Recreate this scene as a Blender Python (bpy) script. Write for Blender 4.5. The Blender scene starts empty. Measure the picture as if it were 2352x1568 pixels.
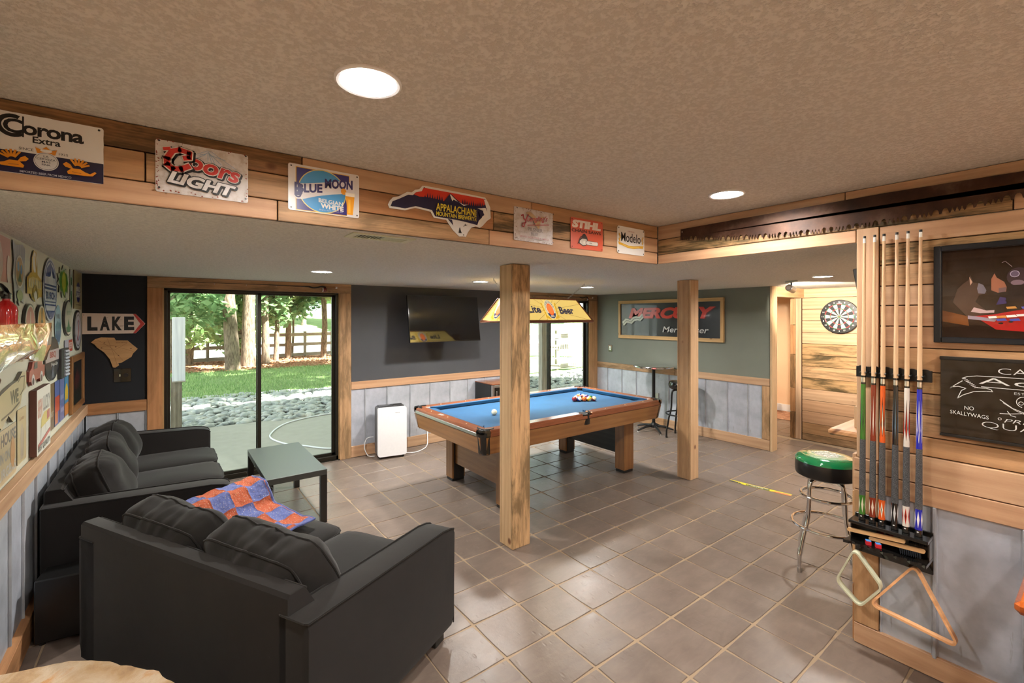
import bpy, math, random
from mathutils import Vector, Matrix, noise
random.seed(7)
S = bpy.context.scene
COL = S.collection
PI = math.pi
# ---------------------------------------------------------------- camera, sky, sun, exposure
cd = bpy.data.cameras.new('camera'); cam = bpy.data.objects.new('camera', cd); COL.objects.link(cam)
cd.sensor_width = 36; cd.lens = 16.115; cd.shift_y = -0.02373; cd.clip_start = 0.05; cd.clip_end = 400
cam.location = (0, 0, 1.73); cam.rotation_euler = (PI/2, 0, math.radians(-37.0227)); S.camera = cam
W = bpy.data.worlds.new('sky'); S.world = W; W.use_nodes = True
_n = W.node_tree.nodes; _l = W.node_tree.links
_bg = _n['Background']; _sky = _n.new('ShaderNodeTexSky'); _sky.sky_type = 'HOSEK_WILKIE'
_sky.sun_direction = Vector((0.35, -0.42, 0.75)).normalized(); _sky.turbidity = 4.0; _sky.ground_albedo = 0.4
_hz = _n.new('ShaderNodeMix'); _hz.data_type = 'RGBA'; _hz.inputs[0].default_value = .55; _hz.inputs[7].default_value = (.30, .30, .27, 1)
_l.new(_sky.outputs[0], _hz.inputs[6]); _l.new(_hz.outputs[2], _bg.inputs[0]); _bg.inputs[1].default_value = 9.0
sl = bpy.data.lights.new('sun', 'SUN'); sl.energy = 27.0; sl.angle = 0.02; sl.color = (1, .95, .86)
sun = bpy.data.objects.new('sun', sl); COL.objects.link(sun)
sun.rotation_euler = Vector((-0.35, 0.42, -0.75)).to_track_quat('-Z', 'Y').to_euler()
S.view_settings.view_transform = 'Standard'; S.view_settings.look = 'None'
S.view_settings.gamma = 1; S.view_settings.use_curve_mapping = False; S.view_settings.exposure = 0.86
S.cycles.max_bounces = 8; S.cycles.diffuse_bounces = 5; S.cycles.transparent_max_bounces = 12
S.cycles.use_denoising = True; S.cycles.sample_clamp_indirect = 6

# ---------------------------------------------------------------- helpers
def C(r, g, b):
    f = lambda v: (v/255/12.92) if v/255 <= .04045 else ((v/255+.055)/1.055)**2.4
    return (f(r), f(g), f(b), 1.0)

class NT:
    def __init__(s, name):
        s.m = bpy.data.materials.new(name); s.m.use_nodes = True
        s.t = s.m.node_tree; s.n = s.t.nodes; s.b = s.n['Principled BSDF']; s.o = s.n['Material Output']
    def new(s, ty, **kw):
        x = s.n.new(ty)
        for k, v in kw.items():
            if k.startswith('i_'):
                x.inputs[int(k[2:]) if k[2:].isdigit() else k[2:]].default_value = v
            else: setattr(x, k, v)
        return x
    def ln(s, a, b): s.t.links.new(a, b)
    def setb(s, **kw):
        for k, v in kw.items(): s.b.inputs[k.replace('_', ' ')].default_value = v
    def ramp(s, src, stops, interp='LINEAR'):
        r = s.new('ShaderNodeValToRGB'); r.color_ramp.interpolation = interp
        e = r.color_ramp.elements
        while len(e) < len(stops): e.new(0.5)
        for k, (p, c) in enumerate(stops):
            e[k].position = p; e[k].color = c if len(c) == 4 else (*c, 1)
        s.ln(src, r.inputs[0]); return r
    def mix(s, fac, a, b, mode='MIX'):
        m = s.new('ShaderNodeMix', data_type='RGBA', blend_type=mode)
        for sock, v in ((0, fac), (6, a), (7, b)):
            if hasattr(v, 'is_output'): s.ln(v, m.inputs[sock])
            else: m.inputs[sock].default_value = v
        return m.outputs[2]
    def math(s, op, a, b=0.0, c=None):
        m = s.new('ShaderNodeMath', operation=op)
        for k, v in enumerate((a, b) if c is None else (a, b, c)):
            if hasattr(v, 'is_output'): s.ln(v, m.inputs[k])
            else: m.inputs[k].default_value = v
        return m.outputs[0]
    def noise(s, vec, scale, detail=3, rough=.55, dist=0, out=0):
        x = s.new('ShaderNodeTexNoise'); x.inputs['Scale'].default_value = scale
        x.inputs['Detail'].default_value = detail; x.inputs['Roughness'].default_value = rough
        x.inputs['Distortion'].default_value = dist
        if vec is not None: s.ln(vec, x.inputs['Vector'])
        return x.outputs[out]
    def mapping(s, src, scale=(1, 1, 1), rot=(0, 0, 0)):
        m = s.new('ShaderNodeMapping'); m.inputs['Scale'].default_value = scale; m.inputs['Rotation'].default_value = rot
        s.ln(src, m.inputs['Vector']); return m.outputs[0]
    def coord(s, k='Object'): return s.new('ShaderNodeTexCoord').outputs[k]
    def pos(s): return s.new('ShaderNodeNewGeometry').outputs['Position']
    def bump(s, h, strength=.3, dist=.01, prev=None):
        b = s.new('ShaderNodeBump'); b.inputs['Strength'].default_value = strength; b.inputs['Distance'].default_value = dist
        s.ln(h, b.inputs['Height'])
        if prev is not None: s.ln(prev, b.inputs['Normal'])
        s.ln(b.outputs[0], s.b.inputs['Normal']); return b.outputs[0]

def plain(name, c, rough=.5, metal=0.0, spec=.5, bump=0, bscale=200, coat=0, sheen=0):
    t = NT(name); t.setb(Base_Color=c, Roughness=rough, Metallic=metal, Specular_IOR_Level=spec, Coat_Weight=coat, Sheen_Weight=sheen)
    n = t.noise(t.coord(), bscale*.2, 2)
    v = t.mix(.12, c, n, 'OVERLAY'); t.ln(v, t.b.inputs['Base Color'])
    if bump: t.bump(t.noise(t.coord(), bscale, 2), bump, .002)
    return t.m

def wood(name, lo, hi, rough=.5, knots=True, coat=0.0, ring=.22, spec=.35):
    """grain runs along U of the UV map (metres); colour attribute 'tone' tints a piece, its alpha stains it"""
    t = NT(name); uv = t.new('ShaderNodeUVMap').outputs[0]
    at = t.new('ShaderNodeAttribute'); at.attribute_name = 'tone'
    g1 = t.noise(t.mapping(uv, (1.0, 15, 1)), 2.0, 6, .6, 1.0)
    g2 = t.noise(t.mapping(uv, (3.5, 110, 1)), 3.0, 3, .6)
    w = t.new('ShaderNodeTexWave'); w.wave_type = 'BANDS'; w.bands_direction = 'Y'
    w.inputs['Scale'].default_value = 1.0; w.inputs['Distortion'].default_value = 7; w.inputs['Detail'].default_value = 3
    w.inputs['Detail Scale'].default_value = .8
    t.ln(t.mapping(uv, (.5, 5.5, 1)), w.inputs['Vector'])
    f = t.math('ADD', t.math('MULTIPLY', g1, 1-ring), t.math('MULTIPLY', w.outputs[1], ring))
    f = t.math('ADD', t.math('MULTIPLY', f, .8), t.math('MULTIPLY', g2, .2))
    col = t.ramp(f, [(.25, lo), (.68, hi)]).outputs[0]
    if knots:
        vo = t.new('ShaderNodeTexVoronoi'); vo.inputs['Scale'].default_value = 3.6
        t.ln(t.mapping(uv, (.75, 1.0, 1)), vo.inputs['Vector'])
        sep = t.new('ShaderNodeSeparateColor'); t.ln(vo.outputs['Color'], sep.inputs[0])
        k = t.ramp(vo.outputs['Distance'], [(.05, (1, 1, 1)), (.085, (0, 0, 0))]).outputs[0]
        k = t.math('MULTIPLY', k, t.math('GREATER_THAN', sep.outputs[0], .45))
        kc = t.ramp(vo.outputs['Distance'], [(.01, (.035, .012, .005)), (.05, (.16, .05, .02))]).outputs[0]
        col = t.mix(t.math('MULTIPLY', k, .85), col, kc)
    st = t.noise(t.mapping(uv, (1.6, 7, 1)), 1.3, 5, .65, .6)
    streak = t.noise(t.mapping(uv, (3, 60, 1)), 2.2, 3, .6)
    sf = t.ramp(t.math('ADD', t.math('MULTIPLY', st, .72), t.math('MULTIPLY', streak, .28)), [(.44, (0, 0, 0)), (.58, (1, 1, 1))]).outputs[0]
    sf = t.math('MULTIPLY', sf, at.outputs['Alpha'])
    col = t.mix(sf, col, (.085, .062, .030, 1))
    col = t.mix(1.0, col, at.outputs['Color'], 'MULTIPLY')
    t.ln(col, t.b.inputs['Base Color'])
    t.setb(Roughness=rough, Specular_IOR_Level=spec, Coat_Weight=coat, Coat_Roughness=.15)
    t.bump(t.math('ADD', f, t.math('MULTIPLY', g2, .5)), .25, .002)
    return t.m

MAT = {}
MAT['pine'] = wood('pine_boards', C(166, 132, 102), C(194, 163, 132), .55)
MAT['pine_pale'] = wood('pale_pine', C(184, 154, 118), C(208, 180, 146), .6, ring=.2)
MAT['walnut'] = wood('satin_oak_veneer', C(118, 80, 44), C(150, 106, 64), .28, False, .3, .18)
MAT['rail_wood'] = wood('red_brown_rail_wood', C(112, 64, 42), C(142, 86, 58), .22, False, .4, .2)
MAT['counter'] = wood('counter_wood', C(186, 130, 84), C(226, 172, 122), .4, True, .2)
MAT['orange_wood'] = wood('varnished_orange_wood', C(130, 52, 14), C(190, 96, 34), .2, False, .6)
MAT['black_wood'] = wood('black_brown_laminate', C(30, 28, 26), C(44, 42, 38), .3, False)
MAT['weathered'] = wood('weathered_fence_wood', C(120, 112, 100), C(180, 172, 158), .8)
MAT['white_board'] = wood('whitewashed_board', C(196, 200, 208), C(230, 232, 236), .7)

def _tone_mat(name, rough, metal=0, coat=0, spec=.5, bump=0, bs=300, grime=0):
    t = NT(name); at = t.new('ShaderNodeAttribute'); at.attribute_name = 'tone'
    c = at.outputs['Color']
    if grime:
        g = t.ramp(t.noise(t.coord(), grime, 6, .7), [(.38, (.62, .52, .42)), (.55, (1, 1, 1))]).outputs[0]
        c = t.mix(.6, c, g, 'MULTIPLY')
    t.ln(c, t.b.inputs['Base Color']); t.setb(Roughness=rough, Metallic=metal, Coat_Weight=coat, Specular_IOR_Level=spec)
    if bump: t.bump(t.noise(t.coord(), bs, 2), bump, .002)
    return t.m
MAT['enamel'] = _tone_mat('printed_enamel', .28, coat=.3)
MAT['matte'] = _tone_mat('matte_print', .6)
MAT['rusty'] = _tone_mat('rusty_enamel', .4, grime=22)
MAT['gloss'] = _tone_mat('gloss_paint', .08, coat=1)
MAT['fabric_tone'] = _tone_mat('tinted_cloth', .9, spec=.1, bump=.4)

def tin():
    t = NT('galvanised_tin'); p = t.coord(); at = t.new('ShaderNodeAttribute'); at.attribute_name = 'tone'
    n = t.noise(p, 5, 5, .6); n2 = t.noise(t.mapping(p, (9, 9, 1.2)), 3, 4, .7)
    c = t.ramp(n, [(.3, C(160, 165, 174)), (.65, C(192, 197, 206))]).outputs[0]
    r = t.ramp(n2, [(.64, (0, 0, 0)), (.74, (1, 1, 1))]).outputs[0]
    c = t.mix(t.math('MULTIPLY', r, .5), c, C(112, 94, 80))
    c = t.mix(1.0, c, at.outputs['Color'], 'MULTIPLY')
    t.ln(c, t.b.inputs['Base Color']); t.setb(Metallic=.25, Roughness=.5)
    b = t.bump(t.noise(p, 2.5, 3, .5), .35, .03); t.bump(t.noise(p, 60, 2), .12, .003, b)
    return t.m
MAT['tin'] = tin()

def popcorn(name, a, b):
    t = NT(name); p = t.pos()
    n = t.noise(p, 60, 2, .5); v = t.noise(p, 140, 2, .5)
    h = t.ramp(t.math('ADD', t.math('MULTIPLY', n, .6), t.math('MULTIPLY', v, .4)), [(.42, (0, 0, 0)), (.56, (1, 1, 1))]).outputs[0]
    t.ln(t.mix(h, a, b), t.b.inputs['Base Color']); t.setb(Roughness=.95, Specular_IOR_Level=.1)
    t.bump(h, .55, .006); return t.m
MAT['ceil'] = popcorn('stippled_ceiling', C(198, 192, 184), C(212, 207, 200))
MAT['ceil_low'] = popcorn('stippled_low_ceiling', C(206, 204, 196), C(220, 218, 210))

def wallpaint(name, c, rough=.7):
    t = NT(name); n = t.noise(t.pos(), 3, 3)
    t.ln(t.mix(.10, c, n, 'OVERLAY'), t.b.inputs['Base Color']); t.setb(Roughness=rough, Specular_IOR_Level=.3)
    t.bump(t.noise(t.pos(), 120, 2), .12, .002); return t.m
MAT['wall_dark'] = wallpaint('charcoal_wall_paint', C(74, 76, 80))
MAT['wall_navy'] = wallpaint('black_navy_wall_paint', C(30, 33, 38))
MAT['wall_grey'] = wallpaint('grey_green_wall_paint', C(118, 122, 112))
MAT['wall_pale'] = wallpaint('pale_sage_panel', C(196, 196, 178))
MAT['wall_beige'] = wallpaint('warm_beige_wall_paint', C(222, 190, 156))
MAT['gap'] = wallpaint('dark_board_gap', C(46, 30, 20), .9)
MAT['grout'] = wallpaint('sand_grout', C(150, 130, 106), .9)

def tile():
    t = NT('stone_look_ceramic_tile'); p = t.pos(); at = t.new('ShaderNodeAttribute'); at.attribute_name = 'tone'
    n = t.noise(p, 4.5, 6, .6); n2 = t.noise(t.mapping(p, (3, 9, 1)), 2.2, 5, .6, 1)
    c = t.ramp(t.math('ADD', t.math('MULTIPLY', n, .6), t.math('MULTIPLY', n2, .4)), [(.3, C(100, 88, 80)), (.5, C(113, 100, 91)), (.7, C(125, 112, 102))]).outputs[0]
    oi = t.new('ShaderNodeObjectInfo')
    br = t.ramp(oi.outputs['Random'], [(0, (.93, .92, .90)), (1, (1.04, 1.03, 1.02))]).outputs[0]
    t.ln(t.mix(1.0, c, br, 'MULTIPLY'), t.b.inputs['Base Color'])
    t.ln(t.ramp(n, [(.3, (.30, .30, .30)), (.7, (.44, .44, .44))]).outputs[0], t.b.inputs['Roughness'])
    t.setb(Specular_IOR_Level=.36)
    v = t.new('ShaderNodeTexVoronoi'); v.inputs['Scale'].default_value = 30
    vec = t.mapping(p, (1, .45, 1), (0, 0, .6)); t.ln(vec, v.inputs['Vector'])
    d = t.ramp(v.outputs['Distance'], [(.05, (0, 0, 0)), (.28, (1, 1, 1))]).outputs[0]
    ms = t.ramp(t.noise(p, 7, 2), [(.42, (1, 1, 1)), (.66, (0, 0, 0))]).outputs[0]
    h = t.math('MAXIMUM', d, ms)
    b = t.bump(h, .5, .0022); b = t.bump(t.noise(p, 9, 4, .6), .35, .006, b); t.bump(t.noise(p, 120, 3, .6), .2, .0012, b)
    return t.m
MAT['tile'] = tile()

def cloth(name, c, c2, scale=900):
    t = NT(name); o = t.coord()
    n = t.noise(o, scale, 2, .7); m = t.noise(o, 6, 4)
    c0 = t.mix(n, c, c2); t.ln(t.mix(.25, c0, m, 'OVERLAY'), t.b.inputs['Base Color'])
    t.setb(Roughness=.85, Specular_IOR_Level=.15, Sheen_Weight=.12, Sheen_Roughness=.5)
    b = t.bump(m, .15, .01); t.bump(n, .25, .001, b); return t.m
MAT['sofa'] = cloth('charcoal_upholstery', C(19, 17, 16), C(33, 30, 28))
MAT['felt'] = cloth('blue_billiard_cloth', C(12, 66, 104), C(20, 78, 120), 700)
MAT['chrome'] = plain('chrome', (.8, .8, .8, 1), .12, 1)
MAT['steel'] = plain('brushed_steel', (.55, .54, .52, 1), .35, 1)
MAT['black'] = plain('black_plastic', C(22, 22, 22), .35)
MAT['black_gloss'] = plain('black_gloss_plastic', C(12, 12, 12), .12, coat=.6)
MAT['black_metal'] = plain('black_powder_coat', C(26, 26, 26), .4, .3)
MAT['vinyl'] = plain('black_vinyl', C(22, 20, 20), .35, coat=.2)
MAT['white_plastic'] = plain('white_plastic', C(224, 224, 226), .35)
MAT['screen'] = plain('switched_off_screen', C(6, 6, 7), .05, spec=.8)
MAT['bronze_frame'] = plain('dark_bronze_frame', C(40, 36, 28), .4, .5)
MAT['ivory'] = plain('ivory_plastic', C(206, 208, 180), .4)
MAT['red_ext'] = plain('red_cylinder_paint', C(180, 16, 18), .15, coat=.8)
MAT['concrete'] = plain('patio_concrete', C(156, 152, 142), .8, bump=.3, bscale=40)
MAT['saw_steel'] = None
t = NT('rusted_saw_steel'); p = t.coord(); n = t.noise(p, 5, 6, .65)
t.ln(t.ramp(n, [(.35, C(44, 26, 18)), (.55, C(70, 44, 30)), (.72, C(96, 74, 60))]).outputs[0], t.b.inputs['Base Color'])
t.setb(Metallic=.55, Roughness=.42); t.bump(n, .2, .003); MAT['saw_steel'] = t.m
t = NT('pane_glass'); g = t.new('ShaderNodeBsdfGlossy'); g.inputs['Roughness'].default_value = .01
tr = t.new('ShaderNodeBsdfTransparent'); tr.inputs[0].default_value = (.93, .96, .94, 1)
fr = t.new('ShaderNodeFresnel'); fr.inputs[0].default_value = 1.45; mx = t.new('ShaderNodeMixShader')
bf = t.new('ShaderNodeNewGeometry').outputs['Backfacing']
t.ln(t.math('MULTIPLY', fr.outputs[0], t.math('SUBTRACT', 1.0, bf)), mx.inputs[0]); t.ln(tr.outputs[0], mx.inputs[1]); t.ln(g.outputs[0], mx.inputs[2]); t.ln(mx.outputs[0], t.o.inputs[0])
MAT['glass'] = t.m
t = NT('lamp_diffuser'); t.setb(Base_Color=(1, 1, 1, 1), Emission_Color=(1, .95, .86, 1), Emission_Strength=14); MAT['glow'] = t.m
t = NT('backlit_amber_panel'); at = t.new('ShaderNodeAttribute'); at.attribute_name = 'tone'
t.ln(at.outputs['Color'], t.b.inputs['Base Color']); t.ln(at.outputs['Color'], t.b.inputs['Emission Color']); t.setb(Emission_Strength=.55, Roughness=.3); MAT['backlit'] = t.m
t = NT('resin_coated_burl'); p = t.coord(); n = t.noise(p, 9, 6, .6, 1.5)
t.ln(t.ramp(n, [(.32, C(46, 24, 12)), (.45, C(150, 92, 44)), (.55, C(190, 150, 104)), (.68, C(120, 70, 34))]).outputs[0], t.b.inputs['Base Color'])
t.setb(Roughness=.08, Coat_Weight=1, Specular_IOR_Level=.8); t.bump(t.noise(p, 28, 5, .7), .8, .01); MAT['burl'] = t.m
t = NT('flagstone'); p = t.pos(); n = t.noise(p, 7, 6, .6, .6)
t.ln(t.ramp(n, [(.3, C(150, 120, 92)), (.45, C(190, 158, 120)), (.6, C(206, 186, 160)), (.7, C(200, 150, 100))]).outputs[0], t.b.inputs['Base Color'])
t.setb(Roughness=.6); t.bump(t.noise(p, 14, 6, .7), .7, .012); MAT['flag'] = t.m
t = NT('cue_wrap'); p = t.coord(); n = t.noise(t.mapping(p, (900, 900, 260)), 1, 3, .8)
t.ln(t.ramp(n, [(.42, C(20, 20, 22)), (.66, C(112, 112, 114))]).outputs[0], t.b.inputs['Base Color']); t.setb(Roughness=.8); MAT['wrap'] = t.m
t = NT('patchwork_quilt'); uv = t.new('ShaderNodeUVMap').outputs[0]
ck = t.new('ShaderNodeTexChecker'); ck.inputs['Scale'].default_value = 1.0; t.ln(uv, ck.inputs['Vector'])
vo = t.new('ShaderNodeTexVoronoi'); vo.inputs['Scale'].default_value = 11; t.ln(uv, vo.inputs['Vector'])
dots = t.ramp(vo.outputs['Distance'], [(.18, (1, 1, 1)), (.3, (0, 0, 0))]).outputs[0]
base = t.mix(ck.outputs[1], C(172, 92, 66), C(96, 106, 156))
sp = t.mix(.78, vo.outputs['Color'], C(206, 190, 160))
t.ln(t.mix(t.math('MULTIPLY', dots, .45), base, sp), t.b.inputs['Base Color']); t.setb(Roughness=.9, Specular_IOR_Level=.1)
fr = t.new('ShaderNodeVectorMath', operation='FRACTION'); t.ln(uv, fr.inputs[0]); sx = t.new('ShaderNodeSeparateXYZ'); t.ln(fr.outputs[0], sx.inputs[0])
ex = t.math('MULTIPLY', t.math('MULTIPLY', sx.outputs[0], t.math('SUBTRACT', 1.0, sx.outputs[0])), t.math('MULTIPLY', sx.outputs[1], t.math('SUBTRACT', 1.0, sx.outputs[1])))
b = t.bump(t.math('MINIMUM', ex, .02), .9, .3); t.bump(t.noise(uv, 5, 3), .6, .015, b); MAT['quilt'] = t.m
# outdoors
def ground(name, stops, s1, s2):
    t = NT(name); p = t.pos(); n = t.noise(p, s1, 6, .7); m = t.noise(p, s2, 2)
    t.ln(t.ramp(t.math('ADD', t.math('MULTIPLY', n, .7), t.math('MULTIPLY', m, .3)), stops).outputs[0], t.b.inputs['Base Color'])
    t.setb(Roughness=1, Specular_IOR_Level=.05); t.bump(n, .8, .05); return t.m
MAT['grass'] = ground('lawn', [(.3, C(104, 128, 84)), (.5, C(134, 156, 106)), (.7, C(164, 180, 126))], 18, .6)
MAT['litter'] = ground('leaf_litter', [(.3, C(96, 66, 50)), (.5, C(170, 128, 104)), (.7, C(214, 176, 150))], 14, .8)
MAT['gravel'] = ground('gravel_bed', [(.3, C(84, 88, 86)), (.6, C(150, 154, 150))], 20, 1)
t = NT('river_rock'); p = t.pos(); n = t.noise(p, 5, 5)
t.ln(t.ramp(n, [(.3, C(126, 132, 132)), (.5, C(164, 168, 164)), (.7, C(196, 192, 180))]).outputs[0], t.b.inputs['Base Color']); t.setb(Roughness=.8); MAT['rock'] = t.m
t = NT('lake_water'); t.setb(Base_Color=C(226, 232, 236), Roughness=.3, Specular_IOR_Level=1.0, Metallic=.3); t.bump(t.noise(t.pos(), 1.5, 3), .2, .05); MAT['water'] = t.m  # near-white base colour carries the sky's reflection on the water
t = NT('bark'); p = t.coord(); n = t.noise(t.mapping(p, (14, 14, 3)), 1.6, 5, .7)
t.ln(t.ramp(n, [(.35, C(84, 70, 58)), (.6, C(150, 132, 114))]).outputs[0], t.b.inputs['Base Color']); t.setb(Roughness=.95); t.bump(n, 1, .03); MAT['bark'] = t.m
def leafmat(name, a, b):
    t = NT(name); at = t.new('ShaderNodeAttribute'); at.attribute_name = 'tone'
    c = t.mix(at.outputs['Fac'], a, b); d = t.new('ShaderNodeBsdfDiffuse'); tl = t.new('ShaderNodeBsdfTranslucent'); mx = t.new('ShaderNodeMixShader')
    t.ln(c, d.inputs[0]); t.ln(c, tl.inputs[0]); mx.inputs[0].default_value = .5
    t.ln(d.outputs[0], mx.inputs[1]); t.ln(tl.outputs[0], mx.inputs[2]); t.ln(mx.outputs[0], t.o.inputs[0]); return t.m
MAT['leaf'] = leafmat('broadleaf', C(116, 150, 92), C(184, 204, 146))
MAT['leaf2'] = leafmat('deep_green_leaf', C(94, 134, 92), C(150, 180, 128))

class M:
    """collects polygons (UV in metres, colour attribute 'tone') and links them as ONE mesh object"""
    def __init__(s): s.v = []; s.f = []; s.uv = []; s.c = []; s.sm = []; s.xf = Matrix(); s.col = (1, 1, 1, 0); s.smooth = False
    def poly(s, pts, uv=None, col=None, smooth=None):
        i = len(s.v)
        for p in pts: s.v.append(tuple(s.xf @ Vector(p)))
        s.f.append(list(range(i, i+len(pts)))); s.uv.append(uv or [(p[0]+p[2], p[1]) for p in pts])
        s.c.append(col or s.col); s.sm.append(s.smooth if smooth is None else smooth)
    def faces(s, verts, faces, col=None, smooth=False, uvs=None):
        i = len(s.v); s.v += [tuple(s.xf @ Vector(p)) for p in verts]
        for k, f in enumerate(faces):
            s.f.append([i+j for j in f]); s.c.append(col or s.col); s.sm.append(smooth)
            s.uv.append(uvs[k] if uvs else [(verts[j][0]+verts[j][2], verts[j][1]) for j in f])
    def box(s, x0, y0, z0, x1, y1, z1, b=0.0, ax=None, col=None):
        lo = [min(x0, x1), min(y0, y1), min(z0, z1)]; hi = [max(x0, x1), max(y0, y1), max(z0, z1)]
        d = [hi[k]-lo[k] for k in range(3)]
        if ax is None: ax = d.index(max(d))
        b = min(b, min(d)*.45); o = [random.uniform(0, 40), random.uniform(0, 40)]
        V = []; idx = {}
        for sx in (0, 1):
            for sy in (0, 1):
                for sz in (0, 1):
                    sg = (sx, sy, sz)
                    for k in range(3):
                        p = [(hi if sg[j] else lo)[j] for j in range(3)]
                        if b > 0:
                            for j in range(3):
                                if j != k: p[j] += -b if sg[j] else b
                        idx[(sg, k)] = len(V); V.append(p)
        F = []
        for k in range(3):
            a, c = [j for j in range(3) if j != k]
            for sgn in (0, 1):
                q = []
                for (u, v) in ((0, 0), (1, 0), (1, 1), (0, 1)):
                    sg = [0, 0, 0]; sg[k] = sgn; sg[a] = u; sg[c] = v; q.append(idx[(tuple(sg), k)])
                flip = (k == 1); 
                if (sgn == 0) != flip: q.reverse()
                F.append(q)
        if b > 0:
            for k in range(3):
                a, c = [j for j in range(3) if j != k]
                for u in (0, 1):
                    for v in (0, 1):
                        s0 = [0, 0, 0]; s1 = [0, 0, 0]; s1[k] = 1
                        for t_ in (s0, s1): t_[a] = u; t_[c] = v
                        q = [idx[(tuple(s0), a)], idx[(tuple(s1), a)], idx[(tuple(s1), c)], idx[(tuple(s0), c)]]
                        F.append(q)
            for sg in [(i, j, k) for i in (0, 1) for j in (0, 1) for k in (0, 1)]:
                F.append([idx[(sg, 0)], idx[(sg, 1)], idx[(sg, 2)]])
            # orient by centre
            cen = [(lo[j]+hi[j])/2 for j in range(3)]
            for q in F:
                a, b_, c_ = (Vector(V[i]) for i in q[:3]); nrm = (b_-a).cross(c_-a); mid = sum((Vector(V[i]) for i in q), Vector())/len(q)
                if nrm.dot(mid-Vector(cen)) < 0: q.reverse()
        oth = [j for j in range(3) if j != ax]
        uvs = [[(V[i][ax]+o[0], V[i][oth[0]]+V[i][oth[1]]+o[1]) for i in q] for q in F]
        s.faces(V, F, col, False, uvs)
    def tube(s, pts, r, n=10, closed=False, caps=True, col=None, sc=(1, 1)):
        pts = [Vector(p) for p in pts]; N = len(pts); R = r if hasattr(r, '__len__') else [r]*N
        V = []; F = []; U = []; prev = None; L = 0
        for i, p in enumerate(pts):
            if closed: d = pts[(i+1) % N]-pts[i-1]
            else: d = pts[min(i+1, N-1)]-pts[max(i-1, 0)]
            d.normalize()
            if prev is None:
                up = Vector((0, 0, 1)) if abs(d.z) < .9 else Vector((1, 0, 0)); x = d.cross(up).normalized()
            else: x = (prev-d*prev.dot(d)).normalized()
            prev = x; y = d.cross(x)
            for k in range(n):
                a = 2*PI*k/n; V.append(p+(x*math.cos(a)*sc[0]+y*math.sin(a)*sc[1])*R[i])
        m = N if closed else N-1
        for i in range(m):
            j = (i+1) % N; l = (pts[j]-pts[i]).length
            for k in range(n):
                k2 = (k+1) % n; F.append([i*n+k, j*n+k, j*n+k2, i*n+k2])
                U.append([(L, k/n*.2), (L+l, k/n*.2), (L+l, (k+1)/n*.2), (L, (k+1)/n*.2)])
            L += l
        if caps and not closed:
            F.append(list(range(n))); U.append([(0, 0)]*n); F.append(list(reversed([(N-1)*n+k for k in range(n)]))); U.append([(0, 0)]*n)
        s.faces(V, [list(reversed(f)) for f in F], col, True, [list(reversed(u)) for u in U])
    def lathe(s, prof, n=24, cx=0, cy=0, cz=0, col=None, cols=None):
        V = []; F = []; K = []
        for (r, z) in prof:
            for k in range(n):
                a = 2*PI*k/n; V.append((cx+r*math.cos(a), cy+r*math.sin(a), cz+z))
        for i in range(len(prof)-1):
            for k in range(n):
                k2 = (k+1) % n; F.append([i*n+k, i*n+k2, (i+1)*n+k2, (i+1)*n+k]); K.append(i)
        i0 = len(s.f); s.faces(V, F, col, True)
        if cols:
            for q in range(len(F)): s.c[i0+q] = cols[K[q]]
        if prof[0][0] > 1e-5: s.faces([(cx+prof[0][0]*math.cos(2*PI*k/n), cy+prof[0][0]*math.sin(2*PI*k/n), cz+prof[0][1]) for k in range(n)], [list(range(n-1, -1, -1))], col or (cols and cols[0]))
        if prof[-1][0] > 1e-5: s.faces([(cx+prof[-1][0]*math.cos(2*PI*k/n), cy+prof[-1][0]*math.sin(2*PI*k/n), cz+prof[-1][1]) for k in range(n)], [list(range(n))], col or (cols and cols[-1]))
    def prism(s, pts, z0, z1, col=None, side=None):
        """2D outline extruded between z0 and z1 in the local frame"""
        a = sum(pts[i-1][0]*pts[i][1]-pts[i][0]*pts[i-1][1] for i in range(len(pts)))
        if a < 0: pts = pts[::-1]
        n = len(pts); o = random.uniform(0, 20)
        V = [(x, y, z0) for x, y in pts]+[(x, y, z1) for x, y in pts]
        F = [list(range(n-1, -1, -1)), list(range(n, 2*n))]+[[i, (i+1) % n, n+(i+1) % n, n+i] for i in range(n)]
        U = [[(V[i][0]+o, V[i][1]+V[i][2]) for i in f] for f in F]
        i0 = len(s.f); s.faces(V, F, col, False, U)
        if side:
            for q in range(i0+2, len(s.f)): s.c[q] = side
    def grid(s, fn, nu, nv, col=None, uvf=None, wrap=False, smooth=True):
        V = [fn(i/nu, j/nv) for i in range(nu+1) for j in range(nv+1)]
        F = []; U = []
        for i in range(nu):
            for j in range(nv):
                q = [i*(nv+1)+j, (i+1)*(nv+1)+j, (i+1)*(nv+1)+j+1, i*(nv+1)+j+1]; F.append(q)
                uvp = [(i/nu, j/nv), ((i+1)/nu, j/nv), ((i+1)/nu, (j+1)/nv), (i/nu, (j+1)/nv)]
                U.append([uvf(*p) for p in uvp] if uvf else uvp)
        s.faces(V, F, col, smooth, U)
    def build(s, name, mat, parent=None, loc=None, rot=None, mats=None, merge=False, sharp=.6, **kw):
        me = bpy.data.meshes.new(name); me.from_pydata(s.v, [], s.f)
        uvl = me.uv_layers.new(name='UVMap'); flat = [c for f in s.uv for p in f for c in p]; uvl.data.foreach_set('uv', flat)
        ca = me.color_attributes.new('tone', 'FLOAT_COLOR', 'CORNER')
        cc = []
        for f, c in zip(s.f, s.c): cc += list(c if len(c) == 4 else (*c, 0))*len(f)
        ca.data.foreach_set('color', cc)
        me.polygons.foreach_set('use_smooth', s.sm)
        me.materials.append(MAT[mat] if isinstance(mat, str) else mat)
        me.update()
        if any(s.sm): me.set_sharp_from_angle(angle=sharp)
        ob = bpy.data.objects.new(name, me); COL.objects.link(ob)
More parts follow.
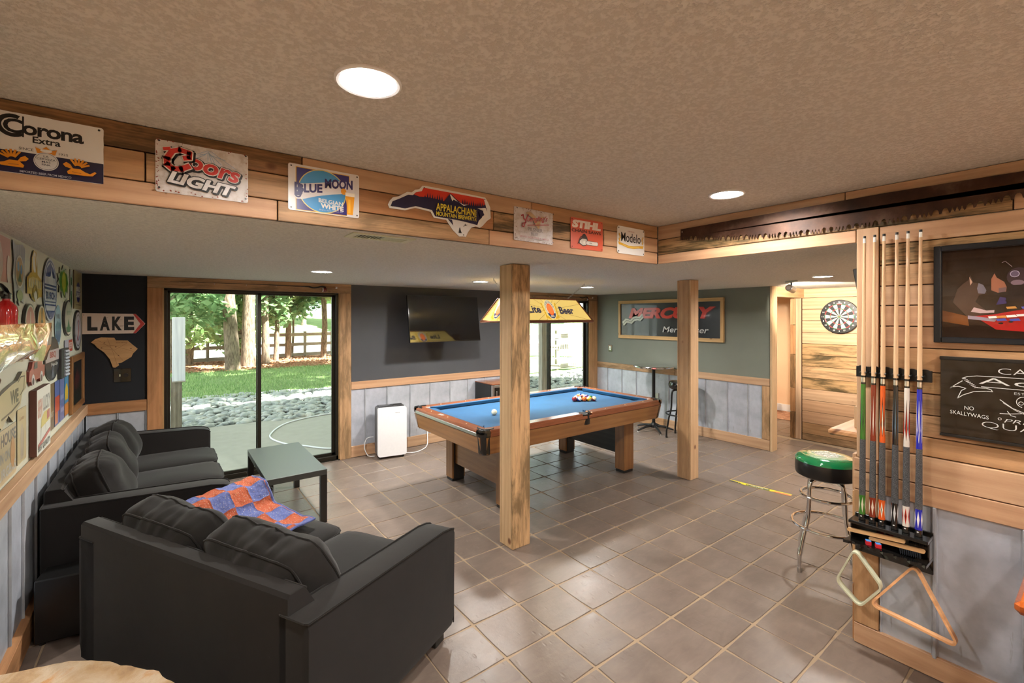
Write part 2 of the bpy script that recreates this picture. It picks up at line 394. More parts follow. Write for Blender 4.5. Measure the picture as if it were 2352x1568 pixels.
        if parent is not None: ob.parent = parent
        if loc is not None: ob.location = loc
        if rot is not None: ob.rotation_euler = rot
        for k, v in kw.items(): ob[k] = v
        return ob

def thing(name, label, cat, loc=(0, 0, 0), rz=0, group=None, rot=None):
    o = bpy.data.objects.new(name, None); COL.objects.link(o); o.empty_display_size = .1
    o.location = loc; o.rotation_euler = rot or (0, 0, rz); o['label'] = label; o['category'] = cat
    if group: o['group'] = group
    return o
def tag(o, label, cat, group=None):
    o['label'] = label; o['category'] = cat
    if group: o['group'] = group
    return o
def struct(o, label): o['kind'] = 'structure'; o['label'] = label; return o
def bx(name, mat, parent, x0, y0, z0, x1, y1, z1, b=.002, ax=None, tone=(1, 1, 1, 0), **kw):
    """box as its own object with its origin at its centre"""
    c = ((x0+x1)/2, (y0+y1)/2, (z0+z1)/2); m = M(); m.col = tone
    m.box(x0-c[0], y0-c[1], z0-c[2], x1-c[0], y1-c[1], z1-c[2], b, ax)
    return m.build(name, mat, parent, c, **kw)
def wt(kind=None):
    """tone of one board: tint and how much of it is stained"""
    k = kind or random.choice('aabbcde')
    j = random.uniform(.94, 1.06)
    T = {'a': (1.0, .97, .95, .1), 'b': (1.02, .92, .85, .0), 'c': (.94, .86, .72, .6), 'd': (.84, .76, .56, 1.0), 'e': (.97, .84, .66, .25), 'f': (1.05, 1.0, .95, 0), 'g': (.62, .48, .32, .8), 'h': (.85, .62, .42, .3)}[k]
    return (T[0]*j, T[1]*j, T[2]*j, T[3])

_txt = {}
def text_mesh(body, bold=0.0, shear=0.0, spacing=1.0):
    key = (body, bold, shear, spacing)
    if key not in _txt:
        cu = bpy.data.curves.new('lettering', 'FONT'); cu.body = body; cu.size = 1; cu.offset = bold; cu.shear = shear
        cu.space_character = spacing; cu.resolution_u = 3; cu.fill_mode = 'FRONT'; cu.align_x = 'LEFT'
        ob = bpy.data.objects.new('lettering', cu); COL.objects.link(ob)
        me = bpy.data.meshes.new_from_object(ob)
        V = [tuple(v.co) for v in me.vertices]; F = [list(p.vertices) for p in me.polygons]
        bpy.data.objects.remove(ob); bpy.data.curves.remove(cu); bpy.data.meshes.remove(me)
        xs = [v[0] for v in V] or [0]; ys = [v[1] for v in V] or [0]
        _txt[key] = (V, F, min(xs), max(xs), min(ys), max(ys))
    return _txt[key]

class Sheet:
    """flat print on a plane: local x right, y up, z towards the viewer; every later shape lies a hair above the last"""
    def __init__(s, xf, dz=.00022, z=0.0): s.m = M(); s.m.xf = xf; s.z = z; s.dz = dz
    def up(s): s.z += s.dz; return s.z
    def poly(s, pts, col):
        z = s.up(); a = sum(pts[i-1][0]*pts[i][1]-pts[i][0]*pts[i-1][1] for i in range(len(pts)))
        if a < 0: pts = pts[::-1]
        s.m.poly([(x, y, z) for x, y in pts], col=col)
    def rect(s, x0, y0, x1, y1, col): s.poly([(x0, y0), (x1, y0), (x1, y1), (x0, y1)], col)
    def ell(s, cx, cy, rx, ry, col, n=28, a0=0, a1=2*PI):
        k = n if a1-a0 > 6.28 else n+1
        s.poly([(cx+rx*math.cos(a0+(a1-a0)*i/n), cy+ry*math.sin(a0+(a1-a0)*i/n)) for i in range(k)], col)
    def ring(s, cx, cy, r0, r1, col, n=28, a0=0, a1=2*PI, ey=1.0):
        z = s.up()
        for i in range(n):
            a = a0+(a1-a0)*i/n; b = a0+(a1-a0)*(i+1)/n
            s.m.poly([(cx+r0*math.cos(a), cy+ey*r0*math.sin(a), z), (cx+r1*math.cos(a), cy+ey*r1*math.sin(a), z), (cx+r1*math.cos(b), cy+ey*r1*math.sin(b), z), (cx+r0*math.cos(b), cy+ey*r0*math.sin(b), z)], col=col)
    def line(s, pts, w, col):
        z = s.up()
        for (a, b) in zip(pts[:-1], pts[1:]):
            d = Vector((b[0]-a[0], b[1]-a[1])); 
            if d.length < 1e-6: continue
            d.normalize(); n = Vector((-d.y, d.x))*w/2; e = d*w*.3
            s.m.poly([(a[0]-n.x-e.x, a[1]-n.y-e.y, z), (b[0]-n.x+e.x, b[1]-n.y+e.y, z), (b[0]+n.x+e.x, b[1]+n.y+e.y, z), (a[0]+n.x-e.x, a[1]+n.y-e.y, z)], col=col)
    def text(s, body, x0, y0, x1, y1, col, bold=0.0, shear=0.0, slope=0.0, grow=0.0, rot=0.0, spacing=1.0):
        """lettering fitted to the box; slope raises it to the right; grow enlarges its outline"""
        V, F, a, b, c, d = text_mesh(body, bold, shear, spacing); z = s.up()
        V0, F0, a0, b0, c0, d0 = text_mesh(body, bold-grow, shear, spacing) if grow else (V, F, a, b, c, d)
        sx = (x1-x0)/(b0-a0); sy = (y1-y0)/(d0-c0); i = len(s.m.v); cx, cy = (x0+x1)/2, (y0+y1)/2
        P = []
        for v in V:
            x = x0+(v[0]-a0)*sx; y = y0+(v[1]-c0)*sy+(v[0]-a0)*sx*slope
            if rot:
                dx, dy = x-cx, y-cy; x = cx+dx*math.cos(rot)-dy*math.sin(rot); y = cy+dx*math.sin(rot)+dy*math.cos(rot)
            P.append((x, y, z))
        s.m.faces(P, F, col)
    def outline(s, body, x0, y0, x1, y1, w, col, n=10, **kw):
        for k in range(n): q = 2*PI*k/n; s.z -= s.dz*(k > 0)*.9; s.text(body, x0+w*math.cos(q), y0+w*math.sin(q), x1+w*math.cos(q), y1+w*math.sin(q), col, **kw)
    def build(s, name, mat, parent, **kw): return s.m.build(name, mat, parent, **kw)

def frame_xf(o, u, n):
    """matrix with local x=u, z=n (towards the viewer), origin o"""
    u = Vector(u).normalized(); n = Vector(n).normalized(); v = n.cross(u)
    return Matrix(((u.x, v.x, n.x, o[0]), (u.y, v.y, n.y, o[1]), (u.z, v.z, n.z, o[2]), (0, 0, 0, 1)))
def rrect(w, h, r, n=4, x=0, y=0):
    P = []
    for cx, cy, a in ((w/2-r, h/2-r, 0), (-w/2+r, h/2-r, PI/2), (-w/2+r, -h/2+r, PI), (w/2-r, -h/2+r, 1.5*PI)):
        for k in range(n+1): P.append((x+cx+r*math.cos(a+PI/2*k/n), y+cy+r*math.sin(a+PI/2*k/n)))
    return P
WHITE = C(232, 230, 224); BLACK = C(18, 18, 20); NAVY = C(28, 26, 58)

# ---------------------------------------------------------------- room shell
YN, XE, XW, HL, HU, YB, XC = 5.712, 6.239, -.616, 2.13, 2.411, 2.088, 2.945
ZR0, ZR1 = .835, .934
def boxes(name, mat, lst, label=None, tone=(1, 1, 1, 0)):
    m = M(); m.col = tone
    for b in lst: m.box(*b)
    o = m.build(name, mat)
    return struct(o, label) if label else o
floor = boxes('floor', 'grout', [(-.75, -1.45, -.12, 7.35, YN+.14, -.004), (7.35, 2.8, -.12, 9.2, YN+.14, -.004)], 'sand-coloured grout bed under the square ceramic floor tiles')
ceil1 = boxes('ceiling', 'ceil', [(-.75, -1.45, HU, 2.963, 2.106, HU+.1)], 'raised tan stippled ceiling with two round lights nearest the camera')
ceil2 = boxes('ceiling', 'ceil_low', [(-.75, 2.106, HL, 9.2, YN+.14, HL+.5), (2.963, -1.45, HL, 9.2, 2.106, HL+.5)], 'lower stippled ceiling over the pool table and sliding doors')
D1 = (-.03, 1.68, 2.02); D2 = (4.22, 6.03, 2.02)
wn = boxes('wall_north', 'wall_dark', [(D1[1], YN, 0, D2[0], YN+.14, HL), (D1[0], YN, D1[2], D1[1], YN+.14, HL), (D2[0], YN, D2[2], D2[1], YN+.14, HL), (D2[1], YN, 0, 6.36, YN+.14, HL)], 'charcoal wall behind the television with tin wainscot below')
wnl = boxes('wall_north', 'wall_navy', [(-.75, YN, 0, D1[0], YN+.14, HL)], 'narrow black-navy wall left of the sliding door')
ww = boxes('wall_west', 'wall_pale', [(-.75, -1.45, 0, XW, YN, HU)], 'pale wall on the left covered with beer signs')
we = boxes('wall_east', 'wall_grey', [(XE, 2.715, 0, 6.36, YN, HL)], 'grey-green wall behind the high table with tin wainscot')
wr = boxes('wall_right', 'gap', [(2.963, -1.45, 0, 3.09, .845, HL)], 'plank-covered partition wall on the right holding the cue rack')
wb = boxes('wall_back', 'gap', [(7.218, -1.45, 0, 7.34, 2.84, HL)], 'horizontal plank wall behind the dartboard')
ws = boxes('wall_south', 'wall_beige', [(-.75, -1.45, 0, 7.34, -1.33, HU)], 'plain beige wall behind the camera')
wh = boxes('wall_hall', 'wall_beige', [(9.1, 2.8, 0, 9.2, YN, HL), (7.34, 2.84, 0, 9.2, 2.9, HL), (6.36, YN, 0, 9.2, YN+.14, HL), (6.36, 2.715, 2.0, 7.218, 2.81, HL)], 'beige wall of the room beyond the hallway opening')
bx('baseboard', 'white_plastic', wh, 9.085, 2.9, 0, 9.1, YN, .13)

# floor tiles: one object per tile for the 300 largest in view, the rest joined
TX, TY, PX, PY = .3165, .3145, 2.645, 1.245
tmesh = []
for k in range(4):
    m = M(); n = 9; w, h = TX/2-.0045, TY/2-.0045; P = []
    for (a, b) in (((-w, -h), (w, -h)), ((w, -h), (w, h)), ((w, h), (-w, h)), ((-w, h), (-w, -h))):
        for i in range(3):
            f = i/3; j = .0018 if i else .004
            x = a[0]+(b[0]-a[0])*f; y = a[1]+(b[1]-a[1])*f
            P.append((x-(j if i == 0 else 0)*(1 if x > 0 else -1)+random.uniform(-1, 1)*.0015, y-(j if i == 0 else 0)*(1 if y > 0 else -1)+random.uniform(-1, 1)*.0015))
    q = [(x*.985, y*.985) for x, y in P]; N = len(P)
    V = [(x, y, -.009) for x, y in P]+[(x, y, -.0022) for x, y in P]+[(x, y, 0) for x, y in q]
    F = [[i, (i+1) % N, N+(i+1) % N, N+i] for i in range(N)]+[[N+i, N+(i+1) % N, 2*N+(i+1) % N, 2*N+i] for i in range(N)]+[list(range(2*N, 3*N))]
    m.faces(V, F); o = m.build('tile', 'tile'); tmesh.append(o.data); bpy.data.objects.remove(o)
cells = []
yaw = math.radians(37.0227)
for i in range(-12, 23):
    for j in range(-10, 17):
        cx, cy = PX+(i+.5)*TX, PY+(j+.5)*TY
        x0, x1, y0, y1 = cx-TX/2+.0045, cx+TX/2-.0045, cy-TY/2+.0045, cy+TY/2-.0045
        lim = [(-.61, 7.2, -1.33, 5.705)]
        if cx > 7.2: lim = [(7.2, 9.1, 2.9, 5.7)]
        X0, X1, Y0, Y1 = lim[0]
        if x1 < X0+.03 or x0 > X1-.03 or y1 < Y0+.03 or y0 > Y1-.03: continue
        clip = x0 < X0 or x1 > X1 or y0 < Y0 or y1 > Y1
        d = cx*math.sin(yaw)+cy*math.cos(yaw); lat = cx*math.cos(yaw)-cy*math.sin(yaw)
        vis = d > .3 and abs(lat/d) < 1.25 and (1.73/d) < .95
        hid = cx > 2.9 and cy < .85
        cells.append((d if vis and not hid and not clip else 99+d, cx, cy, max(x0, X0), min(x1, X1), max(y0, Y0), min(y1, Y1)))
cells.sort(); rest = M()
for k, (d, cx, cy, x0, x1, y0, y1) in enumerate(cells):
    if k < 298 and d < 99:
        o = bpy.data.objects.new('tile', random.choice(tmesh)); COL.objects.link(o); o.parent = floor
        o.location = (cx, cy, random.uniform(-.0008, .0004)); o.rotation_euler = (random.uniform(-1, 1)*.002, random.uniform(-1, 1)*.002, random.choice((0, PI)))
    else: rest.box(x0, y0, -.009, x1, y1, random.uniform(-.0008, .0004), .0025)
o = rest.build('tile', 'tile', floor); o['kind'] = 'stuff'

def planks(parent, axis, face, th, runs, name='plank', mat='pine'):
    """runs: (a0, a1, z0, z1, tone); boards on a wall running along 'axis' whose visible face lies at 'face'"""
    for (a0, a1, z0, z1, k) in runs:
        g = .0022; j = random.uniform(0, .0025)
        if axis == 'x': bx(name, mat, parent, a0+g, face+j, z0+g, a1-g, face+th, z1-g, .0025, tone=wt(k))
        else:
            f0, f1 = (face+j, face+th) if th > 0 else (face-j, face+th)
            bx(name, mat, parent, f0, a0+g, z0+g, f1, a1-g, z1-g, .0025, tone=wt(k))
def tin_panel(parent, axis, face, sgn, a0, a1, z0, z1, rib=True):
    """a sheet of tin with folded seams; sgn is the direction of the visible side"""
    m = M(); t = random.uniform(.93, 1.05); m.col = (t, t, t*random.uniform(.98, 1.02), 0); w = a1-a0
    m.box(-w/2+.001, -.004, 0, w/2-.001, 0, z1-z0)
    if rib:
        m.col = (t*.9, t*.88, t*.84, 0); m.box(-w/2+.001, 0, 0, -w/2+.012, .012, z1-z0, .002); m.col = (t*1.05,)*3+(0,); m.box(w/2-.009, 0, 0, w/2-.001, .007, z1-z0, .002)
    c = (a0+a1)/2
    if axis == 'x': o = m.build('tin_panel', 'tin', parent, (c, face, z0), (0, 0, PI if sgn < 0 else 0))
    else: o = m.build('tin_panel', 'tin', parent, (face, c, z0), (0, 0, -PI/2 if sgn > 0 else PI/2))
    return o
# north wall wainscot
seams = [1.815, 1.997, 2.285, 2.605, 2.896, 3.21, 3.50, 3.80, 4.08]
for a, b in zip(seams[:-1], seams[1:]): tin_panel(wn, 'x', YN-.006, -1, a, b, .13, .84)
planks(wn, 'x', YN-.024, .024, [(1.815, 4.08, ZR0, ZR1, 'b'), (1.815, 2.55, 0, .14, 'b'), (2.55, 4.08, 0, .14, 'a')], 'rail_board')
for a, b in ((-.59, -.36), (-.36, -.15)): tin_panel(wnl, 'x', YN-.006, -1, a, b, .13, .84)
planks(wnl, 'x', YN-.024, .024, [(XW+.02, -.149, ZR0-.01, ZR1, 'h'), (XW+.02, -.149, 0, .14, 'b')], 'rail_board')
# east wall
se = [5.70, 5.451, 5.133, 4.832, 4.519, 4.213, 3.92, 3.608, 3.282, 2.999, 2.818]
for a, b in zip(se[1:], se[:-1]): tin_panel(we, 'y', XE-.006, -1, a, b, .13, .84)
planks(we, 'y', XE-.024, .024, [(4.1, 5.69, ZR0, ZR1, 'c'), (2.72, 4.1, ZR0, ZR1, 'a'), (4.3, 5.69, 0, .14, 'e'), (2.72, 4.3, 0, .14, 'f'), (2.72, 2.818, .14, ZR0, 'c')], 'rail_board')
# west wall
sw = [5.69, 5.38, 5.07, 4.76, 4.48, 4.15, 3.80, 3.50, 3.24, 2.93, 2.6, 2.46]
for a, b in zip(sw[1:], sw[:-1]): tin_panel(ww, 'y', XW+.006, 1, a, b, .13, .83)
planks(ww, 'y', XW, .042, [(2.45, 5.69, .845, ZR1-.004, 'f'), (2.45, 3.9, 0, .14, 'h'), (3.9, 5.69, 0, .14, 'b')], 'rail_board')
# hallway opening: end board of the east wall, header, casing on the plank wall
h1 = boxes('trim_1', 'pine_pale', [(6.215, 2.69, 0, 6.36, 2.715, HL)], 'pale pine end board of the grey-green wall beside the hallway', (1, .97, .9, .1))
h2 = boxes('trim_2', 'pine_pale', [(6.36, 2.69, 2.0, 7.2, 2.715, HL)], 'pine header board above the hallway opening', (1, .93, .8, .2))
h3 = M(); h3.box(7.18, 2.72, 0, 7.2, 2.79, HL, .002); h3.col = (.95, .8, .6, .2); h3o = h3.build('trim_3', 'pine'); struct(h3o, 'pine casing board between dartboard planks and hallway')
planks(h3o, 'y', 7.17, .03, [(2.79, 2.86, 0, .38, 'g'), (2.79, 2.86, .38, .72, 'h'), (2.79, 2.86, .72, 1.2, 'g'), (2.79, 2.86, 1.2, 1.62, 'h'), (2.79, 2.86, 1.62, HL, 'e')], 'block')
# dartboard plank wall
zb = [0, .092, .247, .409, .568, .725, .88, 1.041, 1.198, 1.358, 1.515, 1.68, 1.84, 2.001, 2.13]
kk = 'cebbadcddfffff'
planks(wb, 'y', 7.2, .018, [(-1.33, 2.715, zb[i], zb[i+1], {'f': 'f', 'c': 'c', 'd': 'd', 'a': 'a', 'b': 'b', 'e': 'e'}[kk[i]]) for i in range(14)])
# cue wall boards
zc = [1.055, 1.148, 1.255, 1.358, 1.463, 1.579, 1.684, 1.789, 1.889, 1.996, 2.103, 2.197]
kc = 'ecdddabbaed'; kc = ['e', 'c', 'c', 'd', 'e', 'b', 'b', 'a', 'c', 'd', 'b']
planks(wr, 'y', XC, .018, [(-1.3, .749, zc[i], zc[i+1], kc[i]) for i in range(11)])
planks(wr, 'y', XC-.014, .03, [(-1.3, .749, .916, 1.055, 'f'), (-1.3, .749, .817, .916, 'b'), (.749, .858, .817, .916, 'f'), (.749, .858, .916, .985, 'b'), (-1.3, .858, 0, .108, 'b'), (.749, .858, .108, .817, 'e')], 'rail_board')
planks(wr, 'y', XC-.004, .022, [(.749, .848, .985, 2.2, 'f')], 'corner_board')
planks(wr, 'x', .848, .02, [(2.95, 3.09, .0, .30, 'h'), (2.95, 3.09, .30, .80, 'e'), (2.95, 3.09, .8, 1.0, 'f')], 'end_board')
for a, b in zip((-.35, -.03, .235, .535), (-.03, .235, .535, .749)): tin_panel(wr, 'y', XC+.006, -1, a, b, .1, .82)
for yy in (.535, .245): bx('seam_rib', 'tin', wr, XC-.02, yy-.008, .1, XC, yy+.006, .82, .003, tone=(.8, .78, .76, 0))
# soffit fascias
f1 = boxes('trim_4', 'gap', [(XW, YB+.016, HL, 2.963, YB+.03, HU)], 'plank fascia of the ceiling drop carrying the row of beer signs')
planks(f1, 'x', YB, .018, [(XW, .46, 2.318, HU, 'g'), (.46, 1.72, 2.318, HU, 'a'), (1.72, XC, 2.318, HU, 'e'),
    (XW, -.06, 2.212, 2.318, 'e'), (-.06, .60, 2.212, 2.318, 'c'), (.60, 1.45, 2.212, 2.318, 'h'), (1.45, 2.35, 2.212, 2.318, 'd'), (2.35, XC, 2.212, 2.318, 'b'),
    (XW, .366, 2.127, 2.212, 'b'), (.366, 1.42, 2.127, 2.212, 'c'), (1.42, XC, 2.127, 2.212, 'b')])
f2 = boxes('trim_5', 'gap', [(XC+.016, -1.33, 2.2, XC+.03, YB, HU)], 'plank fascia of the ceiling drop behind the long crosscut saw')
planks(f2, 'y', XC, .018, [(.9, YB, 2.307, HU, 'a'), (-1.3, .9, 2.307, HU, 'a'), (.28, YB, 2.197, 2.307, 'd'), (-1.3, .28, 2.197, 2.307, 'b'), (.849, YB, 2.127, 2.197, 'b')])

# ---------------------------------------------------------------- sliding doors and their pine trim
def door(name, label, x0, x1, ztop):
    m = M(); y0, y1 = YN-.0, YN+.10; w = .035
    for b in ((x0, y0, 0, x0+w, y1, ztop), (x1-w, y0, 0, x1, y1, ztop), (x0, y0, ztop-.02, x1, y1, ztop), (x0, y0, 0, x1, y1, .055)): m.box(*b, .003)
    d = m.build(name, 'bronze_frame'); struct(d, label)
    xm = (x0+x1)/2-.006
    for (a, b, yy) in ((x0+w, xm+.022, YN+.02), (xm-.022, x1-w, YN+.055)):
        p = M(); s = .022
        for q in ((a, yy, .055, a+s, yy+.03, ztop-.02), (b-s*1.6, yy, .055, b, yy+.03, ztop-.02), (a, yy, ztop-.04, b, yy+.03, ztop-.02), (a, yy, .055, b, yy+.03, .085)): p.box(*q, .002)
        sash = p.build('sash', 'bronze_frame', d)
        bx('pane', 'glass', sash, a+s, yy+.012, .085, b-s, yy+.016, ztop-.04, 0)
    return d
door('door_1', 'dark framed sliding glass door to the patio behind the coffee table', D1[0]+.004, D1[1]-.004, 2.016)
door('door_2', 'dark framed sliding glass door behind the pool table', D2[0]+.004, D2[1]-.004, 2.016)
def casing(name, label, x0, xi0, xi1, x1, k=('g', 'd', 'h')):
    m = M(); m.col = wt('c'); y = YN-.026
    m.box(x0, y, 2.02, x1, YN, HL-.001, .002); o = m.build(name, 'pine'); struct(o, label)
    bx('side_board', 'pine', o, x0, y, 0, xi0, YN, 2.019, .002, tone=wt(k[0]))
    bx('side_board', 'pine', o, xi1, y, 0, x1, YN, 2.019, .002, tone=wt(k[1]))
    for q in (xi0, xi1-.012): bx('jamb_strip', 'pine', o, q, YN-.012, 0.0, q+.012, YN+.0, 2.02, .001, tone=(.8, .74, .5, 0))
    return o
casing('trim_6', 'stained pine casing around the sliding door left of the television', -.149, -.03, 1.68, 1.815, ('h', 'c'))
casing('trim_7', 'pine casing around the sliding door behind the pool table', 4.08, 4.22, 6.03, 6.225, ('c', 'e'))
bx('threshold', 'tile', struct(boxes('trim_8', 'bronze_frame', [(-.03, YN-.03, 0, 1.68, YN, .012)]), 'low dark metal track at the foot of the patio door'), 0, YN-.05, 0, 1.66, YN-.03, .008)

# ---------------------------------------------------------------- timber posts
def post(x0, y0, w, d, label, ks):
    t = thing('timber_post', label, 'post', (x0+w/2, y0+d/2, 0), 0)
    m = M(); m.box(-w/2+.02, -d/2+.02, 0, w/2-.02, d/2-.02, HL); m.build('core', 'pine_pale', t)
    h = HL-.004
    bx('face_board', 'pine_pale', t, -w/2, -d/2, .001, w/2, -d/2+.02, h, .003, tone=ks[0])
    bx('face_board', 'pine_pale', t, -w/2, -d/2+.021, .001, -w/2+.02, d/2-.021, h, .003, tone=ks[1])
    bx('face_board', 'pine_pale', t, w/2-.02, -d/2+.021, .001, w/2, d/2-.021, h, .003, tone=ks[1])
    bx('face_board', 'pine_pale', t, -w/2, d/2-.02, .001, w/2, d/2, h, .003, tone=ks[1])
post(2.05, 2.712, .168, .165, 'square pine post in front of the pool table, nearer the camera', ((.98, .88, .74, .75), (1, .94, .84, .1)))
post(4.43, 2.735, .150, .160, 'square pine post right of the pool table, before the engine sign', ((1.0, .93, .86, .1), (.94, .84, .76, .2)))

# ---------------------------------------------------------------- ceiling lights
def can_light(x, y, z, label, watts, name='recessed_light', col=(1, .965, .915)):
    t = thing(name, label, 'ceiling light', (x, y, z), 0)
    m = M(); m.lathe([(.094, 0), (.094, -.004), (.088, -.008), (.08, -.006), (.078, 0)], 36); m.build('trim_ring', 'white_plastic', t)
    m = M(); m.lathe([(.0001, -.003), (.079, -.003)], 36); m.v = [(a, b, c) for a, b, c in m.v]; m.f = [list(reversed(f)) for f in m.f]; m.build('diffuser', 'glow', t)
    L = bpy.data.lights.new('lamp', 'AREA'); L.shape = 'DISK'; L.size = .15; L.energy = watts; L.color = col; L.spread = math.radians(165)
    o = bpy.data.objects.new('lamp', L); COL.objects.link(o); o.location = (x, y, z-.012)
can_light(.467, 1.308, HU, 'round recessed ceiling light nearest the camera, above the loveseat', 14)
can_light(2.476, 1.31, HU, 'round recessed ceiling light beside the long saw', 14)
can_light(1.084, 4.197, HL, 'round recessed light in the low ceiling near the patio door', 30)
can_light(2.806, 4.303, HL, 'round recessed light in the low ceiling left of the nearer post', 26)
can_light(4.46, 4.262, HL, 'round recessed light in the low ceiling beside the lamp chain', 26)
can_light(5.114, 1.744, HL, 'round recessed light in the low ceiling near the dartboard', 18)
can_light(.467, -.6, HU, 'round recessed ceiling light behind the camera near the chimney', 15)
can_light(2.3, -.7, HU, 'round recessed ceiling light behind the camera near the armchair', 15)
for x, y in ((5.1, -.3),): can_light(x, y, HL, 'round recessed light in the bar end of the room', 13)
can_light(7.9, 4.3, HL, 'unseen warm light added to brighten the room beyond the hallway', 26, col=(1, .78, .55))  # warm lamp added out of sight to brighten the far room
can_light(6.75, 1.2, HL, 'round recessed light close to the plank wall', 10)

def oriented(p, d):
    return Vector(d).to_track_quat('-Z', 'Y').to_euler()
t = thing('track_spotlight', 'grey cylinder spotlight on the ceiling aimed at the dartboard', 'spotlight', (5.5, 2.18, HL), 0)
m = M(); m.box(-.09, -.02, -.018, .09, .02, 0, .004); m.build('mounting_bar', 'steel', t, rot=(0, 0, .9))
m = M(); m.tube([(0, 0, -.018), (0, 0, -.06)], .007); m.build('stem', 'black_metal', t)
dv = (Vector((7.17, 2.25, 1.74))-Vector((5.5, 2.18, 2.05))).normalized()
m = M(); a = Vector((-.03, 0, -.085)); m.tube([a-dv*.045, a-dv*.04, a+dv*.08, a+dv*.082], [.03, .036, .036, .03], 20); m.build('lamp_head', 'steel', t)
m = M(); m.tube([a-dv*.046, a-dv*.0465], [.022, .0215], 16); m.build('end_label', 'white_plastic', t)
m = M(); m.tube([a+dv*.083, a+dv*.0832], [.028, .028], 16); m.build('lens', 'glow', t)
L = bpy.data.lights.new('spot', 'SPOT'); L.energy = 190; L.spot_size = math.radians(78); L.spot_blend = .6; L.color = (1, .9, .74); L.shadow_soft_size = .025
o = bpy.data.objects.new('spot', L); COL.objects.link(o); o.location = Vector((5.5, 2.18, HL))+a+dv*.1; o.rotation_euler = oriented(None, dv)

t = thing('ceiling_vent', 'white metal air vent in the low ceiling below the shaped sign', 'vent', (.86, 2.235, HL), 0)
m = M()
for b in ((-.16, -.07, -.006, .16, -.045, 0), (-.16, .045, -.006, .16, .07, 0), (-.16, -.045, -.006, -.125, .045, 0), (.125, -.045, -.006, .16, .045, 0)): m.box(*b, .001)
m.build('frame', 'ivory', t); m = M(); m.box(-.125, -.045, -.001, .125, .045, 0); m.build('backing', 'black', t)
for i in range(15):
    m = M(); m.box(-.0012, -.044, -.006, .0012, .044, .004); m.build('slat', 'ivory', t, (-.112+i*.016, 0, -.001), (0, .7 if i < 8 else -.7, 0))

# ---------------------------------------------------------------- upholstery
def superq(p, e):
    n = (abs(p[0])**e+abs(p[1])**e+abs(p[2])**e)**(1/e); return (p[0]/n, p[1]/n, p[2]/n)
def pillow(name, parent, w, h, d, loc, rot=(0, 0, 0), e=3.2, wr=.012, seed=0, n=16, mat='sofa', pipe=True, sag=.0):
    """box cushion: w along y, h along z, d along x (thickness); gathered corners, piping along both edges"""
    def shape(p):
        q = list(superq(p, e)); r = max(abs(q[1]), abs(q[2]))
        th = (1-.30*r**3)
        x = q[0]*d/2*th; y = q[1]*w/2; z = q[2]*h/2
        y *= 1-.05*(1-abs(q[2]))*0; z -= sag*(1-q[1]**2)*(q[2] > 0)*q[2]
        a = noise.noise(Vector((y*5+seed, z*5, x*4+seed)))*wr*1.3
        s = noise.noise(Vector((y*26+seed, z*6 if abs(q[1]) > .8 else z*22, x*9)))*wr*.6*(abs(q[0]) < .98)*r**4
        f = 1+(a+s)/max(.05, Vector((x, y, z)).length)*1.0
        return (x*f, y*f, z*f)
    V = []; key = {}; F = []
    def vid(p):
        k = (round(p[0], 5), round(p[1], 5), round(p[2], 5))
        if k not in key: key[k] = len(V); V.append(shape(p))
        return key[k]
    g = lambda i: math.tan((i/n*2-1)*PI/4*1.0)
    for ax in range(3):
        for sg in (-1, 1):
            for i in range(n):
                for j in range(n):
                    q = []
                    for a, b in ((i, j), (i+1, j), (i+1, j+1), (i, j+1)):
                        p = [0, 0, 0]; p[ax] = sg; p[(ax+1) % 3] = g(a); p[(ax+2) % 3] = g(b); q.append(vid(p))
                    if sg < 0: q.reverse()
                    F.append(q)
    m = M(); m.faces(V, F, smooth=True); o = m.build(name, mat, parent, loc, rot, sharp=1.4)
    if pipe:
        m = M()
        for sx in (-1, 1):
            P = []
            for k in range(64):
                a = 2*PI*k/64; c, s_ = math.cos(a), math.sin(a); mx = max(abs(c), abs(s_)); p = (sx*.62, c/mx, s_/mx)
                x, y, z = shape(p); P.append((x*1.0+sx*.001, y*1.005, z*1.005))
            m.tube(P, .0048, 6, closed=True)
        m.build('piping', mat, o)
    return o
